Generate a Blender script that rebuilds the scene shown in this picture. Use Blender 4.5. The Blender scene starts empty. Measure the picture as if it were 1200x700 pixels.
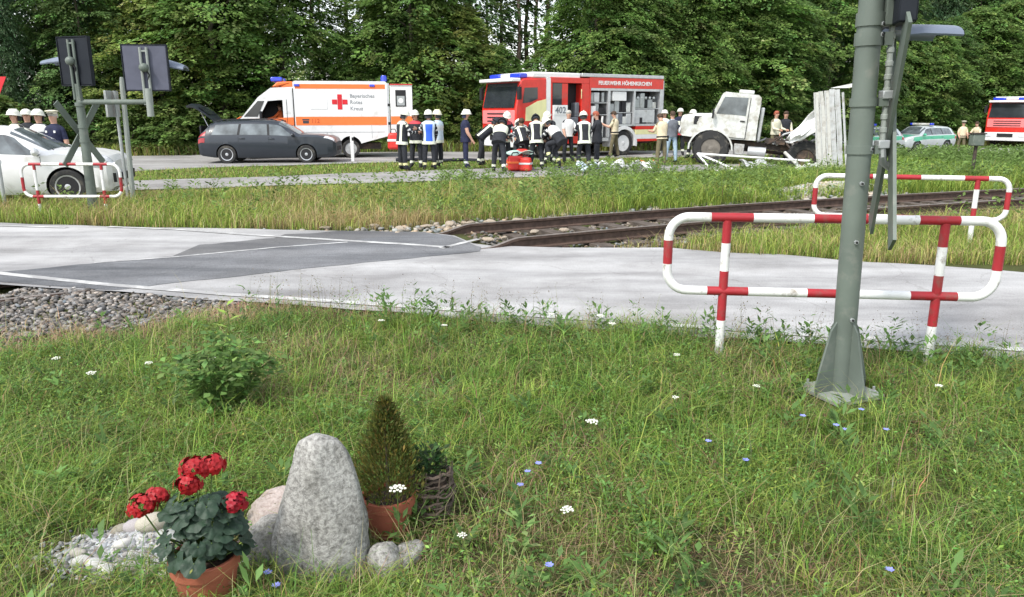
import bpy, bmesh, math, random
import numpy as np
from mathutils import Vector, Matrix

scene = bpy.context.scene
random.seed(7)
R = np.random.default_rng(11)
PI = math.pi

# ------------------------------------------------------------------ camera
cam_d = bpy.data.cameras.new("camera")
cam_d.sensor_width = 36.0
cam_d.lens = 27.0
cam_d.clip_start = 0.1
cam_d.clip_end = 2000.0
cam = bpy.data.objects.new("camera", cam_d)
scene.collection.objects.link(cam)
cam.location = (0.0, 0.0, 1.79)
cam.rotation_euler = (PI / 2 - math.atan(220 / 900), 0, 0)
scene.camera = cam

# ------------------------------------------------------------------ sky, sun, exposure
SUN_EL, SUN_AZ = math.radians(52), math.radians(222)      # azimuth clockwise from +Y: behind the camera, to the left
world = bpy.data.worlds.new("World")
scene.world = world
world.use_nodes = True
wn = world.node_tree.nodes
wl = world.node_tree.links
wn.clear()
sky = wn.new("ShaderNodeTexSky")
sky.sky_type = 'NISHITA'
sky.sun_disc = False
sky.sun_elevation = SUN_EL
sky.sun_rotation = SUN_AZ
sky.air_density = 1.2
sky.dust_density = 1.0
sky.ozone_density = 1.0
hs = wn.new("ShaderNodeHueSaturation")
hs.inputs['Saturation'].default_value = 0.35
bg = wn.new("ShaderNodeBackground")
bg.inputs['Strength'].default_value = 0.15
wo = wn.new("ShaderNodeOutputWorld")
wl.new(sky.outputs[0], hs.inputs['Color'])
wl.new(hs.outputs[0], bg.inputs['Color'])
wl.new(bg.outputs[0], wo.inputs[0])
sun_d = bpy.data.lights.new("sun", 'SUN')
sun_d.energy = 1.7
sun_d.angle = math.radians(9)
sun_d.color = (1.0, 0.955, 0.88)
sun = bpy.data.objects.new("sun", sun_d)
scene.collection.objects.link(sun)
sun.location = (-20, -20, 40)
sdir = Vector((math.sin(SUN_AZ) * math.cos(SUN_EL), math.cos(SUN_AZ) * math.cos(SUN_EL), math.sin(SUN_EL)))
sun.rotation_euler = sdir.to_track_quat('Z', 'Y').to_euler()
scene.view_settings.view_transform = 'Standard'
scene.view_settings.look = 'None'
scene.view_settings.exposure = 1.08
scene.view_settings.gamma = 1.0
scene.cycles.use_denoising = True
scene.cycles.max_bounces = 6
scene.cycles.transparent_max_bounces = 6
scene.cycles.caustics_reflective = False
scene.cycles.caustics_refractive = False

# ------------------------------------------------------------------ materials
MATS = {}


def mat(name, col, rough=0.6, metal=0.0, var=0.12, scale=6.0, bump=0.0, bscale=60.0, spec=0.4, dirt=None, dirt_amt=0.0,
        dirt_scale=3.0, coat=0.0):
    if name in MATS:
        return MATS[name]
    m = bpy.data.materials.new(name)
    m.use_nodes = True
    nt = m.node_tree
    N, L = nt.nodes, nt.links
    b = N['Principled BSDF']
    b.inputs['Roughness'].default_value = rough
    b.inputs['Metallic'].default_value = metal
    b.inputs['Specular IOR Level'].default_value = spec
    b.inputs['Coat Weight'].default_value = coat
    tc = N.new('ShaderNodeTexCoord')
    nz = N.new('ShaderNodeTexNoise')
    nz.inputs['Scale'].default_value = scale
    nz.inputs['Detail'].default_value = 6
    L.new(tc.outputs['Object'], nz.inputs['Vector'])
    rp = N.new('ShaderNodeValToRGB')
    c0 = [max(0, c * (1 - var)) for c in col]
    c1 = [min(1, c * (1 + var)) for c in col]
    rp.color_ramp.elements[0].position = 0.3
    rp.color_ramp.elements[1].position = 0.7
    rp.color_ramp.elements[0].color = (*c0, 1)
    rp.color_ramp.elements[1].color = (*c1, 1)
    L.new(nz.outputs['Fac'], rp.inputs['Fac'])
    out = rp.outputs['Color']
    if dirt is not None:
        n2 = N.new('ShaderNodeTexNoise')
        n2.inputs['Scale'].default_value = dirt_scale
        n2.inputs['Detail'].default_value = 8
        n2.inputs['Roughness'].default_value = 0.65
        L.new(tc.outputs['Object'], n2.inputs['Vector'])
        r2 = N.new('ShaderNodeValToRGB')
        r2.color_ramp.elements[0].position = 0.62 - dirt_amt * 0.3
        r2.color_ramp.elements[1].position = 0.75 - dirt_amt * 0.2
        L.new(n2.outputs['Fac'], r2.inputs['Fac'])
        mx = N.new('ShaderNodeMix')
        mx.data_type = 'RGBA'
        L.new(r2.outputs['Color'], mx.inputs[0])
        L.new(out, mx.inputs[6])
        mx.inputs[7].default_value = (*dirt, 1)
        out = mx.outputs[2]
    L.new(out, b.inputs['Base Color'])
    if bump > 0:
        n3 = N.new('ShaderNodeTexNoise')
        n3.inputs['Scale'].default_value = bscale
        n3.inputs['Detail'].default_value = 5
        L.new(tc.outputs['Object'], n3.inputs['Vector'])
        bp = N.new('ShaderNodeBump')
        bp.inputs['Strength'].default_value = bump
        bp.inputs['Distance'].default_value = 0.02
        L.new(n3.outputs['Fac'], bp.inputs['Height'])
        L.new(bp.outputs[0], b.inputs['Normal'])
    MATS[name] = m
    return m


def leaf_mat(name, rough=0.55, trans=0.48, spec=0.3):
    m = bpy.data.materials.new(name)
    m.use_nodes = True
    N, L = m.node_tree.nodes, m.node_tree.links
    b = N['Principled BSDF']
    b.inputs['Roughness'].default_value = rough
    b.inputs['Specular IOR Level'].default_value = spec
    at = N.new('ShaderNodeAttribute')
    at.attribute_name = 'col'
    L.new(at.outputs['Color'], b.inputs['Base Color'])
    tr = N.new('ShaderNodeBsdfTranslucent')
    L.new(at.outputs['Color'], tr.inputs['Color'])
    mx = N.new('ShaderNodeMixShader')
    mx.inputs[0].default_value = trans
    L.new(b.outputs[0], mx.inputs[1])
    L.new(tr.outputs[0], mx.inputs[2])
    L.new(mx.outputs[0], N['Material Output'].inputs['Surface'])
    return m


M_leaf = leaf_mat('leaf')
M_grass = leaf_mat('grass', 0.6, 0.3, 0.2)
M_stone_attr = leaf_mat('stone_tint', 0.9, 0.0, 0.2)

M_black = mat('black_rubber', (0.02, 0.02, 0.02), 0.8)
M_tyre = mat('tyre', (0.03, 0.03, 0.03), 0.85, bump=0.3, dirt=(0.12, 0.11, 0.09), dirt_amt=0.3, dirt_scale=5)
M_dark = mat('dark_interior', (0.018, 0.018, 0.02), 0.7)
M_glass = mat('car_glass', (0.03, 0.035, 0.04), 0.06, spec=0.8, var=0.3, scale=1.5)
M_glass_l = mat('pale_glass', (0.13, 0.15, 0.16), 0.05, spec=0.5, var=0.5, scale=2.5)
M_rim = mat('rim_alloy', (0.55, 0.56, 0.58), 0.35, metal=0.6)
M_chrome = mat('chrome', (0.7, 0.7, 0.72), 0.2, metal=1.0)
M_white = mat('white_paint', (0.78, 0.78, 0.77), 0.35, var=0.04, coat=0.3, dirt=(0.58, 0.57, 0.54), dirt_amt=0.22, dirt_scale=2.2)
M_whited = mat('white_dusty', (0.60, 0.61, 0.58), 0.55, var=0.14, dirt=(0.36, 0.34, 0.29), dirt_amt=0.5, dirt_scale=3.2)
M_red = mat('fire_red', (0.64, 0.030, 0.020), 0.3, var=0.10, coat=0.4, dirt=(0.45, 0.06, 0.045), dirt_amt=0.25, dirt_scale=2)
M_pink = mat('fire_red_pale', (0.85, 0.22, 0.22), 0.4, var=0.06)
M_orange = mat('signal_orange', (0.90, 0.20, 0.05), 0.4, var=0.05)
M_yel = mat('reflective_yellow', (0.75, 0.72, 0.38), 0.5, var=0.05)
M_pale = mat('reflective_pale', (0.72, 0.74, 0.60), 0.5, var=0.08)
M_silverband = mat('reflective_silver', (0.62, 0.64, 0.63), 0.4, var=0.1)
M_estate = mat('slate_paint', (0.030, 0.036, 0.046), 0.33, metal=0.0, var=0.05, coat=0.25)
M_greenp = mat('police_green', (0.10, 0.48, 0.30), 0.3, var=0.05, coat=0.4)
M_silverp = mat('police_silver', (0.60, 0.64, 0.64), 0.3, metal=0.3, var=0.05, coat=0.4)
M_blue = mat('blue_lamp', (0.03, 0.06, 0.62), 0.15, var=0.2, spec=0.8)
M_lamp = mat('lamp_glass', (0.65, 0.67, 0.70), 0.12, spec=0.8, var=0.2, scale=20)
M_taill = mat('tail_lamp', (0.35, 0.015, 0.02), 0.2, spec=0.6)
M_alu = mat('aluminium', (0.58, 0.59, 0.60), 0.42, metal=0.55, var=0.12, dirt=(0.33, 0.32, 0.30), dirt_amt=0.15)
M_alud = mat('aluminium_dull', (0.45, 0.46, 0.46), 0.55, metal=0.2, var=0.15, dirt=(0.28, 0.26, 0.23), dirt_amt=0.35, dirt_scale=4)
M_chassis = mat('chassis', (0.045, 0.035, 0.03), 0.75, var=0.4, scale=9, dirt=(0.14, 0.09, 0.06), dirt_amt=0.35)
M_pole = mat('pole_green_grey', (0.125, 0.150, 0.128), 0.5, var=0.18, scale=3, dirt=(0.18, 0.19, 0.165), dirt_amt=0.25, dirt_scale=6, bump=0.05, bscale=90)
M_polel = mat('pole_grey', (0.27, 0.295, 0.27), 0.5, var=0.12, dirt=(0.22, 0.22, 0.2), dirt_amt=0.2)
M_galv = mat('galvanised', (0.40, 0.42, 0.42), 0.45, metal=0.4, var=0.15, dirt=(0.25, 0.25, 0.23), dirt_amt=0.2)
M_panelb = mat('sign_back_dark', (0.018, 0.021, 0.027), 0.65, var=0.15, spec=0.15)
M_panelg = mat('sign_back_grey', (0.105, 0.11, 0.145), 0.65, var=0.1, spec=0.15)
M_visor = mat('visor_blue_grey', (0.16, 0.19, 0.25), 0.4, var=0.1)
M_barw = mat('barrier_white', (0.74, 0.74, 0.72), 0.45, var=0.05, scale=9, dirt=(0.30, 0.27, 0.23), dirt_amt=0.22, dirt_scale=11, bump=0.08)
M_barr = mat('barrier_red', (0.34, 0.022, 0.030), 0.45, var=0.12, scale=9, dirt=(0.22, 0.07, 0.06), dirt_amt=0.30, dirt_scale=10, bump=0.08)
M_rust = mat('rail_rust', (0.085, 0.055, 0.042), 0.8, var=0.35, scale=12, bump=0.3)
M_railtop = mat('rail_top', (0.28, 0.24, 0.21), 0.45, metal=0.5, var=0.2)
M_wood = mat('sleeper_wood', (0.10, 0.08, 0.065), 0.9, var=0.35, scale=10, bump=0.5)
M_granite = None
M_terra = mat('terracotta', (0.33, 0.10, 0.055), 0.75, var=0.16, scale=5, bump=0.15, dirt=(0.46, 0.26, 0.19), dirt_amt=0.12, dirt_scale=8)
M_soil = mat('soil', (0.05, 0.035, 0.025), 0.95, var=0.4, scale=30, bump=0.8)
M_stemg = mat('stem_green', (0.10, 0.16, 0.04), 0.6)
M_bark = mat('bark', (0.10, 0.085, 0.065), 0.9, var=0.35, scale=5, bump=0.6, bscale=20)
M_barkp = mat('pine_bark', (0.26, 0.19, 0.15), 0.9, var=0.3, scale=5, bump=0.6, bscale=20)
M_skin = mat('skin', (0.55, 0.32, 0.23), 0.55, var=0.08)
M_hair = mat('hair_brown', (0.06, 0.035, 0.02), 0.7)
M_hairr = mat('hair_red', (0.33, 0.09, 0.05), 0.7)
M_hairg = mat('hair_grey', (0.42, 0.40, 0.36), 0.7)
M_turn = mat('turnout_black', (0.022, 0.024, 0.03), 0.85, var=0.3, scale=14, bump=0.2)
M_navy = mat('navy_cloth', (0.018, 0.022, 0.055), 0.85, var=0.3, scale=12, bump=0.2)
M_beige = mat('beige_cloth', (0.66, 0.57, 0.40), 0.85, var=0.1, scale=10, bump=0.2)
M_cream = mat('cream_cloth', (0.68, 0.65, 0.50), 0.85, var=0.1, scale=10, bump=0.2)
M_olive = mat('olive_cloth', (0.15, 0.13, 0.075), 0.85, var=0.2, scale=10, bump=0.2)
M_jeans = mat('light_jeans', (0.36, 0.48, 0.58), 0.85, var=0.15, scale=10)
M_greyc = mat('dark_grey_cloth', (0.13, 0.14, 0.16), 0.85, var=0.2, scale=10)
M_bluev = mat('blue_vest', (0.03, 0.12, 0.62), 0.6, var=0.08)
M_bluel = mat('pale_blue_cloth', (0.55, 0.65, 0.72), 0.7, var=0.1)
M_redc = mat('red_cloth', (0.55, 0.05, 0.07), 0.7, var=0.12)
M_orangec = mat('orange_cloth', (0.85, 0.17, 0.04), 0.7, var=0.1)
M_whitec = mat('white_cloth', (0.74, 0.74, 0.72), 0.8, var=0.08)
M_helm = mat('helmet_shell', (0.76, 0.76, 0.66), 0.4, var=0.04)
M_eye = mat('eye_dark', (0.03, 0.02, 0.02), 0.3)
M_lip = mat('lip', (0.42, 0.18, 0.15), 0.5)
M_txt = mat('print_grey', (0.25, 0.26, 0.28), 0.6)
M_txtb = mat('print_black', (0.05, 0.05, 0.06), 0.6)
M_redx = mat('emblem_red', (0.62, 0.02, 0.03), 0.5)
M_plastic = mat('red_plastic', (0.66, 0.04, 0.03), 0.45, var=0.15)
M_wicker = mat('wicker', (0.12, 0.09, 0.07), 0.85, var=0.35, scale=25, bump=0.4)


# ------------------------------------------------------------------ mesh helpers
def col_link(o):
    scene.collection.objects.link(o)
    return o


class MB:
    def __init__(s):
        s.v, s.f, s.m, s.mats = [], [], [], []

    def mi(s, m):
        if m not in s.mats:
            s.mats.append(m)
        return s.mats.index(m)

    def add(s, verts, faces, m, M=None):
        o = len(s.v)
        if M is not None:
            verts = [M @ Vector(p) for p in verts]
        s.v += [tuple(p) for p in verts]
        s.f += [tuple(i + o for i in f) for f in faces]
        if isinstance(m, list):
            s.m += [s.mi(x) for x in m]
        else:
            s.m += [s.mi(m)] * len(faces)
        return s

    def box(s, c, d, m, M=None, tx=1.0, ty=1.0):
        x, y, z = d[0] / 2, d[1] / 2, d[2] / 2
        vs = [(-x, -y, -z), (x, -y, -z), (x, y, -z), (-x, y, -z), (-x * tx, -y * ty, z), (x * tx, -y * ty, z), (x * tx, y * ty, z), (-x * tx, y * ty, z)]
        vs = [(a + c[0], b + c[1], e + c[2]) for a, b, e in vs]
        return s.add(vs, [(3, 2, 1, 0), (4, 5, 6, 7), (0, 1, 5, 4), (1, 2, 6, 5), (2, 3, 7, 6), (3, 0, 4, 7)], m, M)

    def prism(s, poly, h0, h1, m, axis='y', M=None):
        n = len(poly)
        if axis == 'y':
            vs = [(a, h0, b) for a, b in poly] + [(a, h1, b) for a, b in poly]
        elif axis == 'x':
            vs = [(h0, a, b) for a, b in poly] + [(h1, a, b) for a, b in poly]
        else:
            vs = [(a, b, h0) for a, b in poly] + [(a, b, h1) for a, b in poly]
        fs = [tuple(range(n)), tuple(range(2 * n - 1, n - 1, -1))] + [(i, (i + 1) % n, (i + 1) % n + n, i + n) for i in range(n)]
        return s.add(vs, fs, m, M)

    def loft(s, rings, m, closed=True, cap=True, M=None, fm=None):
        n = len(rings[0])
        vs = [p for r in rings for p in r]
        fs, ms = [], []
        e = n if closed else n - 1
        for i in range(len(rings) - 1):
            for j in range(e):
                fs.append((i * n + j, i * n + (j + 1) % n, (i + 1) * n + (j + 1) % n, (i + 1) * n + j))
                ms.append(fm(i, j) if fm else m)
        if cap and closed:
            fs.append(tuple(range(n - 1, -1, -1)))
            ms.append(fm(0, 0) if fm else m)
            k = (len(rings) - 1) * n
            fs.append(tuple(range(k, k + n)))
            ms.append(fm(len(rings) - 2, 0) if fm else m)
        return s.add(vs, fs, ms, M)

    def tube(s, pts, r, m, n=8, cap=True, closed=False, fm=None, M=None, flat=1.0):
        pts = [Vector(p) for p in pts]
        k = len(pts)
        rr = r if isinstance(r, (list, tuple)) else [r] * k
        rings = []
        up = None
        for i in range(k):
            if closed:
                t = (pts[(i + 1) % k] - pts[i - 1]).normalized()
            else:
                a, b = pts[max(0, i - 1)], pts[min(k - 1, i + 1)]
                t = (b - a).normalized()
            if up is None:
                up = t.orthogonal().normalized()
            up = (up - t * up.dot(t))
            up = up.normalized() if up.length > 1e-6 else t.orthogonal().normalized()
            sd = t.cross(up)
            rings.append([tuple(pts[i] + (up * math.cos(2 * PI * j / n) * flat + sd * math.sin(2 * PI * j / n)) * rr[i]) for j in range(n)])
        if closed:
            rings.append(rings[0])
        return s.loft(rings, m, cap=cap and not closed, fm=fm, M=M)

    def lathe(s, prof, n, m, M=None, fm=None, cap=True):
        rings = [[(r * math.cos(2 * PI * j / n), r * math.sin(2 * PI * j / n), z) for j in range(n)] for r, z in prof]
        return s.loft(rings, m, cap=cap, M=M, fm=fm)

    def ell(s, c, r, m, nu=10, nv=6, M=None):
        prof = []
        rings = []
        for i in range(nv + 1):
            a = -PI / 2 + PI * i / nv
            q = max(0.02, math.cos(a))
            rings.append([(c[0] + r[0] * q * math.cos(2 * PI * j / nu), c[1] + r[1] * q * math.sin(2 * PI * j / nu), c[2] + r[2] * math.sin(a)) for j in range(nu)])
        return s.loft(rings, m, M=M)

    def quad(s, a, b, c, d, m, M=None):
        return s.add([a, b, c, d], [(0, 1, 2, 3)], m, M)

    def mesh(s, name, recalc=True):
        me = bpy.data.meshes.new(name)
        me.from_pydata(s.v, [], s.f)
        for m in s.mats:
            me.materials.append(m)
        me.polygons.foreach_set('material_index', s.m)
        if recalc:
            bm = bmesh.new()
            bm.from_mesh(me)
            bmesh.ops.recalc_face_normals(bm, faces=bm.faces)
            bm.to_mesh(me)
            bm.free()
        return me

    def build(s, name, parent=None, smooth=35, bevel=0.0, loc=None, rot=None, recalc=True):
        me = s.mesh(name, recalc)
        o = bpy.data.objects.new(name, me)
        col_link(o)
        if smooth:
            me.shade_smooth()
            me.set_sharp_from_angle(angle=math.radians(smooth))
        if parent is not None:
            o.parent = parent
        if loc is not None:
            o.location = loc
        if rot is not None:
            o.rotation_euler = rot
        if bevel > 0:
            b = o.modifiers.new('bevel', 'BEVEL')
            b.width = bevel
            b.segments = 2
            b.limit_method = 'ANGLE'
            b.angle_limit = math.radians(40)
        return o


def tag(o, label=None, cat=None, group=None, kind=None):
    if label:
        o['label'] = label
    if cat:
        o['category'] = cat
    if group:
        o['group'] = group
    if kind:
        o['kind'] = kind
    return o


def thing(name, label, cat, loc=(0, 0, 0), rz=0.0, group=None):
    o = bpy.data.objects.new(name, None)
    o.empty_display_size = 0.2
    col_link(o)
    o.location = loc
    o.rotation_euler = (0, 0, rz)
    return tag(o, label, cat, group)


def copy_tree(o, parent=None):
    c = o.copy()
    col_link(c)
    if parent is not None:
        c.parent = parent
    for ch in list(o.children):
        copy_tree(ch, c)
    return c


def np_mesh(name, verts, faces4=None, faces3=None, material=None, col=None, parent=None, smooth=False):
    """numpy arrays -> one mesh object; faces4 (n,4), faces3 (m,3)."""
    me = bpy.data.meshes.new(name)
    f4 = np.zeros((0, 4), np.int32) if faces4 is None else faces4.astype(np.int32)
    f3 = np.zeros((0, 3), np.int32) if faces3 is None else faces3.astype(np.int32)
    nv = len(verts)
    me.vertices.add(nv)
    me.vertices.foreach_set('co', np.ascontiguousarray(verts, np.float32).ravel())
    nl = f4.size + f3.size
    me.loops.add(nl)
    me.loops.foreach_set('vertex_index', np.concatenate([f4.ravel(), f3.ravel()]).astype(np.int32))
    npoly = len(f4) + len(f3)
    me.polygons.add(npoly)
    st = np.concatenate([np.arange(len(f4)) * 4, f4.size + np.arange(len(f3)) * 3]).astype(np.int32)
    me.polygons.foreach_set('loop_start', st)
    if material is not None:
        me.materials.append(material)
    me.update(calc_edges=True)
    if smooth:
        me.shade_smooth()
    if col is not None:
        ca = me.color_attributes.new('col', 'FLOAT_COLOR', 'POINT')
        c4 = np.ones((nv, 4), np.float32)
        c4[:, :3] = col
        ca.data.foreach_set('color', c4.ravel())
    o = bpy.data.objects.new(name, me)
    col_link(o)
    if parent is not None:
        o.parent = parent
    return o


def ss(t):
    t = np.clip(t, 0, 1)
    return t * t * (3 - 2 * t)


def vnoise(x, y, s, seed=0):
    """smooth value noise in numpy, about 0..1"""
    x = np.asarray(x, float) / s
    y = np.asarray(y, float) / s
    xi, yi = np.floor(x).astype(int), np.floor(y).astype(int)
    fx, fy = x - xi, y - yi
    fx, fy = fx * fx * (3 - 2 * fx), fy * fy * (3 - 2 * fy)

    def h(a, b):
        q = np.sin(a * 127.1 + b * 311.7 + seed * 74.7) * 43758.5453
        return q - np.floor(q)
    return (h(xi, yi) * (1 - fx) + h(xi + 1, yi) * fx) * (1 - fy) + (h(xi, yi + 1) * (1 - fx) + h(xi + 1, yi + 1) * fx) * fy


def fnoise(x, y, s, seed=0):
    return 0.55 * vnoise(x, y, s, seed) + 0.3 * vnoise(x, y, s / 2.3, seed + 3) + 0.15 * vnoise(x, y, s / 5.1, seed + 5)


# ------------------------------------------------------------------ lie of the land
def track_y(x):
    return 11.0 + 0.57 * (x + 0.4) - 0.009 * (x + 0.4) ** 2


def track_d(x, y):            # signed distance from the track's centre line, plus = beyond it
    sl = 0.57 - 0.018 * (x + 0.4)
    return (y - track_y(x)) / np.sqrt(1 + sl * sl)


NEAR = lambda x: 6.52 - 0.28 * np.asarray(x, float)
FARX = np.array([-60, -30, -8.4, -6.1, -3.9, -1.35, -0.85, -0.45, 2.07, 2.98, 4.2, 5.82, 12, 30.])
FARY = np.array([28, 19.2, 12.55, 12.15, 11.85, 11.6, 11.2, 10.3, 10.2, 9.85, 9.3, 8.55, 6.6, 1.5])
FAR = lambda x: np.interp(x, FARX, FARY)


def track_dip(x, y):
    d = np.abs(track_d(x, y))
    side = ss((x + 0.5) / 0.7) + ss((-5.0 - x) / 0.7)
    return ss((1.75 - d) / 0.6) * np.clip(side, 0, 1)


def gz(x, y):
    x = np.asarray(x, float)
    y = np.asarray(y, float)
    b = (fnoise(x, y, 1.7, 2) - 0.5) * 0.035
    z = -0.035 + b
    z = z - (0.15 - 0.085 * ss((x - 0.1) / 1.2)) * track_dip(x, y) * (y > NEAR(x) - 2.5)
    z = z - 0.55 * ss((x - 9) / 9) * ss((y - 22) / 20)
    return z


def gzf(x, y):
    return float(gz(x, y))


# ground: one sheet, fine near the camera and coarse to the horizon
def axis_samples(lo, hi, fine0, fine1, step, growth):
    a = list(np.arange(fine0, fine1 + 1e-6, step))
    s_, v_ = step, fine1
    while v_ < hi:
        s_ *= growth
        v_ += s_
        a.append(v_)
    s_, v_ = step, fine0
    while v_ > lo:
        s_ *= growth
        v_ -= s_
        a.insert(0, v_)
    return np.array(a)


def ground_material():
    m = bpy.data.materials.new('meadow_ground')
    m.use_nodes = True
    N, L = m.node_tree.nodes, m.node_tree.links
    b = N['Principled BSDF']
    b.inputs['Roughness'].default_value = 0.95
    b.inputs['Specular IOR Level'].default_value = 0.1
    tc = N.new('ShaderNodeTexCoord')
    n1 = N.new('ShaderNodeTexNoise')
    n1.inputs['Scale'].default_value = 0.9
    n1.inputs['Detail'].default_value = 9
    n1.inputs['Roughness'].default_value = 0.7
    L.new(tc.outputs['Object'], n1.inputs['Vector'])
    rp = N.new('ShaderNodeValToRGB')
    e = rp.color_ramp.elements
    e[0].position, e[0].color = 0.32, (0.055, 0.042, 0.026, 1)
    e[1].position, e[1].color = 0.72, (0.11, 0.13, 0.04, 1)
    x = e.new(0.5)
    x.color = (0.075, 0.085, 0.03, 1)
    L.new(n1.outputs['Fac'], rp.inputs['Fac'])
    L.new(rp.outputs['Color'], b.inputs['Base Color'])
    n3 = N.new('ShaderNodeTexNoise')
    n3.inputs['Scale'].default_value = 45
    n3.inputs['Detail'].default_value = 6
    L.new(tc.outputs['Object'], n3.inputs['Vector'])
    bp = N.new('ShaderNodeBump')
    bp.inputs['Strength'].default_value = 0.8
    bp.inputs['Distance'].default_value = 0.03
    L.new(n3.outputs['Fac'], bp.inputs['Height'])
    L.new(bp.outputs[0], b.inputs['Normal'])
    return m


gx = axis_samples(-400, 400, -10, 14, 0.2, 1.16)
gy = axis_samples(-60, 600, 1.0, 24, 0.2, 1.16)
GX, GY = np.meshgrid(gx, gy)
GZ = gz(GX, GY)
nx_, ny_ = len(gx), len(gy)
idx = np.arange(nx_ * ny_).reshape(ny_, nx_)
f4 = np.stack([idx[:-1, :-1], idx[:-1, 1:], idx[1:, 1:], idx[1:, :-1]], -1).reshape(-1, 4)
g_o = np_mesh('ground', np.stack([GX, GY, GZ], -1).reshape(-1, 3), f4, None, ground_material(), smooth=True)
tag(g_o, kind='structure')


def asphalt_material(name, c0, c1, streak=0.25):
    m = bpy.data.materials.new(name)
    m.use_nodes = True
    N, L = m.node_tree.nodes, m.node_tree.links
    b = N['Principled BSDF']
    b.inputs['Roughness'].default_value = 0.85
    b.inputs['Specular IOR Level'].default_value = 0.25
    tc = N.new('ShaderNodeTexCoord')
    mp = N.new('ShaderNodeMapping')
    mp.inputs['Rotation'].default_value = (0, 0, math.radians(15.6))
    mp.inputs['Scale'].default_value = (0.22, 1.1, 1)
    L.new(tc.outputs['Object'], mp.inputs['Vector'])
    n1 = N.new('ShaderNodeTexNoise')
    n1.inputs['Scale'].default_value = 1.2
    n1.inputs['Detail'].default_value = 8
    n1.inputs['Roughness'].default_value = 0.6
    L.new(mp.outputs[0], n1.inputs['Vector'])
    rp = N.new('ShaderNodeValToRGB')
    rp.color_ramp.elements[0].position = 0.34
    rp.color_ramp.elements[1].position = 0.60
    rp.color_ramp.elements[0].color = (*c0, 1)
    rp.color_ramp.elements[1].color = (*c1, 1)
    L.new(n1.outputs['Fac'], rp.inputs['Fac'])
    n2 = N.new('ShaderNodeTexNoise')
    n2.inputs['Scale'].default_value = 70
    n2.inputs['Detail'].default_value = 4
    L.new(tc.outputs['Object'], n2.inputs['Vector'])
    r2 = N.new('ShaderNodeValToRGB')
    r2.color_ramp.elements[0].position = 0.3
    r2.color_ramp.elements[0].color = (1 - streak, 1 - streak, 1 - streak, 1)
    r2.color_ramp.elements[1].position = 0.6
    L.new(n2.outputs['Fac'], r2.inputs['Fac'])
    mx = N.new('ShaderNodeMix')
    mx.data_type = 'RGBA'
    mx.blend_type = 'MULTIPLY'
    mx.inputs[0].default_value = 1.0
    L.new(rp.outputs['Color'], mx.inputs[6])
    L.new(r2.outputs['Color'], mx.inputs[7])
    # cracks
    nd = N.new('ShaderNodeTexNoise')
    nd.inputs['Scale'].default_value = 2.5
    nd.inputs['Detail'].default_value = 4
    L.new(tc.outputs['Object'], nd.inputs['Vector'])
    ad = N.new('ShaderNodeVectorMath')
    ad.operation = 'MULTIPLY_ADD'
    ad.inputs[1].default_value = (0.5, 0.5, 0)
    L.new(nd.outputs['Color'], ad.inputs[0])
    L.new(tc.outputs['Object'], ad.inputs[2])
    vo = N.new('ShaderNodeTexVoronoi')
    vo.feature = 'DISTANCE_TO_EDGE'
    vo.inputs['Scale'].default_value = 0.42
    L.new(ad.outputs[0], vo.inputs['Vector'])
    r3 = N.new('ShaderNodeValToRGB')
    r3.color_ramp.elements[0].position = 0.0
    r3.color_ramp.elements[0].color = (0.80, 0.79, 0.78, 1)
    r3.color_ramp.elements[1].position = 0.004
    L.new(vo.outputs['Distance'], r3.inputs['Fac'])
    n4 = N.new('ShaderNodeTexNoise')
    n4.inputs['Scale'].default_value = 0.55
    n4.inputs['Detail'].default_value = 7
    n4.inputs['Roughness'].default_value = 0.7
    L.new(tc.outputs['Object'], n4.inputs['Vector'])
    r4 = N.new('ShaderNodeValToRGB')
    r4.color_ramp.elements[0].position = 0.36
    r4.color_ramp.elements[0].color = (0.70, 0.69, 0.685, 1)
    r4.color_ramp.elements[1].position = 0.58
    L.new(n4.outputs['Fac'], r4.inputs['Fac'])
    m2 = N.new('ShaderNodeMix')
    m2.data_type = 'RGBA'
    m2.blend_type = 'MULTIPLY'
    m2.inputs[0].default_value = 1.0
    L.new(r3.outputs['Color'], m2.inputs[6])
    L.new(r4.outputs['Color'], m2.inputs[7])
    m3 = N.new('ShaderNodeMix')
    m3.data_type = 'RGBA'
    m3.blend_type = 'MULTIPLY'
    m3.inputs[0].default_value = 1.0
    L.new(mx.outputs[2], m3.inputs[6])
    L.new(m2.outputs[2], m3.inputs[7])
    L.new(m3.outputs[2], b.inputs['Base Color'])
    bp = N.new('ShaderNodeBump')
    bp.inputs['Strength'].default_value = 0.35
    bp.inputs['Distance'].default_value = 0.01
    L.new(n2.outputs['Fac'], bp.inputs['Height'])
    L.new(bp.outputs[0], b.inputs['Normal'])
    return m


M_road = asphalt_material('old_asphalt', (0.30, 0.296, 0.295), (0.50, 0.495, 0.49))
M_patch = asphalt_material('fresh_asphalt', (0.115, 0.12, 0.13), (0.27, 0.275, 0.285), 0.4)
M_path = asphalt_material('path_asphalt', (0.30, 0.29, 0.28), (0.40, 0.39, 0.375))
M_line = mat('road_line_paint', (0.66, 0.66, 0.64), 0.7, var=0.12, scale=5, dirt=(0.34, 0.335, 0.33), dirt_amt=0.95, dirt_scale=3)


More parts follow.
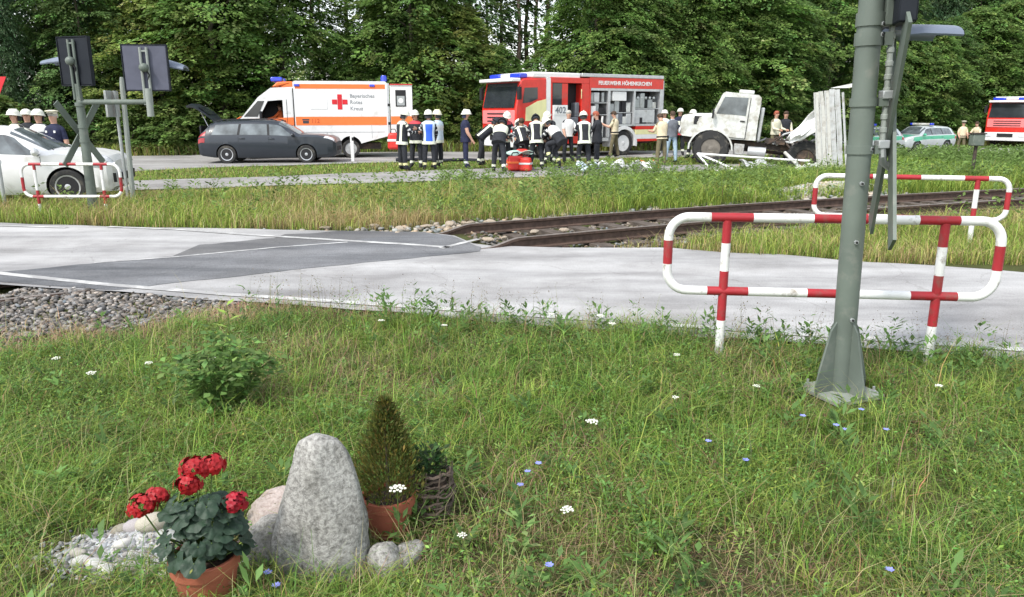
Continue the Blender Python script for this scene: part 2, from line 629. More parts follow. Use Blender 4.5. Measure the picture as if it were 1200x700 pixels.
def ribbon(name, xs, lo, hi, z, material, parent=None, rows=6, zf=None):
    xs = np.asarray(xs, float)
    lo, hi = np.asarray(lo, float), np.asarray(hi, float)
    V = []
    for k in range(rows + 1):
        t = k / rows
        y = lo * (1 - t) + hi * t
        zz = np.full_like(y, z) if zf is None else zf(xs, y) + z
        V.append(np.stack([xs, y, zz], -1))
    V = np.concatenate(V)
    n = len(xs)
    i_ = np.arange(n * (rows + 1)).reshape(rows + 1, n)
    f = np.stack([i_[:-1, :-1], i_[:-1, 1:], i_[1:, 1:], i_[1:, :-1]], -1).reshape(-1, 4)
    return np_mesh(name, V, f, None, material, parent=parent, smooth=True)


xs = np.unique(np.concatenate([np.linspace(-60, 30, 91), np.linspace(-10, 8, 60)]))
wob = (vnoise(xs, xs * 0, 0.5, 3) - 0.5) * 0.10
road = ribbon('road', xs, NEAR(xs) - 0.05 + wob, FAR(xs) + (vnoise(xs, xs * 0, 0.7, 8) - 0.5) * 0.16, 0.0, M_road)
tag(road, kind='structure')

# asphalt laid over the rails where the track crosses the road
xs = np.linspace(-6.2, -0.42, 90)
sl = 0.57 - 0.018 * (xs + 0.4)
q = np.sqrt(1 + sl * sl)
lo = np.maximum(track_y(xs) - 0.92 * q + (fnoise(xs, xs * 0, .5, 77) - .5) * .16, NEAR(xs) + 0.0)
hi = np.minimum(track_y(xs) + 0.80 * q + (fnoise(xs, xs * 0, .4, 78) - .5) * .16, FAR(xs) - 0.05)
k = hi > lo + 0.02
p_o = ribbon('crossing_asphalt', xs[k], lo[k], hi[k], 0.004, M_patch, parent=road)
xs = np.linspace(-4.3, -0.6, 70)
sl = 0.57 - 0.018 * (xs + 0.4)
q = np.sqrt(1 + sl * sl)
lo = track_y(xs) + 0.80 * q
lo += (fnoise(xs, xs * 0, .4, 78) - .5) * .16
hi = np.minimum(track_y(xs) + 1.75 * q - 0.35 * (xs < -3.4) + (fnoise(xs, xs * 0, .6, 79) - .5) * .4, FAR(xs) - 0.02)
k = hi > lo + 0.02
ribbon('crossing_asphalt', xs[k], lo[k], hi[k], 0.003, asphalt_material('worn_asphalt', (0.14, 0.14, 0.145), (0.22, 0.22, 0.22), 0.3), parent=road)


def line_strip(name, pts, w, z=0.008):
    mb = MB()
    pts = [Vector((a, b, 0)) for a, b in pts]
    L_, R_ = [], []
    for i, p in enumerate(pts):
        t = (pts[min(i + 1, len(pts) - 1)] - pts[max(i - 1, 0)]).normalized()
        n = Vector((-t.y, t.x, 0)) * w / 2
        L_.append(p + n)
        R_.append(p - n)
    for i in range(len(pts) - 1):
        a, b, c, d = L_[i], L_[i + 1], R_[i + 1], R_[i]
        mb.quad((a.x, a.y, z), (d.x, d.y, z), (c.x, c.y, z), (b.x, b.y, z), M_line)
    return mb.build(name, road, smooth=0)


line_strip('edge_line', [(-7.4, 9.15), (-5.79, 8.5), (-4.22, 7.90), (-2.82, 7.47), (-0.63, 6.90), (0.2, 6.66), (3, 5.9), (9, 4.25)], 0.11)
line_strip('edge_line', [(-6.4, 12.1), (-5.17, 11.80), (-3.94, 11.30), (-1.38, 10.42), (-0.85, 10.2)], 0.11)
line_strip('edge_line', [(-12.5, 13.3), (-9.0, 12.35), (-7.0, 12.0)], 0.10)
line_strip('joint_line', [(-5.05, 9.12), (-4.2, 9.52), (-3.17, 10.2), (-2.3, 10.62)], 0.06)
line_strip('stop_line', [(-0.95, 10.12), (-0.48, 10.9)], 0.09)

# path and the road behind
xs = np.linspace(-40, 9, 80)
PLX = [-40, -20, -12, -9, -6.4, -3.3, 0, 2.5, 5, 9]
PLY = [12.5, 15.3, 16.7, 17.8, 18.9, 19.8, 21.3, 22.0, 23.2, 25.2]
PHX = [-40, -20, -12, -10, -7.1, -3.8, 0, 3.7, 6, 9]
PHY = [15.2, 17.8, 19.4, 20.3, 21.75, 23.4, 25.3, 26.2, 26.7, 27.4]
path_lo = lambda x: np.interp(x, PLX, PLY)
path_hi = lambda x: np.interp(x, PHX, PHY)
pth = ribbon('path', xs, path_lo(xs) + (vnoise(xs, xs * 0, .8, 4) - .5) * .3, path_hi(xs) + (vnoise(xs, xs * 0, .8, 6) - .5) * .3, 0.035, M_path, zf=gz)
tag(pth, kind='structure')
RNX = [-80, -30, -12, -10.6, -5.2, 0, 8, 20, 40, 90]
RNY = [0, 15.5, 22.8, 24.6, 27.4, 29.2, 31.4, 37.5, 43.5, 58]
RFX = [-80, -30, -15.6, -6.1, 6, 15, 25, 40, 90]
RFY = [10, 26, 31.8, 35.0, 36.0, 40, 49.5, 55, 72]
r2_lo = lambda x: np.interp(x, RNX, RNY)
r2_hi = lambda x: np.interp(x, RFX, RFY)
xs = np.linspace(-80, 90, 160)
rd2 = ribbon('main_road', xs, r2_lo(xs), r2_hi(xs), 0.04, M_path, zf=gz, rows=12)
tag(rd2, kind='structure')

# ------------------------------------------------------------------ railway track
def track_pt(s_, off):
    """point on the track at x = s_, shifted sideways by off"""
    y = track_y(s_)
    sl_ = 0.57 - 0.018 * (s_ + 0.4)
    q_ = math.sqrt(1 + sl_ * sl_)
    return s_ - off * sl_ / q_, y + off / q_, math.atan(sl_)


track = thing('railway_track', 'rusty railway track on wooden sleepers running away to the right', 'railway track', (0, 0, 0))
RAILP = [(-0.036, 0), (0.036, 0), (0.034, 0.035), (0.010, 0.05), (0.010, 0.12), (0.07, 0.145), (0.07, 0.16), (-0.07, 0.16), (-0.07, 0.145), (-0.010, 0.12), (-0.010, 0.05), (-0.034, 0.035)]
RAILP = [(0.035, 0.16), (0.035, 0.125), (0.010, 0.112), (0.010, 0.03), (0.07, 0.014), (0.07, 0.0), (-0.07, 0.0), (-0.07, 0.014), (-0.010, 0.03), (-0.010, 0.112), (-0.035, 0.125), (-0.035, 0.16)]
for off in (-0.7525, 0.7525):
    mb = MB()
    rings = []
    for s_ in list(np.concatenate([np.arange(-14, -1, 0.5), np.arange(-1, 0, .1), np.arange(0, 45, .5)])):
        x, y, a = track_pt(s_, off)
        zb = -0.160 + .105 * float(ss((s_ + .75) / .5))
        rings.append([(x - p * math.sin(a), y + p * math.cos(a), zb + h) for p, h in RAILP])
    mb.loft(rings, M_rust, fm=lambda i, j: M_railtop if j == 11 else M_rust)
    mb.build('rail', track, smooth=0)
mb = MB()
mb.box((0, 0, 0), (0.24, 2.4, 0.14), M_wood)
sl_me = mb.mesh('sleeper')
s_ = 0.3
kk = 0
while s_ < 40:
    x, y, a = track_pt(s_, 0)
    o = bpy.data.objects.new('sleeper', sl_me)
    col_link(o)
    o.parent = track
    o.location = (x, y, -0.225 + .105 * float(ss((s_ + .45) / 1.3)) + 0.008 * math.sin(kk * 5.1))
    o.rotation_euler = (0, 0, a + 0.02 * math.sin(kk * 3.3))
    kk += 1
    s_ += 0.6 * math.cos(a)
# small rail clips on the near rail
mb = MB()
mb.box((0, 0, 0), (0.09, 0.06, 0.03), M_rust)
cl_me = mb.mesh('rail_clip')
for i in range(26):
    for off in (-0.845, 0.845):
        x, y, a = track_pt(0.35 + i * 0.535, off)
        o = bpy.data.objects.new('rail_clip', cl_me)
        col_link(o)
        o.parent = track
        o.location = (x, y, -0.143 + .105 * float(ss((0.8 + i * .535) / 1.3)))
        o.rotation_euler = (0, 0, a)

# ------------------------------------------------------------------ stones
_t = (1 + 5 ** 0.5) / 2
ICO_V = np.array([(-1, _t, 0), (1, _t, 0), (-1, -_t, 0), (1, -_t, 0), (0, -1, _t), (0, 1, _t), (0, -1, -_t), (0, 1, -_t), (_t, 0, -1), (_t, 0, 1), (-_t, 0, -1), (-_t, 0, 1)], float)
ICO_V /= np.linalg.norm(ICO_V[0])
ICO_F = np.array([(0, 11, 5), (0, 5, 1), (0, 1, 7), (0, 7, 10), (0, 10, 11), (1, 5, 9), (5, 11, 4), (11, 10, 2), (10, 7, 6), (7, 1, 8), (3, 9, 4), (3, 4, 2), (3, 2, 6), (3, 6, 8), (3, 8, 9), (4, 9, 5), (2, 4, 11), (6, 2, 10), (8, 6, 7), (9, 8, 1)])


def stones(name, X, Y, Z, size, cols, flat=0.65, jit=0.22, smooth=False):
    n = len(X)
    v = np.repeat(ICO_V[None], n, 0) * (1 + R.normal(0, jit, (n, 12, 1)))
    sc = size[:, None, None] * np.stack([R.uniform(0.8, 1.35, n), R.uniform(0.7, 1.1, n), R.uniform(0.75, 1.1, n) * flat], -1)[:, None, :]
    v = v * sc
    a = R.uniform(0, 2 * PI, n)
    b = R.normal(0, 0.3, n)
    cb, sb = np.cos(b)[:, None], np.sin(b)[:, None]
    x_, z_ = v[..., 0] * cb - v[..., 2] * sb, v[..., 0] * sb + v[..., 2] * cb
    ca, sa = np.cos(a)[:, None], np.sin(a)[:, None]
    X_ = x_ * ca - v[..., 1] * sa + X[:, None]
    Y_ = x_ * sa + v[..., 1] * ca + Y[:, None]
    Z_ = z_ + Z[:, None]
    V = np.stack([X_, Y_, Z_], -1).reshape(-1, 3)
    F = (ICO_F[None] + (np.arange(n) * 12)[:, None, None]).reshape(-1, 3)
    o = np_mesh(name, V, None, F, M_stone_attr, np.repeat(cols, 12, 0), smooth=smooth)
    return tag(o, kind='stuff')


def greys(n, lo, hi, warm=0.03):
    g_ = R.uniform(lo, hi, n)[:, None]
    return np.clip(g_ * (1 + R.normal(0, 1, (n, 1)) * np.array([[warm, 0, -warm]])), 0.01, 0.9)


# ballast beside and between the rails to the right
n = 7000
sx = R.uniform(-0.5, 17, n)
of = R.normal(0, 0.95, n)
of = np.clip(of, -1.9, 1.9)
sl = 0.57 - 0.018 * (sx + 0.4)
q = np.sqrt(1 + sl * sl)
X, Y = sx - of * sl / q, track_y(sx) + of / q
keep = (np.abs(np.abs(of) - 0.7525) > 0.09) & (Y > FAR(X) + 0.05)
X, Y = X[keep], Y[keep]
cc = greys(len(X), 0.09, 0.24, 0.10) * np.array([[1.12, 1.0, .86]])
stones('ballast_stones', X, Y, gz(X, Y) + 0.01, R.uniform(0.02, 0.042, len(X)), cc)
# coarse ballast at the lower left
n = 11000
X = R.uniform(-7.5, -2.6, n)
Y = R.uniform(5.2, 7.9, n)
keep = (Y < NEAR(X) - 0.02) & (Y > 5.75 - 0.42 * (X + 3.9) * (X > -3.9) * 1.0 - 0.05) & (Y - 5.95 > 0.80 * (X + 4.0) + (vnoise(X, Y, 0.4, 5) - .5) * .7)
X, Y = X[keep], Y[keep]
cc = greys(len(X), 0.06, 0.27, 0.06) * np.where(R.random((len(X), 1)) < .14, 1.7, 1.0) * np.array([[1.08, 1.0, .92]])
stones('ballast_gravel', X, Y, gz(X, Y) + R.uniform(-.005, 0.03, len(X)), R.uniform(0.012, 0.034, len(X)), cc, jit=.3)
# rubble along the crossing and beyond the far rail
n = 1100
sx = R.uniform(-3.6, 9, n)
of = 1.0 + np.abs(R.normal(0, 0.5, n))
X = sx - of * .45
Y = track_y(sx) + of * .88
keep = (Y > FAR(X) - 0.1)
X, Y = X[keep], Y[keep]
stones('rubble_stones', X, Y, gz(X, Y) + 0.02, R.uniform(0.015, 0.065, len(X)), greys(len(X), 0.16, 0.40, 0.10) * np.array([[1.1, 1.0, .85]]))
# pale gravel heap beyond the track near the truck
n = 1300
X = R.normal(7.3, 1.0, n)
Y = R.normal(17.6, 0.55, n) + (X - 7.3) * .5
hgt = 0.22 * np.exp(-((X - 7.3) ** 2) / 2.2 - ((Y - 17.6 - (X - 7.3) * .5) ** 2) / .7)
stones('gravel_heap', X, Y, gz(X, Y) + hgt, R.uniform(0.035, 0.08, n), greys(n, 0.26, 0.46, 0.08) * np.array([[1.08, 1.0, .88]]))


# broken pale chunks on the road edge by the crossing
def chunk_mesh(seed):
    rr = np.random.default_rng(seed)
    bm = bmesh.new()
    bmesh.ops.create_icosphere(bm, subdivisions=2, radius=1)
    for v in bm.verts:
        c = v.co
        k_ = 1 + 0.22 * (vnoise(c.x * 3 + seed, c.y * 3 + c.z * 5, 1.0, seed) - 0.5) * 2
        v.co = Vector((c.x * k_, c.y * k_, c.z * k_))
    for _ in range(5):        # broken flats
        nrm = Vector(rr.normal(0, 1, 3)).normalized()
        d = rr.uniform(0.55, 0.8)
        for v in bm.verts:
            e = v.co.dot(nrm) - d
            if e > 0:
                v.co -= nrm * e
    me = bpy.data.meshes.new('chunk')
    bm.to_mesh(me)
    bm.free()
    return me


M_chunk = mat('chunk_stone', (0.36, 0.30, 0.23), 0.9, var=0.25, scale=5, bump=0.4)
CH = [chunk_mesh(i) for i in range(4)]
for m_ in CH:
    m_.materials.append(M_chunk)
chunks = [(-2.95, 12.0, .11), (-2.55, 11.95, .10), (-2.2, 12.1, .15), (-1.75, 11.9, .12), (-1.35, 12.15, .12), (-1.0, 12.3, .16), (-0.72, 12.45, .13), (-0.35, 12.65, .12), (0.1, 12.8, .15), (-0.35, 10.9, .10), (-0.12, 11.05, .09), (0.15, 10.85, .08), (0.35, 11.6, .12), (0.8, 11.8, .10)]
for i, (x, y, r) in enumerate(chunks):
    o = bpy.data.objects.new('stone_chunk', CH[i % 4])
    col_link(o)
    o.location = (x, y, max(gzf(x, y), -0.03) + r * 0.25)
    r *= .8
    o.scale = (r * (1.3 + .3 * math.sin(i * 2.2)), r * .8, r * .5)
    o.rotation_euler = (0, 0, i * 1.7)
    tag(o, 'broken tan stone chunk lying beside the far rail at the crossing', 'stone', 'broken stones beside the crossing')


# ------------------------------------------------------------------ grass
def blades(name, X, Y, Z, H, W, cols, lean=0.35, curl=0.5, parent=None, az=None):
    n = len(X)
    a = R.uniform(0, 2 * PI, n) if az is None else az
    dx, dy = np.cos(a), np.sin(a)
    ln = np.abs(R.normal(lean, lean * 0.5, n)) * H
    cu = curl * R.uniform(0.4, 1.4, n) * H
    px, py = -dy * W / 2, dx * W / 2
    m_x, m_y, m_z = X + dx * ln * 0.45, Y + dy * ln * 0.45, Z + H * 0.58
    t_x, t_y = X + dx * (ln + cu), Y + dy * (ln + cu)
    t_z = Z + H * np.clip(1.0 - 0.28 * (cu / H), 0.45, 1)
    V = np.stack([np.stack([X - px, Y - py, Z - 0.01], -1), np.stack([X + px, Y + py, Z - 0.01], -1),
                  np.stack([m_x - px * .75, m_y - py * .75, m_z], -1), np.stack([m_x + px * .75, m_y + py * .75, m_z], -1),
                  np.stack([t_x, t_y, t_z], -1)], 1).reshape(-1, 3)
    b = (np.arange(n) * 5)[:, None]
    f4 = b + np.array([[0, 1, 3, 2]])
    f3 = b + np.array([[2, 3, 4]])
    o = np_mesh(name, V, f4, f3, M_grass, np.repeat(cols, 5, 0), parent)
    return o


def leaves(name, P, D, Nn, L_, W, cols, fold=0.15, parent=None, material=None):
    """diamond leaves: P base points, D direction, Nn approximate normal (arrays)"""
    n = len(P)
    D = D / np.maximum(1e-6, np.linalg.norm(D, axis=1, keepdims=True))
    S = np.cross(D, Nn)
    S /= np.maximum(1e-6, np.linalg.norm(S, axis=1, keepdims=True))
    U = np.cross(S, D)
    L_ = L_[:, None]
    W = W[:, None]
    V = np.stack([P, P + D * L_ * .5 - S * W * .5 + U * fold * W, P + D * L_, P + D * L_ * .5 + S * W * .5 + U * fold * W], 1).reshape(-1, 3)
    f = (np.arange(n) * 4)[:, None] + np.array([[0, 1, 2, 3]])
    return np_mesh(name, V, f, None, material or M_leaf, np.repeat(cols, 4, 0), parent)


def mixcol(n, base, vary=0.25, tint=0.12):
    c = np.array(base)[None] * np.exp(R.normal(0, vary, (n, 1))) * (1 + R.normal(0, tint, (n, 3)))
    return np.clip(c, 0.004, 0.8)


GREEN = np.array((0.155, 0.270, 0.045))
YGREEN = np.array((0.265, 0.345, 0.070))
DGREEN = np.array((0.078, 0.165, 0.032))
STRAW = np.array((0.36, 0.28, 0.14))
DRY = np.array((0.30, 0.19, 0.11))


def grass_cols(X, Y, straw, yel, seedn=1):
    n = len(X)
    m = .6 * fnoise(X, Y, 0.9, seedn) + .4 * vnoise(X, Y, .22, seedn + 4)
    t = ss((m - 0.33) / 0.3)[:, None]
    c = (1 - t) * DGREEN * 1.15 + t * GREEN * 1.12
    y = (R.random(n) < yel)[:, None]
    c = np.where(y, YGREEN, c)
    s = (R.random(n) < straw)[:, None]
    c = np.where(s, STRAW, c)
    return np.clip(c * np.exp(R.normal(0, 0.22, (n, 1))) * (1 + R.normal(0, 0.07, (n, 3))), 0.005, 0.7)


def bare_mask(X, Y):
    """0 = bare or thin, 1 = lush, in the near meadow"""
    m = np.ones_like(X)
    for cx, cy, rx, ry, a in [(0.85, 2.70, .65, .34, .95), (0.1, 2.72, .35, .3, .6), (-1.0, 2.85, .75, .33, .85), (-0.05, 3.35, .3, .2, .5), (1.8, 3.2, .5, .3, .35)]:
        m -= a * np.exp(-(((X - cx) / rx) ** 2 + ((Y - cy) / ry) ** 2))
    return np.clip(m * (0.55 + 0.8 * fnoise(X, Y, 0.45, 21)), 0, 1)


def in_meadow(X, Y):
    gravel = (Y - 5.95 > 0.80 * (X + 4.0) + (vnoise(X, Y, 0.4, 5) - .5) * .7 + .12 + .5 * (R.random(X.shape) < .12)) & (X < -2.4)
    pebb = (((X + 1.63) / 0.34) ** 2 + ((Y - 2.93) / 0.17) ** 2) < 1
    basep = ((X - 2.16) ** 2 + (Y - 4.70) ** 2) < .26 ** 2
    slab = basep | ((((X + 1.02) / 0.15) ** 2 + ((Y - 3.12) / 0.2) ** 2) < 1)
    stone = (((X + 0.77) / 0.2) ** 2 + ((Y - 2.84) / 0.12) ** 2) < 1
    return (Y < NEAR(X) - 0.02 + (vnoise(X, X * 0, .3, 9) - .5) * .25) & ~gravel & ~pebb & ~slab & ~stone


def dry_zone(X, Y):
    edge = Y - (5.95 + .80 * (X + 4.0))
    d = ss((edge + 1.05 + (vnoise(X, Y, .35, 17) - .5) * .6) / .6) * (X < -1.4)
    d = np.maximum(d, ss((Y - NEAR(X) + .42) / .3) * ss((-X + .2) / 1.6) * .9)
    d = np.maximum(d, .42 * ss((fnoise(X, Y, .8, 91) - .56) / .10))
    d = np.maximum(d, .15 * ss((Y - NEAR(X) + .28) / .2))
    return np.clip(d, 0, 1)


def meadow_pts(n, x0, x1, y0, y1, power=1.0):
    Y = y0 + (y1 - y0) * R.random(n) ** power
    half = 0.76 * Y + 1.9
    X = R.uniform(-1, 1, n) * half
    k_ = in_meadow(X, Y) & (X > x0) & (X < x1)
    return X[k_], Y[k_]


# short undergrass
X, Y = meadow_pts(270000, -9, 9, 1.7, 8.6, 1.15)
bm_ = bare_mask(X, Y)
cl_ = vnoise(X, Y, .13, 63)
k = R.random(len(X)) < (0.25 + 0.75 * bm_) * (.30 + .70 * ss((cl_ - .22) / .35))
X, Y, bm_, cl_ = X[k], Y[k], bm_[k], vnoise(X[k], Y[k], .19, 64)
dryz = dry_zone(X, Y)
strw = 0.08 + 0.32 * (1 - bm_) + 0.92 * dryz ** 1.3
H = R.gamma(4, 0.020, len(X)) * (0.5 + 0.7 * bm_) * (1 - 0.4 * dryz) * (.55 + .9 * cl_) + 0.02
W = R.uniform(0.0024, 0.0052, len(X)) * (0.7 + 0.09 * Y)
cc = grass_cols(X, Y, 0, 0.42)
iss = (R.random(len(X)) < strw)[:, None]
cc = np.where(iss, mixcol(len(X), DRY * 0.85, .3) * (1 - dryz[:, None]) + mixcol(len(X), (0.46, 0.34, 0.21), .22) * dryz[:, None], cc)
g1 = blades('meadow_grass', X, Y, gz(X, Y), H, W, cc, 0.65, 0.7)
tag(g1, kind='stuff')
# taller blades in tufts
nt_ = 940
tx, ty = meadow_pts(nt_, -9, 9, 1.8, 8.4, 1.1)
k = R.random(len(tx)) < (0.15 + 0.85 * bare_mask(tx, ty)) * (1 - .85 * dry_zone(tx, ty))
tx, ty = tx[k], ty[k]
per = R.integers(12, 42, len(tx))
ti = np.repeat(np.arange(len(tx)), per)
X = tx[ti] + R.normal(0, 0.05, len(ti))
Y = ty[ti] + R.normal(0, 0.05, len(ti))
k = in_meadow(X, Y)
X, Y, ti = X[k], Y[k], ti[k]
hh = R.uniform(0.10, 0.24, len(tx))[ti]
H = hh * R.uniform(0.6, 1.1, len(X))
lush = 0.7 + 0.45 * ss((Y - 3.5) / 2) * ss((X + 1.5) / 1.5)
H *= lush
tc_ = (np.where((R.random(len(tx)) < 0.3)[:, None], YGREEN, GREEN) * np.exp(R.normal(0, .22, (len(tx), 1))))[ti]
cc = np.clip(tc_ * np.exp(R.normal(0, 0.15, (len(X), 1))), 0.01, 0.6)
iss = (R.random(len(X)) < 0.05)[:, None]
cc = np.where(iss, mixcol(len(X), STRAW, .2), cc)
g2 = blades('tall_grass', X, Y, gz(X, Y), H, R.uniform(0.004, 0.0085, len(X)), cc, 0.4, 0.6)
tag(g2, kind='stuff')
# broad-leaved ground cover (clover, dandelion, plantain)
X, Y = meadow_pts(300000, -9, 9, 1.8, 8.2, 1.15)
k = R.random(len(X)) < ss((fnoise(X, Y, 0.6, 33) - 0.36) / 0.3) * (0.3 + 0.7 * bare_mask(X, Y)) * (1 - .9 * dry_zone(X, Y))
X, Y = X[k], Y[k]
n = len(X)
a = R.uniform(0, 2 * PI, n)
zz = gz(X, Y) + R.gamma(3, 0.026, n)
D = np.stack([np.cos(a), np.sin(a), R.normal(0.25, .3, n)], -1)
Nn = np.stack([R.normal(0, .35, n), R.normal(0, .35, n), np.ones(n)], -1)
cc = mixcol(n, (0.140, 0.255, 0.060), .34, .08)
cc = np.where((R.random(n) < .25)[:, None], mixcol(n, YGREEN, .2), cc)
lv = leaves('ground_cover_leaves', np.stack([X, Y, zz], -1), D, Nn, R.uniform(0.010, 0.030, n), R.uniform(0.005, 0.014, n), cc)
tag(lv, kind='stuff')
# upright leafy herbs in clumps
hx_, hy_ = meadow_pts(3200, -9, 9, 1.9, 8.2, 1.1)
k = R.random(len(hx_)) < (.15 + .85 * ss((fnoise(hx_, hy_, 1.0, 35) - .40) / .2)) * (1 - .95 * dry_zone(hx_, hy_)) * (.25 + .75 * bare_mask(hx_, hy_)) + .35 * ss((hy_ - NEAR(hx_) + .7) / .4) * (hx_ > -1)
hx_, hy_ = hx_[k], hy_[k]
hh_ = R.uniform(.07, .20, len(hx_)) * (1 + .5 * ss((hy_ - NEAR(hx_) + .9) / .5))
rep = np.repeat(np.arange(len(hx_)), 34)
m_ = len(rep)
t = R.random(m_) ** .8
a = R.uniform(0, 2 * PI, m_)
rad = .05 * (1.15 - t) * R.random(m_) + .005
lx_, ly_ = R.normal(0, .05, len(hx_))[rep] * t, R.normal(0, .05, len(hx_))[rep] * t
P_ = np.stack([hx_[rep] + lx_ + np.cos(a) * rad, hy_[rep] + ly_ + np.sin(a) * rad, gz(hx_, hy_)[rep] + hh_[rep] * t], -1)
D = np.stack([np.cos(a), np.sin(a), R.normal(.35, .4, m_)], -1)
Nn = np.stack([R.normal(0, .4, m_), R.normal(0, .4, m_), np.ones(m_)], -1)
hb = np.where((R.random(len(hx_)) < .4)[:, None], np.array([[.24, .34, .085]]), np.array([[.15, .28, .075]])) * np.exp(R.normal(0, .22, (len(hx_), 1)))
he = leaves('meadow_herbs', P_, D, Nn, R.uniform(.014, .036, m_), R.uniform(.005, .014, m_), np.clip(hb[rep] * np.exp(R.normal(0, .2, (m_, 1))), .01, .5))
tag(he, kind='stuff')
# rosettes of broad weeds
rx_, ry_ = meadow_pts(420, -9, 9, 1.9, 8.0, 1.1)
rx2, ry2 = R.uniform(-1.2, 6.5, 170), R.uniform(0, .55, 170) ** 1.4
rx_ = np.concatenate([rx_, rx2, 2.16 + R.normal(0, .35, 26)])
ry_ = np.concatenate([ry_, NEAR(rx2) - .12 - ry2, 4.75 + R.normal(0, .22, 26)])
k = in_meadow(rx_, ry_)
rx_, ry_ = rx_[k], ry_[k]
rep = np.repeat(np.arange(len(rx_)), 15)
m_ = len(rep)
a = R.uniform(0, 2 * PI, m_)
u = R.random(m_)
hh_ = R.uniform(.04, .24, len(rx_)) * (1 + .4 * ss((ry_ - NEAR(rx_) + .9) / .5))
P_ = np.stack([rx_[rep] + np.cos(a) * .02, ry_[rep] + np.sin(a) * .02, gz(rx_, ry_)[rep] + hh_[rep] * u], -1)
D = np.stack([np.cos(a), np.sin(a), R.uniform(.15, 1.0, m_)], -1)
Nn = np.stack([-np.cos(a) * .5, -np.sin(a) * .5, np.ones(m_)], -1)
rb_ = (np.array([[.13, .235, .065]]) * np.exp(R.normal(0, .25, (len(rx_), 1))))[rep]
ro = leaves('broad_weeds', P_, D, Nn, R.uniform(.04, .10, m_), R.uniform(.014, .034, m_), np.clip(rb_ * np.exp(R.normal(0, .15, (m_, 1))), .01, .5))
tag(ro, kind='stuff')
# dry straw stalks leaning about
X, Y = meadow_pts(11000, -9, 9, 1.9, 7.6, 1.2)
k = R.random(len(X)) < 0.3 + 0.7 * (fnoise(X, Y, 1.3, 41) > .47)
X, Y = X[k], Y[k]
n = len(X)
cc = np.where((R.random(n) < .5)[:, None], mixcol(n, (0.44, 0.40, 0.20), .2, .05), mixcol(n, (0.30, 0.36, 0.12), .2, .05))
st = blades('dry_stalks', X, Y, gz(X, Y), R.uniform(0.08, 0.32, n), R.uniform(0.0015, 0.003, n), cc, 0.7, 0.5)
tag(st, kind='stuff')
# litter of dead stems on bare soil
X = R.normal(0.8, .45, 900)
Y = R.normal(2.75, .22, 900)
n = len(X)
a = R.uniform(0, 2 * PI, n)
lt = leaves('dead_stems', np.stack([X, Y, gz(X, Y) + R.uniform(0.0, 0.03, n)], -1), np.stack([np.cos(a), np.sin(a), R.normal(0, .15, n)], -1),
            np.stack([R.normal(0, .4, n), R.normal(0, .4, n), np.ones(n)], -1), R.uniform(.05, .16, n), R.uniform(.002, .005, n), mixcol(n, (0.25, 0.17, 0.11), .35, .1))
tag(lt, kind='stuff')
# fine seed-head stalks along the road edge
X = R.uniform(-2.5, 6.5, 420)
Y = NEAR(X) - np.abs(R.normal(0, .35, 420)) - .05
n = len(X)
H = R.uniform(.2, .46, n)
zz = gz(X, Y)
cc = mixcol(n, (0.17, 0.17, 0.07), .25)
az = R.uniform(0, 2 * PI, n)
sd = blades('seed_stalks', X, Y, zz, H, np.full(n, .0030), cc, .12, .12, az=az)
tag(sd, kind='stuff')
rep = np.repeat(np.arange(n), 9)
t = R.uniform(.55, 1.0, len(rep))
hx = X[rep] + np.cos(az[rep]) * H[rep] * .2 * t + R.normal(0, .012, len(rep))
hy = Y[rep] + np.sin(az[rep]) * H[rep] * .2 * t + R.normal(0, .012, len(rep))
hz_ = zz[rep] + H[rep] * t * .95
m_ = len(rep)
sdh = leaves('seed_heads', np.stack([hx, hy, hz_], -1), R.normal(0, 1, (m_, 3)), R.normal(0, 1, (m_, 3)), R.uniform(.008, .02, m_), R.uniform(.004, .008, m_), mixcol(m_, (0.22, .18, .10), .3))
tag(sdh, kind='stuff')


# verge between the road and the path
def verge_ok(X, Y):
    d = np.abs(track_d(X, Y))
    on_track = (d < 1.55 + (vnoise(X, Y, .5, 13) - .5) * .5) & (X > -0.3 + 0 * X)
    heap = ((X - 7.3) / 1.6) ** 2 + ((Y - 17.6 - (X - 7.3) * .5) / .55) ** 2 < 1
    cross = (d < 1.7) & (X > -5) & (X < 0)
    return (Y > FAR(X) + .05 + (vnoise(X, X * 0, .4, 15) - .5) * .3) & (Y < path_lo(X) + .1) & ~on_track & ~heap & ~cross


n = 290000
Y = 9.2 + 15 * R.random(n) ** 1.15
X = R.uniform(-1, 1, n) * (0.72 * Y + 2.5)
k = verge_ok(X, Y)
X, Y = X[k], Y[k]
dm = fnoise(X, Y, 1.6, 51)
beyond = track_d(X, Y) > 0
dry = ss((dm - .47) / .2) * .40 + .75 * np.exp(-((X + 2.6) / 1.3) ** 2 - ((Y - 12.6) / .6) ** 2) + .25 * (~beyond) * (X > 0)
dry = np.clip(dry + .22 * (X < 2), 0, .95)
lushR = ss((X - 1.0) / 2.0) * beyond
dry = dry * (1 - .75 * lushR)
H = R.gamma(6, .040, len(X)) * (.55 + .65 * fnoise(X, Y, 1.1, 52)) * np.where(beyond, 1, .75)
H *= np.clip((path_lo(X) - Y) / 3.2, .22, 1)
H *= 1 + .25 * lushR
cc = np.where((R.random(len(X)) < .5)[:, None], YGREEN * 1.15, GREEN * 1.15) * np.exp(R.normal(0, .25, (len(X), 1)))
cc = np.where((R.random(len(X)) < dry)[:, None], mixcol(len(X), (.40, .34, .16), .22, .06), cc)
vg = blades('verge_grass', X, Y, gz(X, Y), H, R.uniform(.006, .012, len(X)) * (Y / 13), np.clip(cc * np.array([[1.08, 1.0, 1.0]]), .01, .6), .4, .55)
tag(vg, kind='stuff')
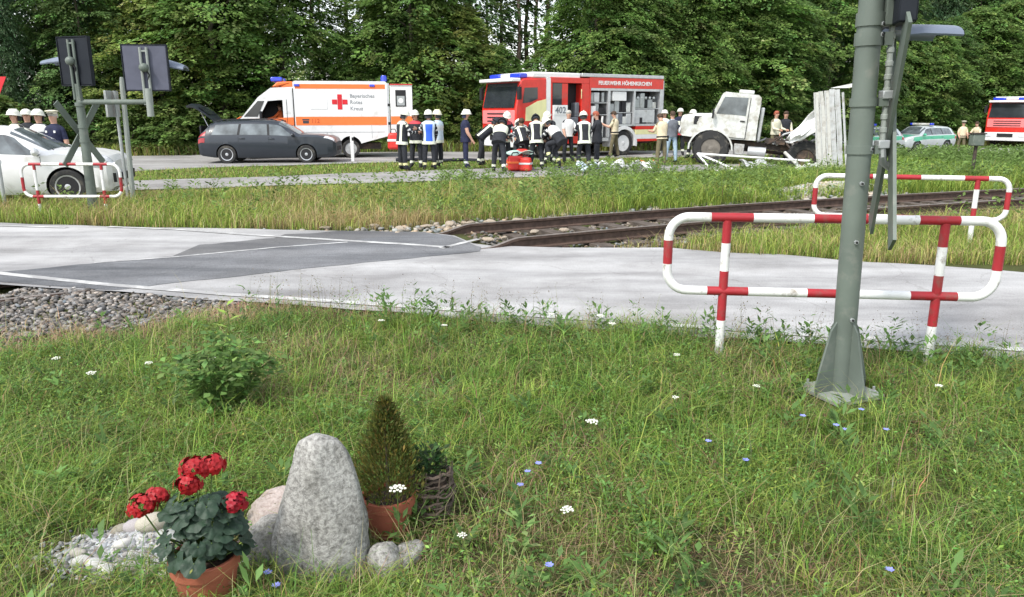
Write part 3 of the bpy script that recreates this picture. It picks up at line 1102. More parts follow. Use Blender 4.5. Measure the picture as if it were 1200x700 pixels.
# leafy weeds in the verge, thick to the right of the crossing
nw = 3400
Y = 12 + 12 * R.random(nw)
X = R.uniform(-11, 15, nw)
dens = ss((X - .3) / 1.5) * (track_d(X, Y) > 1.8) * (Y < np.where(X > 4.3, 20.8, 22.6)) + .10 + .55 * np.exp(-((X + 1.0) / 1.3) ** 2) * (Y > 13)
k = verge_ok(X, Y) & (R.random(nw) < dens)
X, Y = X[k], Y[k]
hw = R.uniform(.25, .62, len(X)) * (.75 + .5 * fnoise(X, Y, 1.5, 61))
rep = np.repeat(np.arange(len(X)), 26)
m_ = len(rep)
t = R.random(m_) ** .8
a = R.uniform(0, 2 * PI, m_)
rad = .17 * (1.1 - t) * R.random(m_) + .02
P_ = np.stack([X[rep] + np.cos(a) * rad, Y[rep] + np.sin(a) * rad, gz(X, Y)[rep] + hw[rep] * t], -1)
D = np.stack([np.cos(a), np.sin(a), R.normal(.35, .35, m_)], -1)
Nn = np.stack([R.normal(0, .4, m_), R.normal(0, .4, m_), np.ones(m_)], -1)
base = (np.array((.185, .275, .075))[None] * np.exp(R.normal(0, .22, (len(X), 1))))[rep]
cc = np.clip(base * np.exp(R.normal(0, .2, (m_, 1))), .01, .5)
wd = leaves('verge_weeds', P_, D, Nn, R.uniform(.06, .13, m_), R.uniform(.03, .06, m_), cc)
tag(wd, kind='stuff')
# strip of grass between path and road, and under the truck
n = 120000
X = R.uniform(-22, 34, n)
lo_ = np.where(X < 7, path_hi(X) - .1, 22.5)
lo_ = np.where(X > 12, 18 + 0 * X, lo_)
hi_ = np.where(X < -5.5, r2_lo(X) - .1, r2_lo(X) + .1)
Y = lo_ + (hi_ - lo_) * R.random(n)
wash = (fnoise(X, Y, 1.4, 73) > .60) & (X > 5) & (X < 12)
k = (np.abs(X) < .74 * Y + 1.5) & (hi_ > lo_) & ~wash
X, Y = X[k], Y[k]
tall = ss((X - 9) / 4)
H = R.gamma(6, .013, len(X)) * (1 + 2.2 * tall)
cc = np.where((R.random(len(X)) < .5)[:, None], YGREEN * 1.1, GREEN * 1.1) * np.exp(R.normal(0, .25, (len(X), 1)))
cc = np.where((R.random(len(X)) < .25 * (1 - tall))[:, None], mixcol(len(X), STRAW, .2), cc)
sg = blades('strip_grass', X, Y, gz(X, Y), H, R.uniform(.012, .024, len(X)), np.clip(cc, .01, .6), .3, .5)
tag(sg, kind='stuff')
nw = 2600
X = R.uniform(9, 30, nw)
Y = R.uniform(19, 38, nw)
k = (np.abs(X) < .74 * Y + 1.5) & (Y < r2_lo(X) - 1) & (Y > track_y(X) + 2.2) & (R.random(nw) < .35 + .65 * ss((X - 13) / 4)) & ~((X < 13.2) & (Y > 21) & (Y < 30))
X, Y = X[k], Y[k]
rep = np.repeat(np.arange(len(X)), 22)
m_ = len(rep)
t = R.random(m_) ** .8
a = R.uniform(0, 2 * PI, m_)
rad = .28 * (1.1 - t) * R.random(m_) + .03
hw = R.uniform(.3, .75, len(X))
P_ = np.stack([X[rep] + np.cos(a) * rad, Y[rep] + np.sin(a) * rad, gz(X, Y)[rep] + hw[rep] * t], -1)
D = np.stack([np.cos(a), np.sin(a), R.normal(.35, .35, m_)], -1)
Nn = np.stack([R.normal(0, .4, m_), R.normal(0, .4, m_), np.ones(m_)], -1)
cc = (np.array((.165, .255, .07))[None] * np.exp(R.normal(0, .2, (len(X), 1))))[rep] * np.exp(R.normal(0, .2, (m_, 1)))
wd2 = leaves('field_weeds', P_, D, Nn, R.uniform(.10, .2, m_), R.uniform(.05, .09, m_), np.clip(cc, .01, .5))
tag(wd2, kind='stuff')


# ------------------------------------------------------------------ leafy bush in the meadow
def bush(name, x, y, h, rx, ry, nleaf, col, label, cat, lsz=(.035, .07), stems=14):
    t_ = thing(name, label, cat, (x, y, gzf(x, y)))
    mb = MB()
    pts_all = []
    for i in range(stems):
        a_ = random.uniform(0, 2 * PI)
        r_ = math.sqrt(random.random())
        tip = Vector((math.cos(a_) * rx * r_, math.sin(a_) * ry * r_, h * (1.0 - .45 * r_) * random.uniform(.75, 1.05)))
        base_ = Vector((math.cos(a_) * .06, math.sin(a_) * .06, -.02))
        mid = base_.lerp(tip, .5) + Vector((0, 0, h * .12))
        mb.tube([base_, mid, tip], [.005, .004, .002], M_stemg, n=5)
        for _ in range(nleaf // stems):
            u = random.uniform(.12, 1)
            p = base_.lerp(mid, u * 2) if u < .5 else mid.lerp(tip, u * 2 - 1)
            pts_all.append((p.x + random.gauss(0, .035), p.y + random.gauss(0, .035), p.z + random.gauss(0, .03), a_))
    mb.build('stems', t_)
    A_ = np.array(pts_all)
    n_ = len(A_)
    aa = A_[:, 3] + R.normal(0, 1.2, n_)
    D_ = np.stack([np.cos(aa), np.sin(aa), R.normal(-.05, .35, n_)], -1)
    N_ = np.stack([R.normal(0, .3, n_), R.normal(-.1, .3, n_), np.ones(n_)], -1)
    lo_ = leaves('foliage', A_[:, :3], D_, N_, R.uniform(*lsz, n_), R.uniform(*lsz, n_) * .6, mixcol(n_, col, .25, .07), parent=t_)
    lo_['kind'] = 'stuff'
    return t_


bush('leafy_bush', -1.78, 4.46, .66, .35, .27, 1250, (.17, .28, .08), 'low leafy green bush growing in the meadow in front of the ballast', 'bush', (.035, .08), 30)
b = thing('young_shoot', 'thin pale green shoot with pointed leaves rising above the leafy bush', 'plant', (-1.86, 4.85, gzf(-1.86, 4.85)))
mb = MB()
mb.tube([(0, 0, 0), (.01, 0, .3), (.0, 0, .60)], [.005, .004, .002], M_stemg, n=5)
mb.build('stem', b)
for i, (hz0, a_) in enumerate([(.60, 1.2), (.58, 4.0), (.54, 2.6), (.50, .3), (.45, 3.4), (.40, 5.2), (.36, 1.9), (.30, .2)]):
    mb = MB()
    d = Vector((math.cos(a_), math.sin(a_) * .6, .45))
    s_ = Vector((-math.sin(a_), math.cos(a_), 0)) * .018
    p0 = Vector((0, 0, hz0))
    mb.add([p0, p0 + d * .045 - s_, p0 + d * .10 + Vector((0, 0, -.01)), p0 + d * .045 + s_], [(0, 1, 2, 3)], mat('shoot_leaf', (.22, .33, .05), .5, var=.15))
    mb.build('leaf', b, smooth=0)


# ------------------------------------------------------------------ meadow flowers
def flower_umbel(x, y, h, r, m, label):
    t_ = thing('white_flower', label, 'flower', (x, y, gzf(x, y)), random.uniform(0, 6), 'white wild flowers in the meadow')
    mb = MB()
    lx, ly = random.uniform(-.03, .03), random.uniform(-.03, .03)
    mb.tube([(0, 0, 0), (lx * .4, ly * .4, h * .6), (lx, ly, h)], [.0025, .002, .0015], M_stemg, n=4)
    mb.build('stem', t_)
    mb = MB()
    for i in range(16):
        a_ = i * 2.4
        q_ = math.sqrt((i + .5) / 16) * r
        mb.ell((lx + q_ * math.cos(a_), ly + q_ * math.sin(a_), h + .006 - q_ * .25 + random.uniform(-.003, .003)), (r * .22, r * .22, r * .10), m, 6, 3)
    mb.build('flower_head', t_)


M_fw = mat('umbel_white', (.80, .80, .70), .8, var=.08)
M_fb = mat('chicory_blue', (.27, .30, .75), .7, var=.12)
for x, y, h, r in [(0.46, 3.98, .16, .034), (0.66, 5.6, .33, .03), (0.76, 5.45, .30, .028), (0.26, 3.05, .12, .03), (-2.72, 4.75, .18, .03), (-2.45, 4.9, .19, .026), (-2.05, 5.05, .17, .024), (1.52, 4.5, .16, .022), (-1.05, 5.9, .20, .025), (-0.5, 5.7, .22, .024), (0.95, 4.2, .2, .02), (-3.1, 5.0, .2, .026), (-0.48, 2.93, .30, .034), (2.55, 4.35, .22, .022), (1.1, 4.9, .25, .022), (-0.2, 2.86, .12, .02), (0.3, 5.75, .3, .025)]:
    flower_umbel(x, y, h, r, M_fw, 'small flat white flower head on a thin stem in the grass')
for x, y, h in [(1.78, 3.95, .14), (1.98, 4.1, .17), (1.83, 3.92, .12), (1.62, 3.98, .18), (0.14, 3.5, .14), (0.08, 3.42, .13), (0.03, 3.35, .10), (1.46, 2.62, .10), (0.15, 2.62, .14), (1.18, 3.55, .12), (-.93, 2.62, .10), (-.9, 2.56, .08), (1.02, 3.7, .15), (2.05, 3.9, .13)]:
    t_ = thing('blue_flower', 'small pale blue wild flower among the grass', 'flower', (x, y, gzf(x, y)), random.uniform(0, 6), 'blue wild flowers in the meadow')
    mb = MB()
    mb.tube([(0, 0, 0), (.01, 0, h)], [.002, .0015], M_stemg, n=4)
    mb.build('stem', t_)
    mb = MB()
    for i in range(9):
        a_ = i * 2 * PI / 9
        d = Vector((math.cos(a_), math.sin(a_), .25 + .1 * math.sin(i * 3)))
        s_ = Vector((-math.sin(a_), math.cos(a_), 0)) * .005
        p0 = Vector((.01, 0, h))
        mb.add([p0, p0 + d * .012 - s_, p0 + d * .019, p0 + d * .012 + s_], [(0, 1, 2, 3)], M_fb)
    mb.build('flower_head', t_, smooth=0)


# ------------------------------------------------------------------ the standing stone and its surroundings
def granite(name, c0, c1, c2):
    m = bpy.data.materials.new(name)
    m.use_nodes = True
    N, L = m.node_tree.nodes, m.node_tree.links
    b_ = N['Principled BSDF']
    b_.inputs['Roughness'].default_value = .85
    b_.inputs['Specular IOR Level'].default_value = .25
    tc = N.new('ShaderNodeTexCoord')
    n1 = N.new('ShaderNodeTexNoise')
    n1.inputs['Scale'].default_value = 55
    n1.inputs['Detail'].default_value = 5
    n1.inputs['Roughness'].default_value = .75
    L.new(tc.outputs['Object'], n1.inputs['Vector'])
    rp = N.new('ShaderNodeValToRGB')
    e = rp.color_ramp.elements
    e[0].position, e[0].color = .36, (*c0, 1)
    e[1].position, e[1].color = .62, (*c2, 1)
    e.new(.48).color = (*c1, 1)
    L.new(n1.outputs['Fac'], rp.inputs['Fac'])
    n2 = N.new('ShaderNodeTexNoise')
    n2.inputs['Scale'].default_value = 7
    n2.inputs['Detail'].default_value = 7
    L.new(tc.outputs['Object'], n2.inputs['Vector'])
    r2 = N.new('ShaderNodeValToRGB')
    r2.color_ramp.elements[0].position = .35
    r2.color_ramp.elements[0].color = (.62, .62, .6, 1)
    r2.color_ramp.elements[1].position = .6
    L.new(n2.outputs['Fac'], r2.inputs['Fac'])
    mx = N.new('ShaderNodeMix')
    mx.data_type = 'RGBA'
    mx.blend_type = 'MULTIPLY'
    mx.inputs[0].default_value = .8
    L.new(rp.outputs['Color'], mx.inputs[6])
    L.new(r2.outputs['Color'], mx.inputs[7])
    L.new(mx.outputs[2], b_.inputs['Base Color'])
    bp = N.new('ShaderNodeBump')
    bp.inputs['Strength'].default_value = .9
    bp.inputs['Distance'].default_value = .012
    L.new(n1.outputs['Fac'], bp.inputs['Height'])
    L.new(bp.outputs[0], b_.inputs['Normal'])
    return m


M_granite = granite('granite', (.19, .185, .17), (.34, .33, .31), (.50, .49, .46))
M_sand = granite('pink_sandstone', (.42, .34, .30), (.54, .45, .41), (.62, .54, .50))


def rock(name, rings, seed, amp, m, label, cat, loc, rz=0, group=None, sub=4, cuts=()):
    """rings: (z, half width x, half depth y, shift x, shift y) from bottom to top"""
    bm = bmesh.new()
    bmesh.ops.create_icosphere(bm, subdivisions=sub, radius=1)
    zs = [r[0] for r in rings]
    for v in bm.verts:
        c = v.co.copy()
        z = zs[0] + (zs[-1] - zs[0]) * (c.z * .5 + .5)
        hw, hd, sxx, syy = [float(np.interp(z, zs, [r[i] for r in rings])) for i in (1, 2, 3, 4)]
        q_ = math.hypot(c.x, c.y)
        if q_ > 1e-6:
            ex = (abs(c.x / q_) ** 2.6 + abs(c.y / q_) ** 2.6) ** (-1 / 2.6)   # squarish section
            full = min(1, q_ / math.sqrt(max(1e-6, 1 - c.z * c.z)) if abs(c.z) < .999 else 0)
            cap = min(1.0, (1 - abs(c.z)) / .10) ** .5
            ux, uy = c.x / q_ * ex * cap, c.y / q_ * ex * cap
        else:
            ux = uy = 0
        n_ = fnoise(c.x * 2 + c.z, c.y * 2 - c.z * 1.3, 1.0, seed) - .5
        n2 = fnoise(c.x * 7 + c.z * 5, c.y * 7 - c.z * 6, 1.0, seed + 9) - .5
        k_ = 1 + amp * 2.0 * float(n_) + amp * .55 * float(n2)
        v.co = Vector((ux * hw * k_ + sxx, uy * hd * k_ + syy, z + amp * .05 * float(n2)))
        for ca, cb_, cc_, cd in cuts:        # broken facets
            nn = Vector((ca, cb_, cc_)).normalized()
            e_ = v.co.dot(nn) - cd - .006 * float(n2)
            if e_ > 0:
                v.co -= nn * e_ * .88
    me = bpy.data.meshes.new(name)
    bm.to_mesh(me)
    bm.free()
    me.materials.append(m)
    me.shade_smooth()
    me.set_sharp_from_angle(angle=math.radians(38))
    o = bpy.data.objects.new(name, me)
    col_link(o)
    o.location = loc
    o.rotation_euler = (0, 0, rz)
    return tag(o, label, cat, group)


rock('standing_stone', [(-.08, .20, .125, .0, 0), (.05, .195, .12, .0, 0), (.14, .182, .115, .006, 0), (.26, .158, .10, .010, .005), (.37, .136, .088, .012, .01), (.455, .108, .072, .010, .012), (.495, .088, .062, .008, .012), (.525, .066, .05, .004, .012), (.545, .04, .035, .0, .015)],
     3, .10, M_granite, 'upright grey granite stone with a rounded top standing beside the potted geranium', 'stone', (-.775, 2.82, 0), 0, cuts=((-.50, -.80, .34, .205), (.52, -.80, .28, .180), (.80, -.1, .60, .405), (-.72, -.1, .70, .430), (-.93, .2, .30, .275)))
rock('sandstone_slab', [(-.05, .15, .15, 0, 0), (.04, .15, .15, 0, 0), (.08, .14, .14, .01, .01), (.11, .11, .11, .02, .02), (.14, .05, .07, .02, .02)],
     8, .16, M_sand, 'pale pink flat stone lying behind the left side of the granite stone', 'stone', (-1.02, 3.10, 0), .3, sub=4, cuts=((.05, -.40, .9, .085), (-.8, -.35, .3, .125), (.2, -.95, .1, .115)))
rock('field_stone', [(-.04, .07, .06, 0, 0), (.03, .07, .06, 0, 0), (.07, .05, .045, 0, 0), (.10, .02, .02, 0, 0)], 5, .2, M_granite, 'lumpy grey stone at the right foot of the granite stone', 'stone', (-.515, 2.79, 0), .5, sub=3, cuts=((-.5, -.6, .6, .055), (.6, -.5, .5, .055), (0, .2, 1, .075)))
rock('field_stone', [(-.03, .08, .05, 0, 0), (.02, .08, .05, 0, 0), (.045, .06, .035, 0, 0), (.06, .02, .015, 0, 0)], 11, .2, M_granite, 'low flat grey stone between the granite stone and the conifer pot', 'stone', (-.43, 2.86, 0), 1.2, sub=3, cuts=((-.5, -.4, .8, .045), (.3, .3, .9, .04)))
rock('field_stone', [(-.03, .10, .07, 0, 0), (.05, .10, .07, 0, 0), (.12, .08, .055, 0, 0), (.17, .03, .03, 0, 0)], 14, .2, M_granite, 'broken grey stone between the geranium and the granite stone', 'stone', (-.995, 2.86, 0), .2, sub=3)
# fine white gravel of the little bed
n = 4200
X = R.normal(-1.61, .15, n)
Y = R.normal(2.92, .075, n)
hh = .10 * np.exp(-((X + 1.52) / .2) ** 2 - ((Y - 2.96) / .12) ** 2)
stones('white_gravel', X, Y, gz(X, Y) + hh + .005, R.uniform(.004, .014, n) * (1 + .6 * (R.random(n) < .12)), greys(n, .14, .50, .03))
PEB = []
for i in range(3):
    bm = bmesh.new()
    bmesh.ops.create_icosphere(bm, subdivisions=2, radius=1)
    for v in bm.verts:
        c = v.co
        v.co = c * (1 + .22 * float(fnoise(c.x * 1.5 + i * 7, c.y * 1.5 + c.z, 1, 4 + i) - .5))
    PEB.append(bm)
pebbles = [(-1.485, 2.90, .052, (.40, .37, .30), 'largest beige pebble'), (-1.39, 2.84, .042, (.36, .37, .35), 'smooth grey green pebble'), (-1.575, 2.93, .040, (.34, .31, .31), 'mauve grey pebble behind the largest beige one'),
           (-1.68, 3.00, .032, (.27, .25, .20), 'brown pebble lying apart behind the gravel'), (-1.50, 2.72, .030, (.42, .38, .38), 'pinkish pebble at the front edge'), (-1.43, 2.70, .034, (.46, .43, .41), 'pale striped pebble at the front edge'),
           (-1.335, 2.68, .032, (.62, .60, .53), 'cream white pebble nearest the terracotta pot'), (-1.36, 2.74, .036, (.42, .42, .42), 'mid grey pebble beside the cream one'), (-1.60, 2.71, .030, (.58, .56, .54), 'whitish pebble at the front left'),
           (-1.66, 2.745, .032, (.50, .49, .48), 'light grey pebble at the left edge'), (-1.73, 2.77, .030, (.46, .45, .43), 'pale grey pebble at the far left edge'), (-1.49, 3.02, .034, (.52, .50, .47), 'pale pebble at the back of the gravel'),
           (-1.40, 3.01, .030, (.62, .61, .58), 'white pebble at the back beside the leaves'), (-1.58, 2.83, .028, (.55, .53, .50), 'small whitish pebble in the middle'), (-1.29, 2.80, .036, (.40, .40, .40), 'grey pebble against the terracotta pot'), (-1.78, 2.83, .026, (.44, .41, .36), 'small tan pebble left of the gravel')]
for i, (x, y, r, c, lb) in enumerate(pebbles):
    bm = PEB[i % 3].copy()
    me = bpy.data.meshes.new('pebble')
    bm.to_mesh(me)
    bm.free()
    me.shade_smooth()
    me.materials.append(mat('pebble_%d' % i, c, .75, var=.18, scale=14, bump=.15))
    o = bpy.data.objects.new('pebble', me)
    col_link(o)
    x, y, r = x - .05, y + .06, r * 1.1
    zz_ = .10 * math.exp(-((x + 1.52) / .2) ** 2 - ((y - 2.96) / .12) ** 2)
    o.scale = (r * 1.3, r * .9, r * .7)
    o.rotation_euler = (random.uniform(-.2, .2), random.uniform(-.2, .2), random.uniform(-.6, .6))
    zz_ = .10 * math.exp(-((x + 1.52) / .2) ** 2 - ((y - 2.96) / .12) ** 2)
    o.location = (x, y, gzf(x, y) + zz_ + r * .42 + .006)
    tag(o, lb + ' of the white gravel bed', 'pebble', 'pebbles of the white gravel bed')


# ------------------------------------------------------------------ pots
def pot(t_, r, h, m=None):
    mb = MB()
    mb.lathe([(r * .70, 0), (r * .72, .004), (r * .93, h * .74), (r * .93, h * .75), (r * 1.0, h * .76), (r * 1.02, h * .98), (r * .99, h), (r * .92, h), (r * .89, h * .8), (r * .3, h * .79)], 32, M_terra)
    mb.build('pot', t_, smooth=30)
    mb = MB()
    mb.lathe([(r * .895, h * .82), (r * .6, h * .87), (r * .1, h * .88)], 20, M_soil)
    mb.build('soil', t_, smooth=0)


ger = thing('potted_geranium', 'red flowering geranium with dark round leaves in a terracotta pot', 'potted plant', (-1.15, 2.56, -.03))
pot(ger, .125, .215)
M_gleaf = mat('geranium_leaf', (.022, .046, .026), .55, var=.35, scale=18, spec=.35, bump=.2, bscale=50)


def ger_leaf(seed, r):
    mb = MB()
    rr = random.Random(seed)
    n_ = 27
    cen = (0, 0, -.006)
    ring1, ring2 = [], []
    for i in range(n_):
        a_ = -PI / 2 + .28 + (2 * PI - .56) * i / (n_ - 1)
        lob = 1 + .10 * abs(math.cos((a_ + PI / 2) * 3.5)) + .03 * rr.random()
        wave = .10 * math.sin(a_ * 5 + seed) * r
        ring1.append((math.cos(a_) * r * .55, math.sin(a_) * r * .55 + r * .25, .004 + wave * .3))
        ring2.append((math.cos(a_) * r * lob, math.sin(a_) * r * lob + r * .25, wave - r * .10))
    vs = [cen] + ring1 + ring2
    fs = []
    for i in range(n_ - 1):
        fs.append((0, 1 + i, 2 + i))
        fs.append((1 + i, 1 + n_ + i, 2 + n_ + i, 2 + i))
    mb.add(vs, fs, M_gleaf)
    return mb.mesh('leaf')


GL = [ger_leaf(i, .027 + .006 * (i % 3)) for i in range(5)]
for me in GL:
    me.shade_smooth()
gst = MB()
rg = random.Random(5)
for i in range(96):
    a_ = i * 2.399
    t_h = i / 96
    rad = .03 + .125 * math.sqrt(rg.random()) * (1.1 - .55 * t_h)
    z = .262 + .18 * t_h + rg.uniform(-.02, .02) - rad * .22 * (t_h < .35)
    z = max(.245, z - .30 * math.sin(a_) * rad)
    p = Vector((math.cos(a_) * rad + .01, math.sin(a_) * rad * .9, z))
    o = bpy.data.objects.new('leaf', GL[i % 5])
    col_link(o)
    o.parent = ger
    o.location = p
    tilt = .25 + 3.4 * rad + rg.uniform(-.4, .4)
    o.rotation_euler = Matrix.Rotation(a_ - PI / 2, 3, 'Z').to_euler()
    o.rotation_euler = (Matrix.Rotation(a_ - PI / 2, 3, 'Z') @ Matrix.Rotation(-tilt, 3, 'X') @ Matrix.Rotation(rg.uniform(-.4, .4), 3, 'Y')).to_euler()
    s_ = rg.uniform(.85, 1.15)
    o.scale = (s_, s_, s_)
    gst.tube([(0, 0, .17), (p.x * .4, p.y * .4, (.17 + z) / 2 - .01), p], [.004, .003, .002], M_stemg, n=5)
gst.build('stems', ger)
M_pet = [mat('petal_red', (.30, .006, .010), .55, var=.2, scale=40), mat('petal_scarlet', (.33, .008, .012), .55, var=.2, scale=40), mat('petal_crimson', (.30, .006, .018), .55, var=.2, scale=40)]
for hi_i, (hx, hy, hz0, r, pm) in enumerate([(-.01, .02, .55, .048, 0), (.045, .04, .555, .042, 1), (-.02, -.025, .51, .040, 0), (-.195, -.03, .425, .046, 1), (-.155, .01, .445, .036, 0), (.135, 0, .425, .042, 2)]):
    mb = MB()
    rr = random.Random(hi_i)
    for i in range(34):
        u = rr.uniform(-.55, 1)
        ph = rr.uniform(0, 2 * PI)
        d = Vector((math.cos(ph) * math.sqrt(1 - u * u), math.sin(ph) * math.sqrt(1 - u * u), u))
        c_ = Vector((hx, hy, hz0)) + Vector((d.x * 1.12, d.y, d.z * .8)) * r * rr.uniform(.55, 1.12)
        t1 = d.orthogonal().normalized()
        t2 = d.cross(t1)
        for kx in range(5):
            aa = kx * 2 * PI / 5 + i
            w_ = t1 * math.cos(aa) + t2 * math.sin(aa)
            s_ = d.cross(w_) * .0075
            mb.add([c_, c_ + w_ * .010 - s_ + d * .003, c_ + w_ * .0195 - s_ * .5 + d * .001, c_ + w_ * .0195 + s_ * .5 + d * .001, c_ + w_ * .010 + s_ + d * .003], [(0, 1, 2, 3, 4)], M_pet[pm])
    o = mb.build('flower_head', ger, smooth=0, recalc=False)
    mb = MB()
    mb.tube([(hx * .25, hy * .25, .25), (hx * .75, hy * .75, hz0 - .12), (hx, hy, hz0 - .015)], [.0035, .003, .003], M_stemg, n=5)
    for i in range(8):
        aa = i * .8
        mb.tube([(hx, hy, hz0 - .02), (hx + math.cos(aa) * r * .6, hy + math.sin(aa) * r * .6, hz0 - .004)], .0012, M_stemg, n=4)
    mb.build('flower_stalk', ger)

con = thing('potted_conifer', 'small olive green cone shaped conifer in a terracotta pot', 'potted plant', (-.545, 3.08, -.03))
pot(con, .118, .185)
mb = MB()
mb.tube([(0, 0, .12), (0, 0, .58)], [.012, .004], M_bark, n=6)
mb.build('trunk', con)
n = 6500
u = R.random(n) ** .85
zz = .17 + .45 * u
rad = np.interp(u, [0, .15, .4, .8, 1], [.125, .145, .115, .05, .012]) * (.25 + .75 * np.sqrt(R.random(n))) * (1 + .25 * np.sin(R.uniform(0, 6, n)))
a = R.uniform(0, 2 * PI, n)
P_ = np.stack([np.cos(a) * rad, np.sin(a) * rad, zz], -1)
D = np.stack([np.cos(a) * .55, np.sin(a) * .55, np.full(n, 1.0) + R.normal(0, .35, n)], -1) + R.normal(0, .25, (n, 3))
cc = np.where((R.random(n) < .35)[:, None], mixcol(n, (.20, .175, .045), .25), mixcol(n, (.125, .155, .042), .25))
fo = leaves('foliage', P_, D, R.normal(0, 1, (n, 3)), R.uniform(.015, .04, n), R.uniform(.004, .010, n), cc, parent=con)
fo['kind'] = 'stuff'

bas = thing('wicker_basket', 'round woven twig basket holding a small green plant beside the conifer', 'basket', (-.37, 3.2, -.03))
for i in range(15):
    mb = MB()
    z = .015 + i * .0155 + .004 * math.sin(i * 5)
    r = .085 + .018 * math.sin(i * .21) + .006 * math.sin(i * 3.7)
    pts = [(r * math.cos(j * PI / 12) + .004 * math.sin(j * 2.5 + i), r * math.sin(j * PI / 12) + .004 * math.cos(j * 1.7 + i * 2), z + .007 * math.sin(j * 1.57 + i * PI) + .012 * math.sin(j * .52 + i * 2.1)) for j in range(24)]
    mb.tube(pts, .0048 if i < 13 else .007, M_wicker, n=5, closed=True)
    mb.build('woven_ring', bas)
for i in range(10):
    mb = MB()
    a_ = i * 2 * PI / 10
    mb.tube([(.078 * math.cos(a_), .078 * math.sin(a_), 0), (.098 * math.cos(a_ + .1), .098 * math.sin(a_ + .1), .13), (.10 * math.cos(a_ + .25), .10 * math.sin(a_ + .25), .27)], [.006, .006, .003], M_wicker, n=5)
    mb.build('upright_twig', bas)
mb = MB()
mb.lathe([(.075, .18), (.04, .2), (.005, .205)], 14, M_soil)
mb.build('soil', bas, smooth=0)
n = 260
a = R.uniform(0, 2 * PI, n)
rad = .07 * np.sqrt(R.random(n))
P_ = np.stack([np.cos(a) * rad, np.sin(a) * rad, R.uniform(.19, .34, n)], -1)
fo = leaves('foliage', P_, np.stack([np.cos(a), np.sin(a), R.uniform(.2, 1, n)], -1), np.stack([R.normal(0, .4, n), R.normal(0, .4, n), np.ones(n)], -1), R.uniform(.02, .05, n), R.uniform(.012, .025, n), mixcol(n, (.05, .10, .03), .3), parent=bas)
fo['kind'] = 'stuff'

# ------------------------------------------------------------------ red and white tube barriers
def barrier(label, loc, rz, span, eL, eR, zt, zb, r, red_t, red_b, red_v, post_red):
    t_ = thing('safety_barrier', label, 'barrier', loc, rz, 'red and white tube barriers')
    c_ = .15
    path = []
    x0, x1 = -eL, span + eR

    def line(a, b_):
        n_ = max(2, int((Vector(b_) - Vector(a)).length / .025))
        for i in range(n_):
            path.append(Vector(a).lerp(Vector(b_), i / n_))

    def arc(cx, cz, a0, a1):
        for i in range(8):
            a_ = a0 + (a1 - a0) * i / 8
            path.append(Vector((cx + c_ * math.cos(a_), 0, cz + c_ * math.sin(a_))))
    line((x0 + c_, 0, zt), (x1 - c_, 0, zt))
    arc(x1 - c_, zt - c_, PI / 2, 0)
    line((x1, 0, zt - c_), (x1, 0, zb + c_))
    arc(x1 - c_, zb + c_, 0, -PI / 2)
    line((x1 - c_, 0, zb), (x0 + c_, 0, zb))
    arc(x0 + c_, zb + c_, -PI / 2, -PI)
    line((x0, 0, zb + c_), (x0, 0, zt - c_))
    arc(x0 + c_, zt - c_, PI, PI / 2)
    n_ = len(path)

    def fm(i, j):
        p = (path[i] + path[(i + 1) % n_]) / 2
        if abs(p.z - zt) < .01:
            return M_barr if any(a <= p.x <= b_ for a, b_ in red_t) else M_barw
        if abs(p.z - zb) < .01:
            return M_barr if any(a <= p.x <= b_ for a, b_ in red_b) else M_barw
        if p.x < x0 + .01 or p.x > x1 - .01:
            return M_barr if red_v[0] <= p.z <= red_v[1] else M_barw
        return M_barw
    mb = MB()
    mb.tube(path, r, M_barw, n=14, closed=True, fm=fm)
    mb.build('rail_loop', t_, smooth=60)
    for px in (0, span):
        mb = MB()
        zs = sorted(set([-.25, zt - r * .6] + [z for a in post_red for z in a if z < zt - r]))
        pts = [(px, .0, z) for z in zs]

        def fm2(i, j):
            z = (zs[i] + zs[i + 1]) / 2
            return M_barr if any(a <= z <= b_ for a, b_ in post_red) else M_barw
        mb.tube(pts, r * .97, M_barw, n=14, fm=fm2)
        mb.build('post', t_, smooth=60)
    return t_


barrier('red and white tube barrier in the near grass behind the big grey green pole', (1.585, 5.62, -.03), math.atan2(-.17, 1.51), 1.52, .42, .39, 1.06, .505, .034,
        [(-.13, .18), (.60, .98), (1.34, 1.62)], [(-.13, .19), (.61, .88), (1.34, 1.66)], (.71, .89), [(.87, 1.2), (.28, .66)])
barrier('red and white tube barrier beyond the railway track on the right', (4.95, 11.1, -.05), math.atan2(-.38, 1.47), 1.55, .55, .40, .93, .36, .036,
        [(-.1, .2), (.42, .82), (1.38, 1.68)], [(-.1, .2), (.5, .8), (1.35, 1.7)], (.52, .76), [(.78, 1.2), (.28, .52)])
barrier('small red and white tube barrier beside the front wheel of the white car', (-8.48, 13.79, -.03), 0.0, 1.19, .24, .32, .90, .33, .027,
        [(-.10, .14), (.45, .76), (1.06, 1.30)], [(-.08, .10), (1.10, 1.28)], (.42, .68), [(.80, 1.2), (.20, .44)])


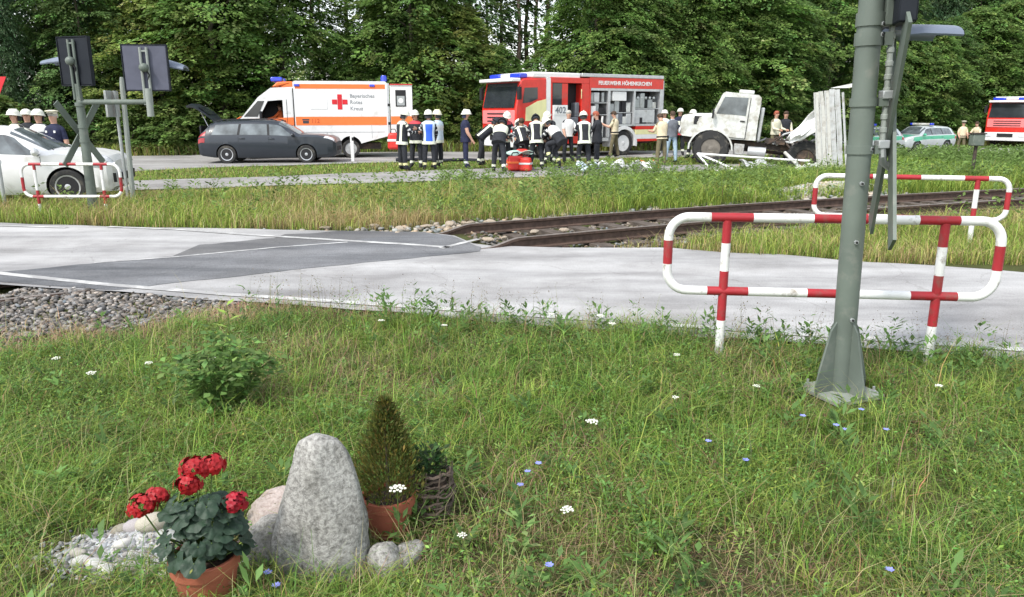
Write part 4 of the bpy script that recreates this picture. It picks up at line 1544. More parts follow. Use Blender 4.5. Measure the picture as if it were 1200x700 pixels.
# ------------------------------------------------------------------ St Andrew's crosses
def cross_boards(t_, c, u, arm, half, w=.11, front=M_barw):
    """two crossed boards in the plane of Z and the level direction u, centred on c"""
    u = Vector(u).normalized()
    nrm = Vector((0, 0, 1)).cross(u) * -1
    for sg in (1, -1):
        d = (u * sg * half[0] + Vector((0, 0, half[1])))
        L_ = d.length
        d.normalize()
        s_ = nrm.cross(d)
        mb = MB()
        M = Matrix((( *d, ), (*s_, ), (*nrm, ))).transposed().to_4x4()
        M.translation = Vector(c) + nrm * (.012 * sg)
        th = .010
        b_ = [(-L_, -w / 2), (L_, -w / 2), (L_, w / 2), (-L_, w / 2)]
        vs = [(x, y, z) for z in (-th, th) for x, y in b_]
        mb.add(vs, [(3, 2, 1, 0), (4, 5, 6, 7), (0, 1, 5, 4), (1, 2, 6, 5), (2, 3, 7, 6), (3, 0, 4, 7)], [arm, front, arm, arm, arm, arm], M)
        mb.build('cross_board', t_, smooth=0)


# the big pole in the foreground
pole = thing('signal_pole', 'tall grey green crossing signal pole with gusseted base plate in the near grass', 'signal pole', (2.16, 4.77, -.02))
pole.rotation_euler = (0, math.radians(-1.4), 0)
mb = MB()
mb.tube([(0, 0, -.02), (0, 0, 4.6)], .070, M_pole, n=28)
mb.build('post', pole, smooth=50)
mb = MB()
mb.box((0, 0, .015), (.38, .38, .03), M_polel, M=Matrix.Rotation(.35, 4, 'Z'))
mb.build('base_plate', pole, bevel=.004)
for i in range(4):
    mb = MB()
    mb.prism([(.067, .03), (.205, .03), (.205, .09), (.110, .44), (.067, .50)], -.006, .006, M_pole, axis='y', M=Matrix.Rotation(.35 + i * PI / 2, 4, 'Z'))
    mb.build('gusset', pole, smooth=0)
mb = MB()
for i in range(4):
    a_ = .35 + PI / 4 + i * PI / 2
    mb.lathe([(.016, .03), (.016, .05), (.009, .05), (.009, .075), (.001, .076)], 6, M_galv, M=Matrix.Translation((.20 * math.cos(a_), .20 * math.sin(a_), 0)))
bo = mb.build('anchor_bolts', pole, smooth=0)
for z in (1.86, 1.58, 2.33, 2.22):
    mb = MB()
    h = .05 if z < 2 else .075
    mb.lathe([(.069, z - h / 2), (.079, z - h / 2), (.079, z + h / 2), (.069, z + h / 2)], 28, M_pole)
    mb.box((.10, -.03, z), (.05, .03, h), M_pole)
    mb.build('clamp', pole, smooth=40)
for z, a_ in ((1.38, -1.6), (1.02, -1.65), (.52, -1.45), (2.30, -.9), (2.24, -.9), (1.585, -.95)):
    mb = MB()
    d = Vector((math.cos(a_), math.sin(a_), 0))
    p = d * .069 + Vector((0, 0, z))
    mb.tube([p, p + d * .014], .014, M_galv, n=6)
    mb.tube([p + d * .014, p + d * .02], .008, M_black, n=6)
    mb.build('bolt', pole, smooth=0)
mb = MB()
for i in range(9):
    z = 1.60 + i * .077
    mb.lathe([(.017, z), (.022, z + .004), (.022, z + .03), (.017, z + .034), (.017, z + .077)], 12, M_polel, M=Matrix.Translation((.125, -.02, 0)))
mb.build('insulator_column', pole, smooth=40)
mb = MB()
mb.tube([(.125, -.02, 2.3), (.12, -.02, 2.5), (.09, 0, 2.7)], .018, M_polel, n=10)
mb.build('cable_conduit', pole)
mb = MB()
mb.tube([(.115, -.03, 1.63), (.13, -.03, 1.54), (.15, .0, 1.50), (.205, .02, 1.465)], .022, M_galv, n=8)
mb.build('bracket_arm', pole)
mb = MB()
mb.box((.125, -.02, 1.61), (.07, .07, .05), M_galv)
mb.build('mounting_block', pole, bevel=.006)
mb = MB()
mb.box((.125, -.02, 1.9), (.07, .07, .05), M_galv)
mb.build('mounting_block', pole, bevel=.006)
sg_u = (.30, .95, 0)
cross_boards(pole, (.205, .06, 1.68), sg_u, M_pole, (.38, .64), .17)
# signal box and hood at the top of the pole
sb = MB()
Mx = Matrix.Translation((.20, .08, 2.78)) @ Matrix.Rotation(math.atan2(.95, .30), 4, 'Z')
sb.box((0, 0, 0), (.72, .10, .98), M_panelb, M=Mx)
sgb = sb.build('signal_board', pole, bevel=.01)
sb = MB()
sb.box((0, 0, 0), (.50, .02, .02), M_polel, M=Mx @ Matrix.Translation((0, .06, -.3)))
sb.box((.0, .06, .0), (.05, .03, .9), M_polel, M=Mx)
sb.build('board_bracket', pole)
sb = MB()
rings = []
for k_, (dx_, zc) in enumerate([(0, 0), (.10, .006), (.24, .0), (.34, -.006)]):
    rg_ = []
    for i in range(11):
        a_ = PI * i / 10
        rg_.append((.18 + dx_, .10 + .20 * math.cos(a_) * (1 - .12 * k_ / 3), 2.235 + zc + .065 * math.sin(a_)))
    for i in range(10, -1, -1):
        a_ = PI * i / 10
        rg_.append((.18 + dx_, .10 + .19 * math.cos(a_) * (1 - .12 * k_ / 3), 2.225 + zc + .050 * math.sin(a_)))
    rings.append(rg_)
sb.loft(rings, M_visor)
sb.build('lamp_hood', pole, smooth=40)
sb = MB()
sb.box((.09, -.01, 2.50), (.05, .10, .42), M_pole)
sb.build('junction_box', pole, bevel=.008)

# the signal pole across the road
lp = thing('signal_pole', 'grey green signal pole carrying two square sign backs beside the white car', 'signal pole', (-7.65, 14.03, -.03))
lp.rotation_euler = (0, 0, 0)
mb = MB()
mb.tube([(0, 0, 0), (.0, 0, 1.95)], [.088, .068], M_pole, n=18)
mb.tube([(0, 0, 1.95), (0, 0, 2.28)], .055, M_pole, n=18)
mb.build('post', lp, smooth=50)
mb = MB()
for z in (1.3, 1.55, 1.93):
    mb.lathe([(.07, z - .03), (.086, z - .03), (.086, z + .03), (.07, z + .03)], 18, M_pole)
mb.build('clamp', lp)


def sign_back(cx, cz, w, h, ang, m, hood_sg, pipe_m):
    M = Matrix.Translation((cx, 0, cz)) @ Matrix.Rotation(ang, 4, 'Z')
    mb = MB()
    mb.box((0, 0, 0), (w, .05, h), m, M=M)
    bd = mb.build('sign_board', lp, bevel=.012)
    mb = MB()
    fr = .014
    for sx_ in (-1, 1):
        mb.box((sx_ * (w / 2 + fr / 2 + .001), 0, 0), (fr, .075, h + 2 * fr), M_panelb, M=M)
        mb.box((0, 0, sx_ * (h / 2 + fr / 2 + .001)), (w - .002, .072, fr), M_panelb, M=M)
    mb.build('frame', bd)
    mb = MB()
    for dx_ in (-.055, .055):
        mb.tube([(dx_, -.06, -h / 2 - .25), (dx_, -.06, h / 2 - .04)], .024, pipe_m, n=8, M=M)
    mb.box((0, -.055, h / 2 - .10), (.15, .03, .03), pipe_m, M=M)
    mb.build('bracket_tubes', lp)
    mb = MB()
    mb.ell((0, -.12, .0), (.085, .07, .075), M_pole, 12, 8, M=M)
    mb.tube([(0, -.10, 0), (.07, -.09, -.12), (.03, -.06, -.22)], .014, M_black, n=6, M=M)
    mb.build('cable_gland', lp)
    mb = MB()
    rings = []
    for k_, dd in enumerate((0, .2, .42, .62) if hood_sg < 0 else (0, .1, .2, .27)):
        rings.append([(hood_sg * (w * .5 + dd - .04), .24 + .17 * math.cos(PI * i / 8), .03 - .015 * k_ + .12 * math.sin(PI * i / 8) * (1 - .14 * k_)) for i in range(9)] +
                     [(hood_sg * (w * .5 + dd - .04), .24 + .16 * math.cos(PI * i / 8), .01 - .015 * k_ + .09 * math.sin(PI * i / 8) * (1 - .14 * k_)) for i in range(8, -1, -1)])
    mb.loft(rings, M_visor, M=M)
    mb.build('lamp_hood', lp, smooth=40)


sign_back(0.02, 2.66, .66, .80, -.32, M_panelb, -1, M_pole)
sign_back(1.24, 2.55, .74, .76, .10, M_panelg, 1, M_polel)
mb = MB()
mb.tube([(0, -.02, 1.97), (1.24, -.06, 1.97)], .045, M_pole, n=10)
mb.tube([(1.26, -.06, 1.72), (1.26, -.06, 2.2)], .058, M_polel, n=12)
mb.build('cross_arm', lp)
cross_boards(lp, (-.13, .14, 1.42), (-.30, -.95, 0), M_pole, (.44, .54), .12)

sp = thing('round_post', 'slim pale grey post standing alone just right of the left signal pole', 'post', (-7.68, 15.6, -.03))
mb = MB()
mb.tube([(0, 0, 0), (.05, 0, 2.36), (.05, 0, 2.46)], [.052, .048, .03], M_polel, n=10)
mb.build('shaft', sp)
mb = MB()
mb.tube([(-.11, .02, 0), (-.13, .02, 2.2)], .032, M_galv, n=8)
mb.build('shaft', sp)
mb = MB()
mb.box((-.20, .03, 1.95), (.045, .55, .50), M_galv, M=Matrix.Rotation(.06, 4, 'Z'))
mb.build('edge_on_plate', sp, bevel=.006)

gw = thing('give_way_sign', 'red bordered triangular give way sign cut by the left edge of the picture', 'road sign', (-9.60, 14.5, -.03), -.1)
mb = MB()
mb.tube([(0, .04, 0), (0, .04, 2.5)], .035, M_galv, n=10)
mb.build('post', gw)
tri = [(-.45, 2.42), (.45, 2.42), (0, 1.64)]


def tri_s(k_):
    cx, cz = 0, 2.16
    return [(cx + (a - cx) * k_, cz + (b_ - cz) * k_) for a, b_ in tri]


mb = MB()
mb.prism(tri_s(1.0), -.012, .0, M_redx, axis='y')
mb.build('red_border', gw, smooth=0)
mb = MB()
mb.prism(tri_s(.62), -.016, -.0125, M_white, axis='y')
mb.build('white_centre', gw, smooth=0)

bx = thing('relay_box', 'small dark box on a thin post in the weeds at the right', 'signal box', (12.1, 20.4, gzf(12.1, 20.4)))
mb = MB()
mb.tube([(0, 0, 0), (0, 0, .95)], .045, M_chassis, n=8)
mb.build('post', bx)
mb = MB()
mb.box((0, 0, 1.08), (.30, .22, .30), M_pole)
mb.build('box', bx, bevel=.02)
mb = MB()
mb.box((0, 0, 1.245), (.34, .26, .03), M_chassis)
mb.build('lid', bx)

rb = thing('rail_marker', 'small white round marker on the face of the near rail', 'marker', (4.55, 12.80, -.03))
mb = MB()
mb.lathe([(.0, 0), (.05, .005), (.062, .035), (.055, .07), (.02, .085), (0.001, .086)], 14, M_white)
mb.build('cap', rb)
mb = MB()
mb.tube([(0, 0, -.12), (0, 0, .02)], .02, M_galv, n=8)
mb.build('stem', rb)


# ------------------------------------------------------------------ text
def text_part(name, s, size, M, m, parent, ext=.004, bold=0.0, align='LEFT'):
    cu = bpy.data.curves.new(name, 'FONT')
    cu.body = s
    cu.size = size
    cu.extrude = ext
    cu.offset = bold
    cu.align_x = align
    cu.resolution_u = 2
    to = bpy.data.objects.new(name, cu)
    col_link(to)
    bpy.context.view_layer.update()
    me = bpy.data.meshes.new_from_object(to.evaluated_get(bpy.context.evaluated_depsgraph_get()))
    bpy.data.objects.remove(to)
    me.transform(M)
    me.materials.clear()
    me.materials.append(m)
    o = bpy.data.objects.new(name, me)
    col_link(o)
    if parent is not None:
        o.parent = parent
    return o


# matrix for lettering on a vehicle's left side: reads from front (s small) to rear, facing +y
def side_text_M(x, y, z, left=True):
    # text x axis -> local -x when seen from +y
    return Matrix.Translation((x, y, z)) @ Matrix(((-1, 0, 0, 0), (0, 0, 1, 0), (0, 1, 0, 0), (0, 0, 0, 1)))


# ------------------------------------------------------------------ wheels
def wheel(parent, x, y, z, r, w, spokes=5, rim=M_rim, rr=.66, deep=True, tread=0, outer=1):
    mb = MB()
    M = Matrix.Translation((x, y, z)) @ Matrix.Rotation(-PI / 2 * outer, 4, 'X')     # local z -> outward
    q_ = rr * r
    prof = [(q_, -w / 2), (r * .93, -w / 2), (r, -w * .36), (r, w * .36), (r * .93, w / 2), (q_ * 1.03, w / 2), (q_, w * .42)]
    mb.lathe(prof, 28, M_tyre, M=M, cap=False)
    if tread:
        for i in range(tread):
            a_ = 2 * PI * i / tread
            for sg in (-1, 1):
                mb.box((r * 1.005, 0, sg * w * .24), (r * .06, r * 2 * PI / tread * .5, w * .46), M_tyre, M=M @ Matrix.Rotation(a_ + sg * .05, 4, 'Z') )
    wo = mb.build('wheel', parent, smooth=40)
    mb = MB()
    mb.lathe([(q_ * .99, w * .42), (q_ * .93, w * .40), (q_ * .86, w * .28), (q_ * .2, w * .22), (.01, w * .22)], 24, rim if spokes == 0 else M_dark, M=M)
    if spokes:
        mb.lathe([(q_ * .995, w * .30), (q_ * .995, w * .45), (q_ * .88, w * .43), (q_ * .86, w * .30)], 24, rim, M=M, cap=False)
        for i in range(spokes):
            a_ = 2 * PI * i / spokes
            mb.box((q_ * .50, 0, w * .36), (q_ * .90, q_ * .26, w * .08), rim, M=M @ Matrix.Rotation(a_, 4, 'Z'))
        mb.lathe([(q_ * .24, w * .34), (q_ * .24, w * .44), (q_ * .15, w * .46), (.01, w * .46)], 14, rim, M=M)
    else:
        mb.lathe([(q_ * .34, w * .22), (q_ * .32, w * .40), (q_ * .18, w * .46), (.01, w * .46)], 14, rim, M=M)
        for i in range(8):
            a_ = 2 * PI * i / 8
            mb.lathe([(q_ * .06, w * .22), (q_ * .06, w * .27), (.002, w * .275)], 6, M_chassis, M=M @ Matrix.Translation((q_ * .52 * math.cos(a_), q_ * .52 * math.sin(a_), 0)))
    mb.build('rim', wo, smooth=40)
    return wo


def bool_cut(o, cutters):
    bpy.context.view_layer.update()
    tmp = []
    for c in cutters:
        me = c.mesh('cutter')
        co = bpy.data.objects.new('cutter', me)
        col_link(co)
        co.matrix_world = o.matrix_world
        tmp.append(co)
        md = o.modifiers.new('cut', 'BOOLEAN')
        md.operation = 'DIFFERENCE'
        md.object = co
        md.solver = 'EXACT'
        md.material_mode = 'TRANSFER'
    bpy.context.view_layer.update()
    me = bpy.data.meshes.new_from_object(o.evaluated_get(bpy.context.evaluated_depsgraph_get()))
    old = o.data
    o.modifiers.clear()
    o.data = me
    for co in tmp:
        bpy.data.objects.remove(co)
    me.set_sharp_from_angle(angle=math.radians(32))


# ------------------------------------------------------------------ cars
class Car:
    ST = np.array([
        # x, zb, wl, wb, zbelt, wr, zr
        (-2.27, .42, .70, .74, .70, .64, .80),
        (-2.24, .30, .80, .84, .84, .72, .93),
        (-2.14, .26, .84, .88, .92, .72, 1.05),
        (-1.86, .22, .87, .90, .94, .66, 1.38),
        (-1.72, .20, .87, .90, .94, .645, 1.42),
        (-1.2, .19, .87, .905, .935, .64, 1.462),
        (-.5, .19, .87, .905, .93, .63, 1.482),
        (.1, .19, .87, .905, .92, .625, 1.465),
        (.38, .19, .87, .905, .915, .62, 1.43),
        (.75, .19, .87, .90, .91, .66, 1.24),
        (1.12, .19, .87, .895, .90, .74, 1.00),
        (1.22, .19, .87, .89, .895, .76, .975),
        (1.7, .20, .86, .87, .85, .74, .93),
        (2.05, .21, .82, .83, .77, .68, .85),
        (2.22, .23, .74, .76, .68, .60, .76),
        (2.31, .30, .60, .62, .58, .48, .64)])

    def __init__(s, kx=1.0, kz=1.0, ky=1.0, st=None):
        a = np.array(st if st is not None else Car.ST)
        a[:, 0] *= kx
        a[:, [1, 4, 6]] *= kz
        a[:, [2, 3, 5]] *= ky
        s.a = a

    def half(s, x):
        c = [np.interp(x, s.a[:, 0], s.a[:, i]) for i in range(1, 7)]
        zb, wl_, wb, zbl, wr, zr = c
        return [(0, zb), (wl_ - .07, zb), (wl_, zb + .10), (wb + .004, zb + (zbl - zb) * .62), (wb - .01, zbl), (wr + .02, zbl + .80 * (zr - zbl)), (wr - .10, zr - .012 - .02 * (zr - zbl)), (0, zr + .012)]

    def pt(s, x, j, sd):
        h = s.half(x)
        i = min(6, int(j))
        f = j - i
        return Vector((x, (h[i][0] * (1 - f) + h[i + 1][0] * f) * sd, h[i][1] * (1 - f) + h[i + 1][1] * f))

    def body(s, m, parent, wheels, wr_, name='body'):
        mb = MB()
        xs_ = np.unique(np.concatenate([s.a[:, 0], np.linspace(s.a[0, 0], s.a[-1, 0], 34)]))
        rings = []
        for x in xs_:
            h = s.half(x)
            rings.append([(x, y, z) for y, z in h] + [(x, -y, z) for y, z in h[-2:0:-1]])
        mb.loft(rings, m)
        o = mb.build(name, parent, smooth=32)
        cut = []
        for wx, wz in wheels:
            for sd in (-1, 1):
                c = MB()
                c.lathe([(wr_, .58), (wr_, 1.3)], 28, M_dark, M=Matrix.Translation((wx, 0, wz)) @ Matrix.Rotation(-PI / 2 * sd, 4, 'X'))
                cut.append(c)
        bool_cut(o, cut)
        return o

    def patch(s, mb, m, sd, j0, j1, b0, b1, t0, t1, off=.006, nx=8, nj=3):
        V = []
        for b_ in range(nj + 1):
            v = b_ / nj
            j = j0 + (j1 - j0) * v
            for a_ in range(nx + 1):
                u = a_ / nx
                x = (b0 + (b1 - b0) * u) * (1 - v) + (t0 + (t1 - t0) * u) * v
                p = s.pt(x, j, sd)
                e = .01
                dx_ = s.pt(x + e, j, sd) - s.pt(x - e, j, sd)
                dj = s.pt(x, min(6.999, j + .02), sd) - s.pt(x, max(0, j - .02), sd)
                n_ = dx_.cross(dj) * sd
                if n_.length > 1e-9:
                    n_.normalize()
                    if n_.y * sd < 0 and n_.z < 0:
                        n_ = -n_
                V.append(p + n_ * off)
        F = []
        for b_ in range(nj):
            for a_ in range(nx):
                i = b_ * (nx + 1) + a_
                F.append((i, i + 1, i + nx + 2, i + nx + 1))
        mb.add(V, F, m)

    def dress(s, t_, glass, trim, kx=1.0, body_col=None, sides=(-1, 1), belt=True, lamps=True):
        for sd in sides:
            for b0, b1, t0, t1 in ((.14, 1.00, .10, .50), (-.86, .06, -.82, .02), (-1.78, -.94, -1.66, -.90)):
                mb = MB()
                s.patch(mb, glass, sd, 4.10, 4.94, b0 * kx, b1 * kx, t0 * kx, t1 * kx)
                mb.build('side_window', t_, smooth=30, recalc=False)
            mb = MB()
            for b0, b1, t0, t1 in ((.065, .135, .025, .095), (-.935, -.865, -.895, -.825)):
                s.patch(mb, M_dark, sd, 4.10, 4.94, b0 * kx, b1 * kx, t0 * kx, t1 * kx, off=.004)
            s.patch(mb, M_dark, sd, 1.9, 2.25, -.95 * kx, .93 * kx, -.95 * kx, .93 * kx, off=.008)
            mb.build('window_pillar', t_, smooth=30, recalc=False)
            mb = MB()
            for xx in (.98, .10, -.90):
                s.patch(mb, M_dark, sd, 2.4, 3.96, xx * kx - .004, xx * kx + .004, xx * kx - .004, xx * kx + .004, off=.003, nx=1)
            mb.build('door_gap', t_, smooth=0, recalc=False)
            for xx in (.20, -.78):
                mb = MB()
                p = s.pt(xx * kx, 3.75, sd)
                mb.box(p + Vector((0, sd * .014, 0)), (.19, .03, .03), body_col)
                mb.build('door_handle', t_, bevel=.008)
            mb = MB()
            p = s.pt(.93 * kx, 4.15, sd)
            mb.ell(p + Vector((0, sd * .11, .05)), (.07, .11, .075), body_col, 10, 6)
            mb.box(p + Vector((0, sd * .02, .0)), (.05, .08, .03), M_dark)
            mb.build('side_mirror', t_)
        mb = MB()
        for sd in (-1, 1):
            s.patch(mb, glass, sd, 5.15, 7, 1.10 * kx, .42 * kx, 1.10 * kx, .40 * kx, nx=6)
        mb.build('windscreen', t_, smooth=30, recalc=False)
        if lamps:
            for sd in (-1, 1):
                mb = MB()
                s.patch(mb, M_lamp, sd, 4.0, 5.6, 1.92 * kx, 2.25 * kx, 1.98 * kx, 2.24 * kx, off=.006)
                mb.build('headlight', t_, smooth=30, recalc=False)
                mb = MB()
                s.patch(mb, M_taill, sd, 3.2, 4.7, -2.24 * kx, -2.02 * kx, -2.20 * kx, -1.98 * kx, off=.006)
                mb.build('tail_light', t_, smooth=30, recalc=False)
            mb = MB()
            x = 2.30 * kx
            h = s.half(x)
            mb.box((x + .005, 0, h[2][1] + .10), (.03, .86, .15), M_dark)
            mb.build('grille', t_, bevel=.01)


# estate car with its tailgate up
ec = thing('estate_car', 'dark grey estate car with its tailgate raised on the road', 'car', (-8.62, 28.1, 0), math.radians(4))
C1 = Car(1.03, 1.0)
C1.a[-5:, 6] += np.array([.02, .05, .08, .10, .10])
C1.a[-5:, 4] += np.array([.02, .05, .08, .10, .10])
C1.a[-2:, 2:4] += np.array([[.04], [.08]])
C1.body(M_estate, ec, [(-1.36, .31), (1.36, .31)], .365)
C1.dress(ec, M_glass_l, M_dark, 1.03, M_estate)
for wx in (-1.36, 1.36):
    for sd in (-1, 1):
        wheel(ec, wx, sd * .79, .315, .315, .21, 10, outer=sd, rr=.68)
mb = MB()
for sd in (-1, 1):
    mb.tube([(-1.7, sd * .56, 1.43), (-1.5, sd * .55, 1.49), (.1, sd * .55, 1.51), (.35, sd * .56, 1.46)], .017, M_dark, n=6)
mb.build('roof_rails', ec)
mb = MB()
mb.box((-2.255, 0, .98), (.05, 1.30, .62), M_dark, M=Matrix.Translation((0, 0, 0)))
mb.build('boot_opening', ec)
mb = MB()
rings = []
for x, z, w in ((-1.80, 1.47, .60), (-1.98, 1.66, .64), (-2.30, 1.90, .68), (-2.55, 2.02, .70), (-2.68, 1.98, .62)):
    rings.append([(x, -w, z - .03), (x, -w * .6, z + .01), (x, w * .6, z + .01), (x, w, z - .03), (x + .02, w * .95, z - .09), (x + .02, -w * .95, z - .09)])
mb.loft(rings, M_estate)
tg = mb.build('tailgate', ec, smooth=40)
mb = MB()
mb.add([(-1.95, -.50, 1.66), (-1.95, .50, 1.66), (-2.3, .56, 1.925), (-2.3, -.56, 1.925)], [(0, 1, 2, 3)], M_glass)
mb.build('rear_window', tg, smooth=0)
for sd in (-1, 1):
    mb = MB()
    mb.tube([(-1.95, sd * .58, 1.15), (-2.2, sd * .58, 1.74)], .012, M_chrome, n=6)
    mb.build('gas_strut', tg)

# white car at the left edge
wc = thing('white_car', 'white car cut off by the left edge of the picture behind the small barrier', 'car', (-10.28, 15.75, 0), math.radians(12))
C2 = Car(1.0, 1.02, 1.0)
C2.a[-6:, 6] += np.array([.03, .06, .08, .10, .14, .16])
C2.a[-6:, 4] += np.array([.03, .06, .08, .12, .14, .16])
C2.a[-3:, 2:4] += np.array([[.03], [.07], [.10]])
C2.a[-3:, 5] += np.array([.03, .07, .10])
C2.a[-4:, 0] = 1.4 + (C2.a[-4:, 0] - 1.4) * .88
C2.body(M_white, wc, [(-1.34, .34), (1.40, .34)], .385)
C2.dress(wc, M_glass_l, M_dark, 1.0, M_white)
for wx in (-1.34, 1.40):
    for sd in (-1, 1):
        wheel(wc, wx, sd * .79, .335, .335, .22, 6, outer=sd, rr=.70)
mb = MB()
mb.tube([(1.16, -.60, 1.03), (.85, -.25, 1.16), (.62, .15, 1.27)], .010, M_dark, n=5)
mb.tube([(1.16, .05, 1.06), (.85, .35, 1.18), (.66, .55, 1.24)], .010, M_dark, n=5)
mb.build('windscreen_wipers', wc)
mb = MB()
C2.patch(mb, M_dark, -1, 1.9, 3.0, 2.08, 2.26, 2.10, 2.26, off=.007)
C2.patch(mb, M_dark, 1, 1.9, 3.0, 2.08, 2.26, 2.10, 2.26, off=.007)
mb.build('bumper_intake', wc, smooth=0, recalc=False)
mb = MB()
C2.patch(mb, M_galv, -1, 3.25, 3.55, 1.88, 2.06, 1.88, 2.06, off=.007)
mb.build('wing_badge', wc, smooth=0, recalc=False)


# police estates
def police(label, loc, rz):
    t_ = thing('police_car', label, 'police car', loc, rz, 'green and silver police cars')
    c_ = Car(1.0, 1.0)
    c_.body(M_silverp, t_, [(-1.36, .32), (1.38, .32)], .375)
    for sd in (-1, 1):
        mb = MB()
        c_.patch(mb, M_greenp, sd, 2.3, 3.97, -.95, .97, -.95, .97, off=.004)
        mb.build('green_door_panel', t_, smooth=30, recalc=False)
        mb = MB()
        c_.patch(mb, M_greenp, sd, 3.0, 3.97, -2.1, -.96, -2.05, -.96, off=.004)
        mb.build('green_rear_panel', t_, smooth=30, recalc=False)
        mb = MB()
        c_.patch(mb, M_greenp, sd, 3.0, 3.97, 1.78, .99, 1.7, .99, off=.004)
        mb.build('green_wing_panel', t_, smooth=30, recalc=False)
    mb = MB()
    for sd in (-1, 1):
        c_.patch(mb, M_greenp, sd, 5.6, 7.0, 1.25, 2.10, 1.25, 2.15, off=.004)
    mb.build('green_bonnet', t_, smooth=30, recalc=False)
    c_.dress(t_, M_glass_l, M_dark, 1.0, M_greenp)
    for wx in (-1.36, 1.38):
        for sd in (-1, 1):
            wheel(t_, wx, sd * .79, .32, .32, .22, 5, outer=sd, rr=.66)
    mb = MB()
    mb.box((-.1, 0, 1.56), (.26, 1.10, .11), M_whited)
    lb = mb.build('light_bar', t_, bevel=.03)
    for sd in (-1, 1):
        mb = MB()
        mb.box((-.1, sd * .62, 1.56), (.26, .14, .12), M_blue)
        mb.build('blue_lamp', lb, bevel=.03)
    return t_


police('green and silver police car in full view with its nose to the left', (24.2, 46.6, gzf(24.2, 46.6) + .05), math.radians(180 + 28))
police('green and silver police car half hidden between the upright panel and the pole', (19.9, 44.5, gzf(19.9, 44.5) + .05), math.radians(180 + 22))


# ------------------------------------------------------------------ ambulance
am = thing('ambulance', 'white and orange ambulance with a red cross and its rear door open', 'ambulance', (-10.80, 29.55, .01), PI + math.radians(11))
# local: x forward (0 = nose, negative to the rear), y = 0 the left side, body towards -y
W_ = 2.08
mb = MB()
cabp = [(0, .38), (.04, .72), (-.02, 1.05), (-.18, 1.28), (-.62, 1.52), (-1.28, 2.28), (-1.75, 2.62), (-2.56, 2.66), (-2.56, .38)]
mb.prism(cabp, -W_ + .06, -.06, M_white)
cab = mb.build('cab', am, bevel=.05)
cab_me_fix = MB()
cab_me_fix.prism([(-1.30, 1.58), (-1.62, 2.14), (-2.16, 2.18), (-2.16, 1.50), (-1.4, 1.50)], -.95, .2, M_dark)
c2_ = MB()
c2_.lathe([(.42, .50), (.42, 1.4)], 26, M_dark, M=Matrix.Translation((-.98, -W_ / 2, .36)) @ Matrix.Rotation(-PI / 2, 4, 'X'))
cab.modifiers.clear()
bool_cut(cab, [cab_me_fix, c2_])
mb = MB()
mb.add([(-.66, -.18, 1.57), (-.66, -W_ + .18, 1.57), (-1.26, -W_ + .22, 2.275), (-1.26, -.22, 2.275)], [(0, 1, 2, 3)], M_glass)
ws = mb.build('windscreen', am, smooth=0)
for v in ws.data.vertices:
    v.co.x += .012
    v.co.z += .012
mb = MB()
mb.add([(-.72, -.052, 1.56), (-1.22, -.052, 1.56), (-1.50, -.052, 2.14), (-1.26, -.052, 2.14)], [(0, 1, 2, 3)], M_glass)
mb.build('quarter_window', am, smooth=0)
mb = MB()
mb.prism([(-1.32, 2.30), (-1.80, 2.66), (-2.02, 2.84), (-2.56, 2.86), (-2.56, 2.665), (-1.76, 2.63)], -W_ + .12, -.12, M_orange)
mb.build('roof_fairing', am, bevel=.03)
mb = MB()
mb.prism([(-1.1, 1.24), (-2.545, 1.24), (-2.545, 1.54), (-.66, 1.47)], -.056, -.05, M_orange)
mb.build('orange_stripe', am, smooth=0)
mb = MB()
mb.box((-.35, -W_ / 2, 1.44), (.5, W_ - .5, .02), M_orange, M=Matrix.Translation((0, 0, -.0)) @ Matrix.Translation((-.35, 0, 1.44)) @ Matrix.Rotation(math.radians(28), 4, 'Y') @ Matrix.Translation((.35, 0, -1.44)))
mb.build('bonnet_stripe', am)
mb = MB()
mb.box((-1.36, .10, 1.62), (.10, .18, .30), M_dark)
mb.build('side_mirror', am, bevel=.03)
mb = MB()
mb.prism([(-2.57, .50), (-2.57, 2.84), (-2.66, 2.88), (-6.02, 2.88), (-6.08, 2.82), (-6.08, .82), (-5.15, .58), (-4.9, .50)], -W_, 0, M_white)
box = mb.build('box_body', am, bevel=.03)
c3_ = MB()
c3_.lathe([(.43, .55), (.43, 1.4)], 26, M_dark, M=Matrix.Translation((-4.62, -W_ / 2, .40)) @ Matrix.Rotation(-PI / 2, 4, 'X'))
box.modifiers.clear()
bool_cut(box, [c3_])
mb = MB()
mb.box((-4.33, .003, 2.68), (3.36, .006, .17), M_orange)
mb.build('orange_stripe', am, smooth=0)
mb = MB()
mb.box((-4.325, .003, 1.40), (3.42, .006, .32), M_orange)
mb.build('orange_stripe', am, smooth=0)
mb = MB()
mb.box((-4.28, .006, 2.11), (.17, .012, .56), M_redx)
mb.box((-4.08 - .005, .006, 2.11), (.19, .0115, .18), M_redx)
mb.box((-4.48 + .005, .006, 2.11), (.19, .0115, .18), M_redx)
mb.build('red_cross', am, smooth=0)
for i, tx_ in enumerate(('Bayerisches', 'Rotes', 'Kreuz')):
    text_part('lettering', tx_, .20, side_text_M(-4.66, .004, 2.27 - i * .235), M_txt, am, bold=.002)
text_part('lettering', '112', .22, side_text_M(-3.17, .010, 1.33), mat('print_rust', (.55, .10, .03), .6), am)
mb = MB()
mb.box((-2.98, .008, 1.36), (.22, .006, .10), M_txtb)
mb.box((-2.98, .008, 1.45), (.26, .006, .05), M_txtb)
mb.build('telephone_symbol', am, smooth=0)
mb = MB()
mb.box((-2.56, -.02, 1.55), (.035, .06, 2.1), M_dark)
mb.build('cab_joint', am)
for xx in (-2.72, -5.52):
    mb = MB()
    mb.box((xx, .02, 2.72), (.20, .04, .09), M_blue)
    mb.build('side_marker_lamp', am, bevel=.015)
